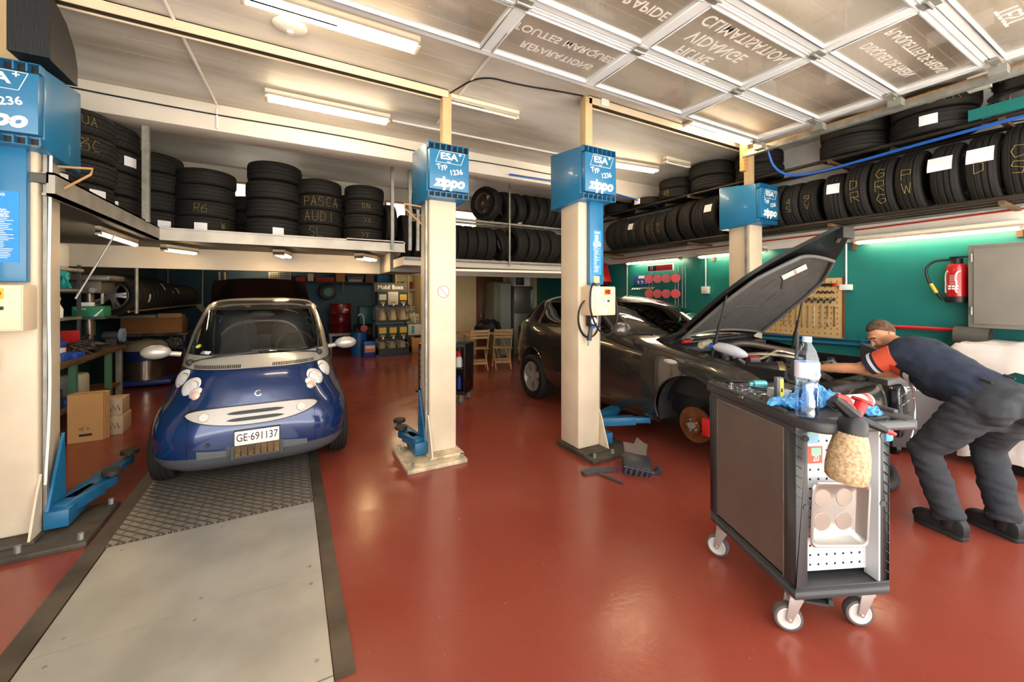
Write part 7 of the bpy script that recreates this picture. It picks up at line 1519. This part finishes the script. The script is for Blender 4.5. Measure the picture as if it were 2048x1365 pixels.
for i in range(4): pm_.tube([(6.184, 5.56+i*.1+.02*math.cos(q*1.05), 1.83+.03*math.sin(q*1.05)) for q in range(6)], .008, n=4)
pm_.box((6.183, 5.7, 1.91), (6.185, 5.85, 1.96)); partof(ps, pm_, 'poster_print', ink)
wh = thing('hook_rail', 'wire hook rail with dangling clips under the blue poster', 'hook rail', (6.15, 5.7, 1.7)); MB().cyl((6.15, 5.4, 1.72), (6.15, 6.0, 1.72), .006).build('rail', galv, wh, world=True)
hk = MB()
for i in range(9): hk.tube([(6.15, 5.42+i*.065, 1.72), (6.1, 5.43+i*.065, 1.69), (6.12, 5.44+i*.065, 1.63)], .006, n=5)
hk.v = [p-V(wh.location) for p in hk.v]; hk.build('hooks', chrome, wh)
for y, z, z1, lab in ((4.34, 1.6, 1.72, 'grey socket box on teal wall beside the raised bonnet'), (2.38, 1.64, 1.71, 'white switch box on teal wall right of the bonnet edge'), (6.15, 1.28, 1.35, 'small cream box at foot of wall conduit behind car roof')):
    o = bxo((6.13, y-.06, z), (6.2, y+.06, z1), 'socket_box', whitep, lab, 'socket box'); partof(o, MB().cyl((6.17, y, z1), (6.17, y, 2.23), .01), 'conduit', whitep)
rl2 = thing('wall_reel', 'small white and black reel hanging on teal wall left of the raised bonnet', 'reel', (6.1, 3.75, 1.78)); MB().lathe([(.04, -.03), (.07, -.03), (.07, .03), (.04, .03)], 20, axm((0, 0, 0), (0, 1, 0), (0, 0, 1)), closed=True).build('ring', whitep, rl2); MB().box((.0, -.02, .08), (.06, .02, .4)).build('wooden_bar', tw, rl2)
rc = thing('red_case', 'red carry case hanging tilted at far end of right wall rack', 'case', (6.0, 6.75, 2.0)); TT2 = MX.Translation((5.95, 6.75, 2.0)) @ Euler((R(-20), 0, 0)).to_matrix().to_4x4()
MB().box((-.12, -.2, -.22), (.12, .2, .22), TT2).build('case_shell', redp, rc, world=True, bevel=.02); MB().box((-.125, -.03, -.23), (.125, .03, .23), TT2).build('strap', black, rc, world=True)
one(MB().cyl((6.16, 1.5, .97), (6.16, 3.6, .93), .018).cyl((6.16, 1.5, 1.03), (6.16, 3.6, .99), .01).box((6.13, 2.18, .93), (6.2, 2.22, 1.01)), 'water_pipe', M('blue pipe', '#1d5f8f', .4), 'blue pipe running along the teal wall below pegboard', 'pipe', c=(6.16, 2.5, .95))
# air-conditioning service machine and covered stuff on the right
acT = math.atan2(-.3, .42); ac = thing('service_machine', 'dark grey air-conditioning service machine lettered A/C SYSTEM behind the mechanic', 'service machine', (5.17, 1.62, 0), acT)
MB().box((0, 0, .08), (.52, .42, .9)).build('cabinet', M('charcoal cabinet', '#4a4442', .5), ac, bevel=.015); MB().prism([(0, .9), (.42, .9), (.42, 1.05), (.1, 1.0)], 0, .52, axm((0, 0, 0), (0, 1, 0), (0, 0, 1))).build('console', dgrey, ac)
text('A/C SYSTEM', .05, ink, ac, FRONT(.2, -.003, .66), bold=.02); g_ = MB().cyl((.05, -.002, .64), (.05, -.03, .64), .055, n=24).build('gauge', chrome, ac); MB().cyl((.05, -.03, .64), (.05, -.032, .64), .045, n=24).build('dial', paper, g_)
for x in (.06, .46): MB().cyl((x-.02, .06, .06), (x+.02, .06, .06), .06).build('wheel', black, ac)
def drape(x0, x1, y0, y1, zt, zb, seed, nx=26, ny=26):
    rows = []
    for j in range(ny+1):
        r_ = []
        for i in range(nx+1):
            u_, v_ = i/nx*2-1, j/ny*2-1; e = max(abs(u_), abs(v_)); k = max(0, (e-.6)/.4)
            x = (x0+x1)/2+(x1-x0)/2*min(1, max(-1, u_*1.35)); y = (y0+y1)/2+(y1-y0)/2*min(1, max(-1, v_*1.35))
            f_ = noise.noise(V((x*6, y*6, seed)))*.05+noise.noise(V((x*15, y*15, seed)))*.02
            z = zt-(zt-zb)*min(1, k*1.2)+f_*1.2; x += (noise.noise(V((y*9, z*4, seed+3))))*.05*min(1, k*2); y += (noise.noise(V((x*9, z*4, seed+7))))*.05*min(1, k*2)
            if e < .68: z = max(z, zt-.03)
            r_.append(V((min(x, 6.17), y, z)))
        rows.append(r_)
    return MB().grid(rows).grid([[p-V((0, 0, .008)) for p in r_] for r_ in rows])
clo = M('dust sheet', '#d3c9c2', .9, var=.05)
ds = one(drape(5.62, 6.16, .35, 1.4, 1.12, .86, 3), 'dust_sheet', clo, 'pale dust sheet draped over bench below the grey wall cabinet', 'dust sheet', c=(5.9, .9, 1.0), ang=80)
bn = thing('side_bench', 'dark low bench hidden under the pale dust sheets', 'bench', (5.9, .9, 0)); MB().box((5.78, .52, .92), (6.1, 1.2, 1.07)).build('bench_top', black, bn, world=True)
for x, y in ((6.07, .56), (6.07, 1.16)): MB().box((x-.02, y-.03, 0), (x+.02, y+.03, .92)).build('leg', black, bn, world=True)
one(drape(5.45, 5.99, .35, 1.25, .6, .12, 9), 'dust_sheet', clo, 'second pale dust sheet heaped on floor in front of the side bench', 'dust sheet', c=(5.8, .8, .3), ang=80)
bx2 = bxo((5.56, .48, .0), (5.88, 1.12, .55), 'covered_tank', black, 'black tank under the lower dust sheet', 'tank')
bh = thing('orange_brush', 'orange brush with black handle lying on the lower dust sheet', 'brush', (5.55, .95, .62)); MB().cyl((5.62, .75, .72), (5.5, 1.02, .64), .02).build('orange_handle', orange, bh, world=True); MB().cyl((5.5, 1.02, .64), (5.46, 1.1, .6), .022).build('black_grip', black, bh, world=True)
fh = one(MB().tube(smooth([(5.05, 1.75, .05), (4.6, 1.45, .05), (4.2, 1.3, .05), (3.7, 1.5, .05), (3.4, 1.75, .05)], 3), .045, n=12), 'exhaust_hose', M('black corrugated hose', '#19191a', .6, bump=.4, bs=40), 'thick black hose lying on floor under the nose of dark estate car', 'hose', c=(4.2, 1.5, .05))
# engine part on the floor by the third lift post
ep = thing('airbox', 'black plastic air filter box lying on red floor beside the lift post base', 'engine part', (2.66, 2.62, 0))
T = MX.Translation((2.68, 2.56, .07)) @ Euler((R(25), R(10), R(-38))).to_matrix().to_4x4()
MB().box((-.12, -.08, -.05), (.12, .08, .06), T).build('box_body', M('airbox black', '#2c2e31', .35), ep, world=True, bevel=.015)
fn_ = MB()
for i in range(5): fn_.box((-.1+i*.045, -.083, -.04), (-.085+i*.045, -.078, .05), T)
fn_.box((-.12, -.086, .035), (.12, -.078, .045), T); fn_.v = [p-V(ep.location) for p in fn_.v]; fn_.build('ribs', M('airbox grey', '#55585c', .4), ep)
MB().tube(smooth([T @ V((.1, .0, -.03)), T @ V((.17, -.01, -.04)), T @ V((.2, .0, .03))], 2), .028, n=10).build('inlet_pipe', dgrey, ep, world=True)
pts = [T @ V(p) for p in ((-.1, .07, .02), (.08, .1, .05), (.1, .22, .06), (.05, .19, .1), (.0, .25, .09), (-.03, .18, .07), (-.12, .2, .05))]
MB().raw(pts+[p-V((0, 0, .01)) for p in pts], [tuple(range(7)), tuple(range(13, 6, -1))]+[(i, (i+1) % 7, 7+(i+1) % 7, 7+i) for i in range(7)]).build('splash_flap', M('dusty flap', '#5c5046', .8), ep, world=True)
one(MB().prism([(-.2, .02), (-.05, .0), (.1, -.05), (.12, -.02), (.02, .05), (-.1, .1), (-.2, .08)], .002, .02, MX.Translation((2.45, 2.72, 0))), 'plastic_trim', M('grey trim', '#3f4145', .5), 'torn grey plastic trim piece on floor beside the air filter box', 'trim', c=(2.45, 2.72, 0)) if True else None
one(MB().prism([(-.02, .1), (.01, .1), (.06, -.13), (.03, -.14)], .002, .016, MX.Translation((2.38, 2.6, 0))), 'plastic_strip', M('strip brown', '#4a3f38', .5), 'thin dark strip lying on floor before the air filter box', 'strip', c=(2.38, 2.6, 0))
one(MB().prism([(0, 0), (.16, .08), (.2, -.06)], .002, .012, MX.Translation((3.1, 2.05, 0))), 'cardboard_scrap', card, 'small cardboard scrap on floor between wheel hub and tool cart', 'cardboard', c=(3.1, 2.05, 0))
bxo((2.76, 7.86, 2.74), (2.92, 7.89, 3.28), 'poster', M('sea green poster', '#5f9c8c', .6), 'narrow sea-green poster beside the bright window above back rack', 'poster')
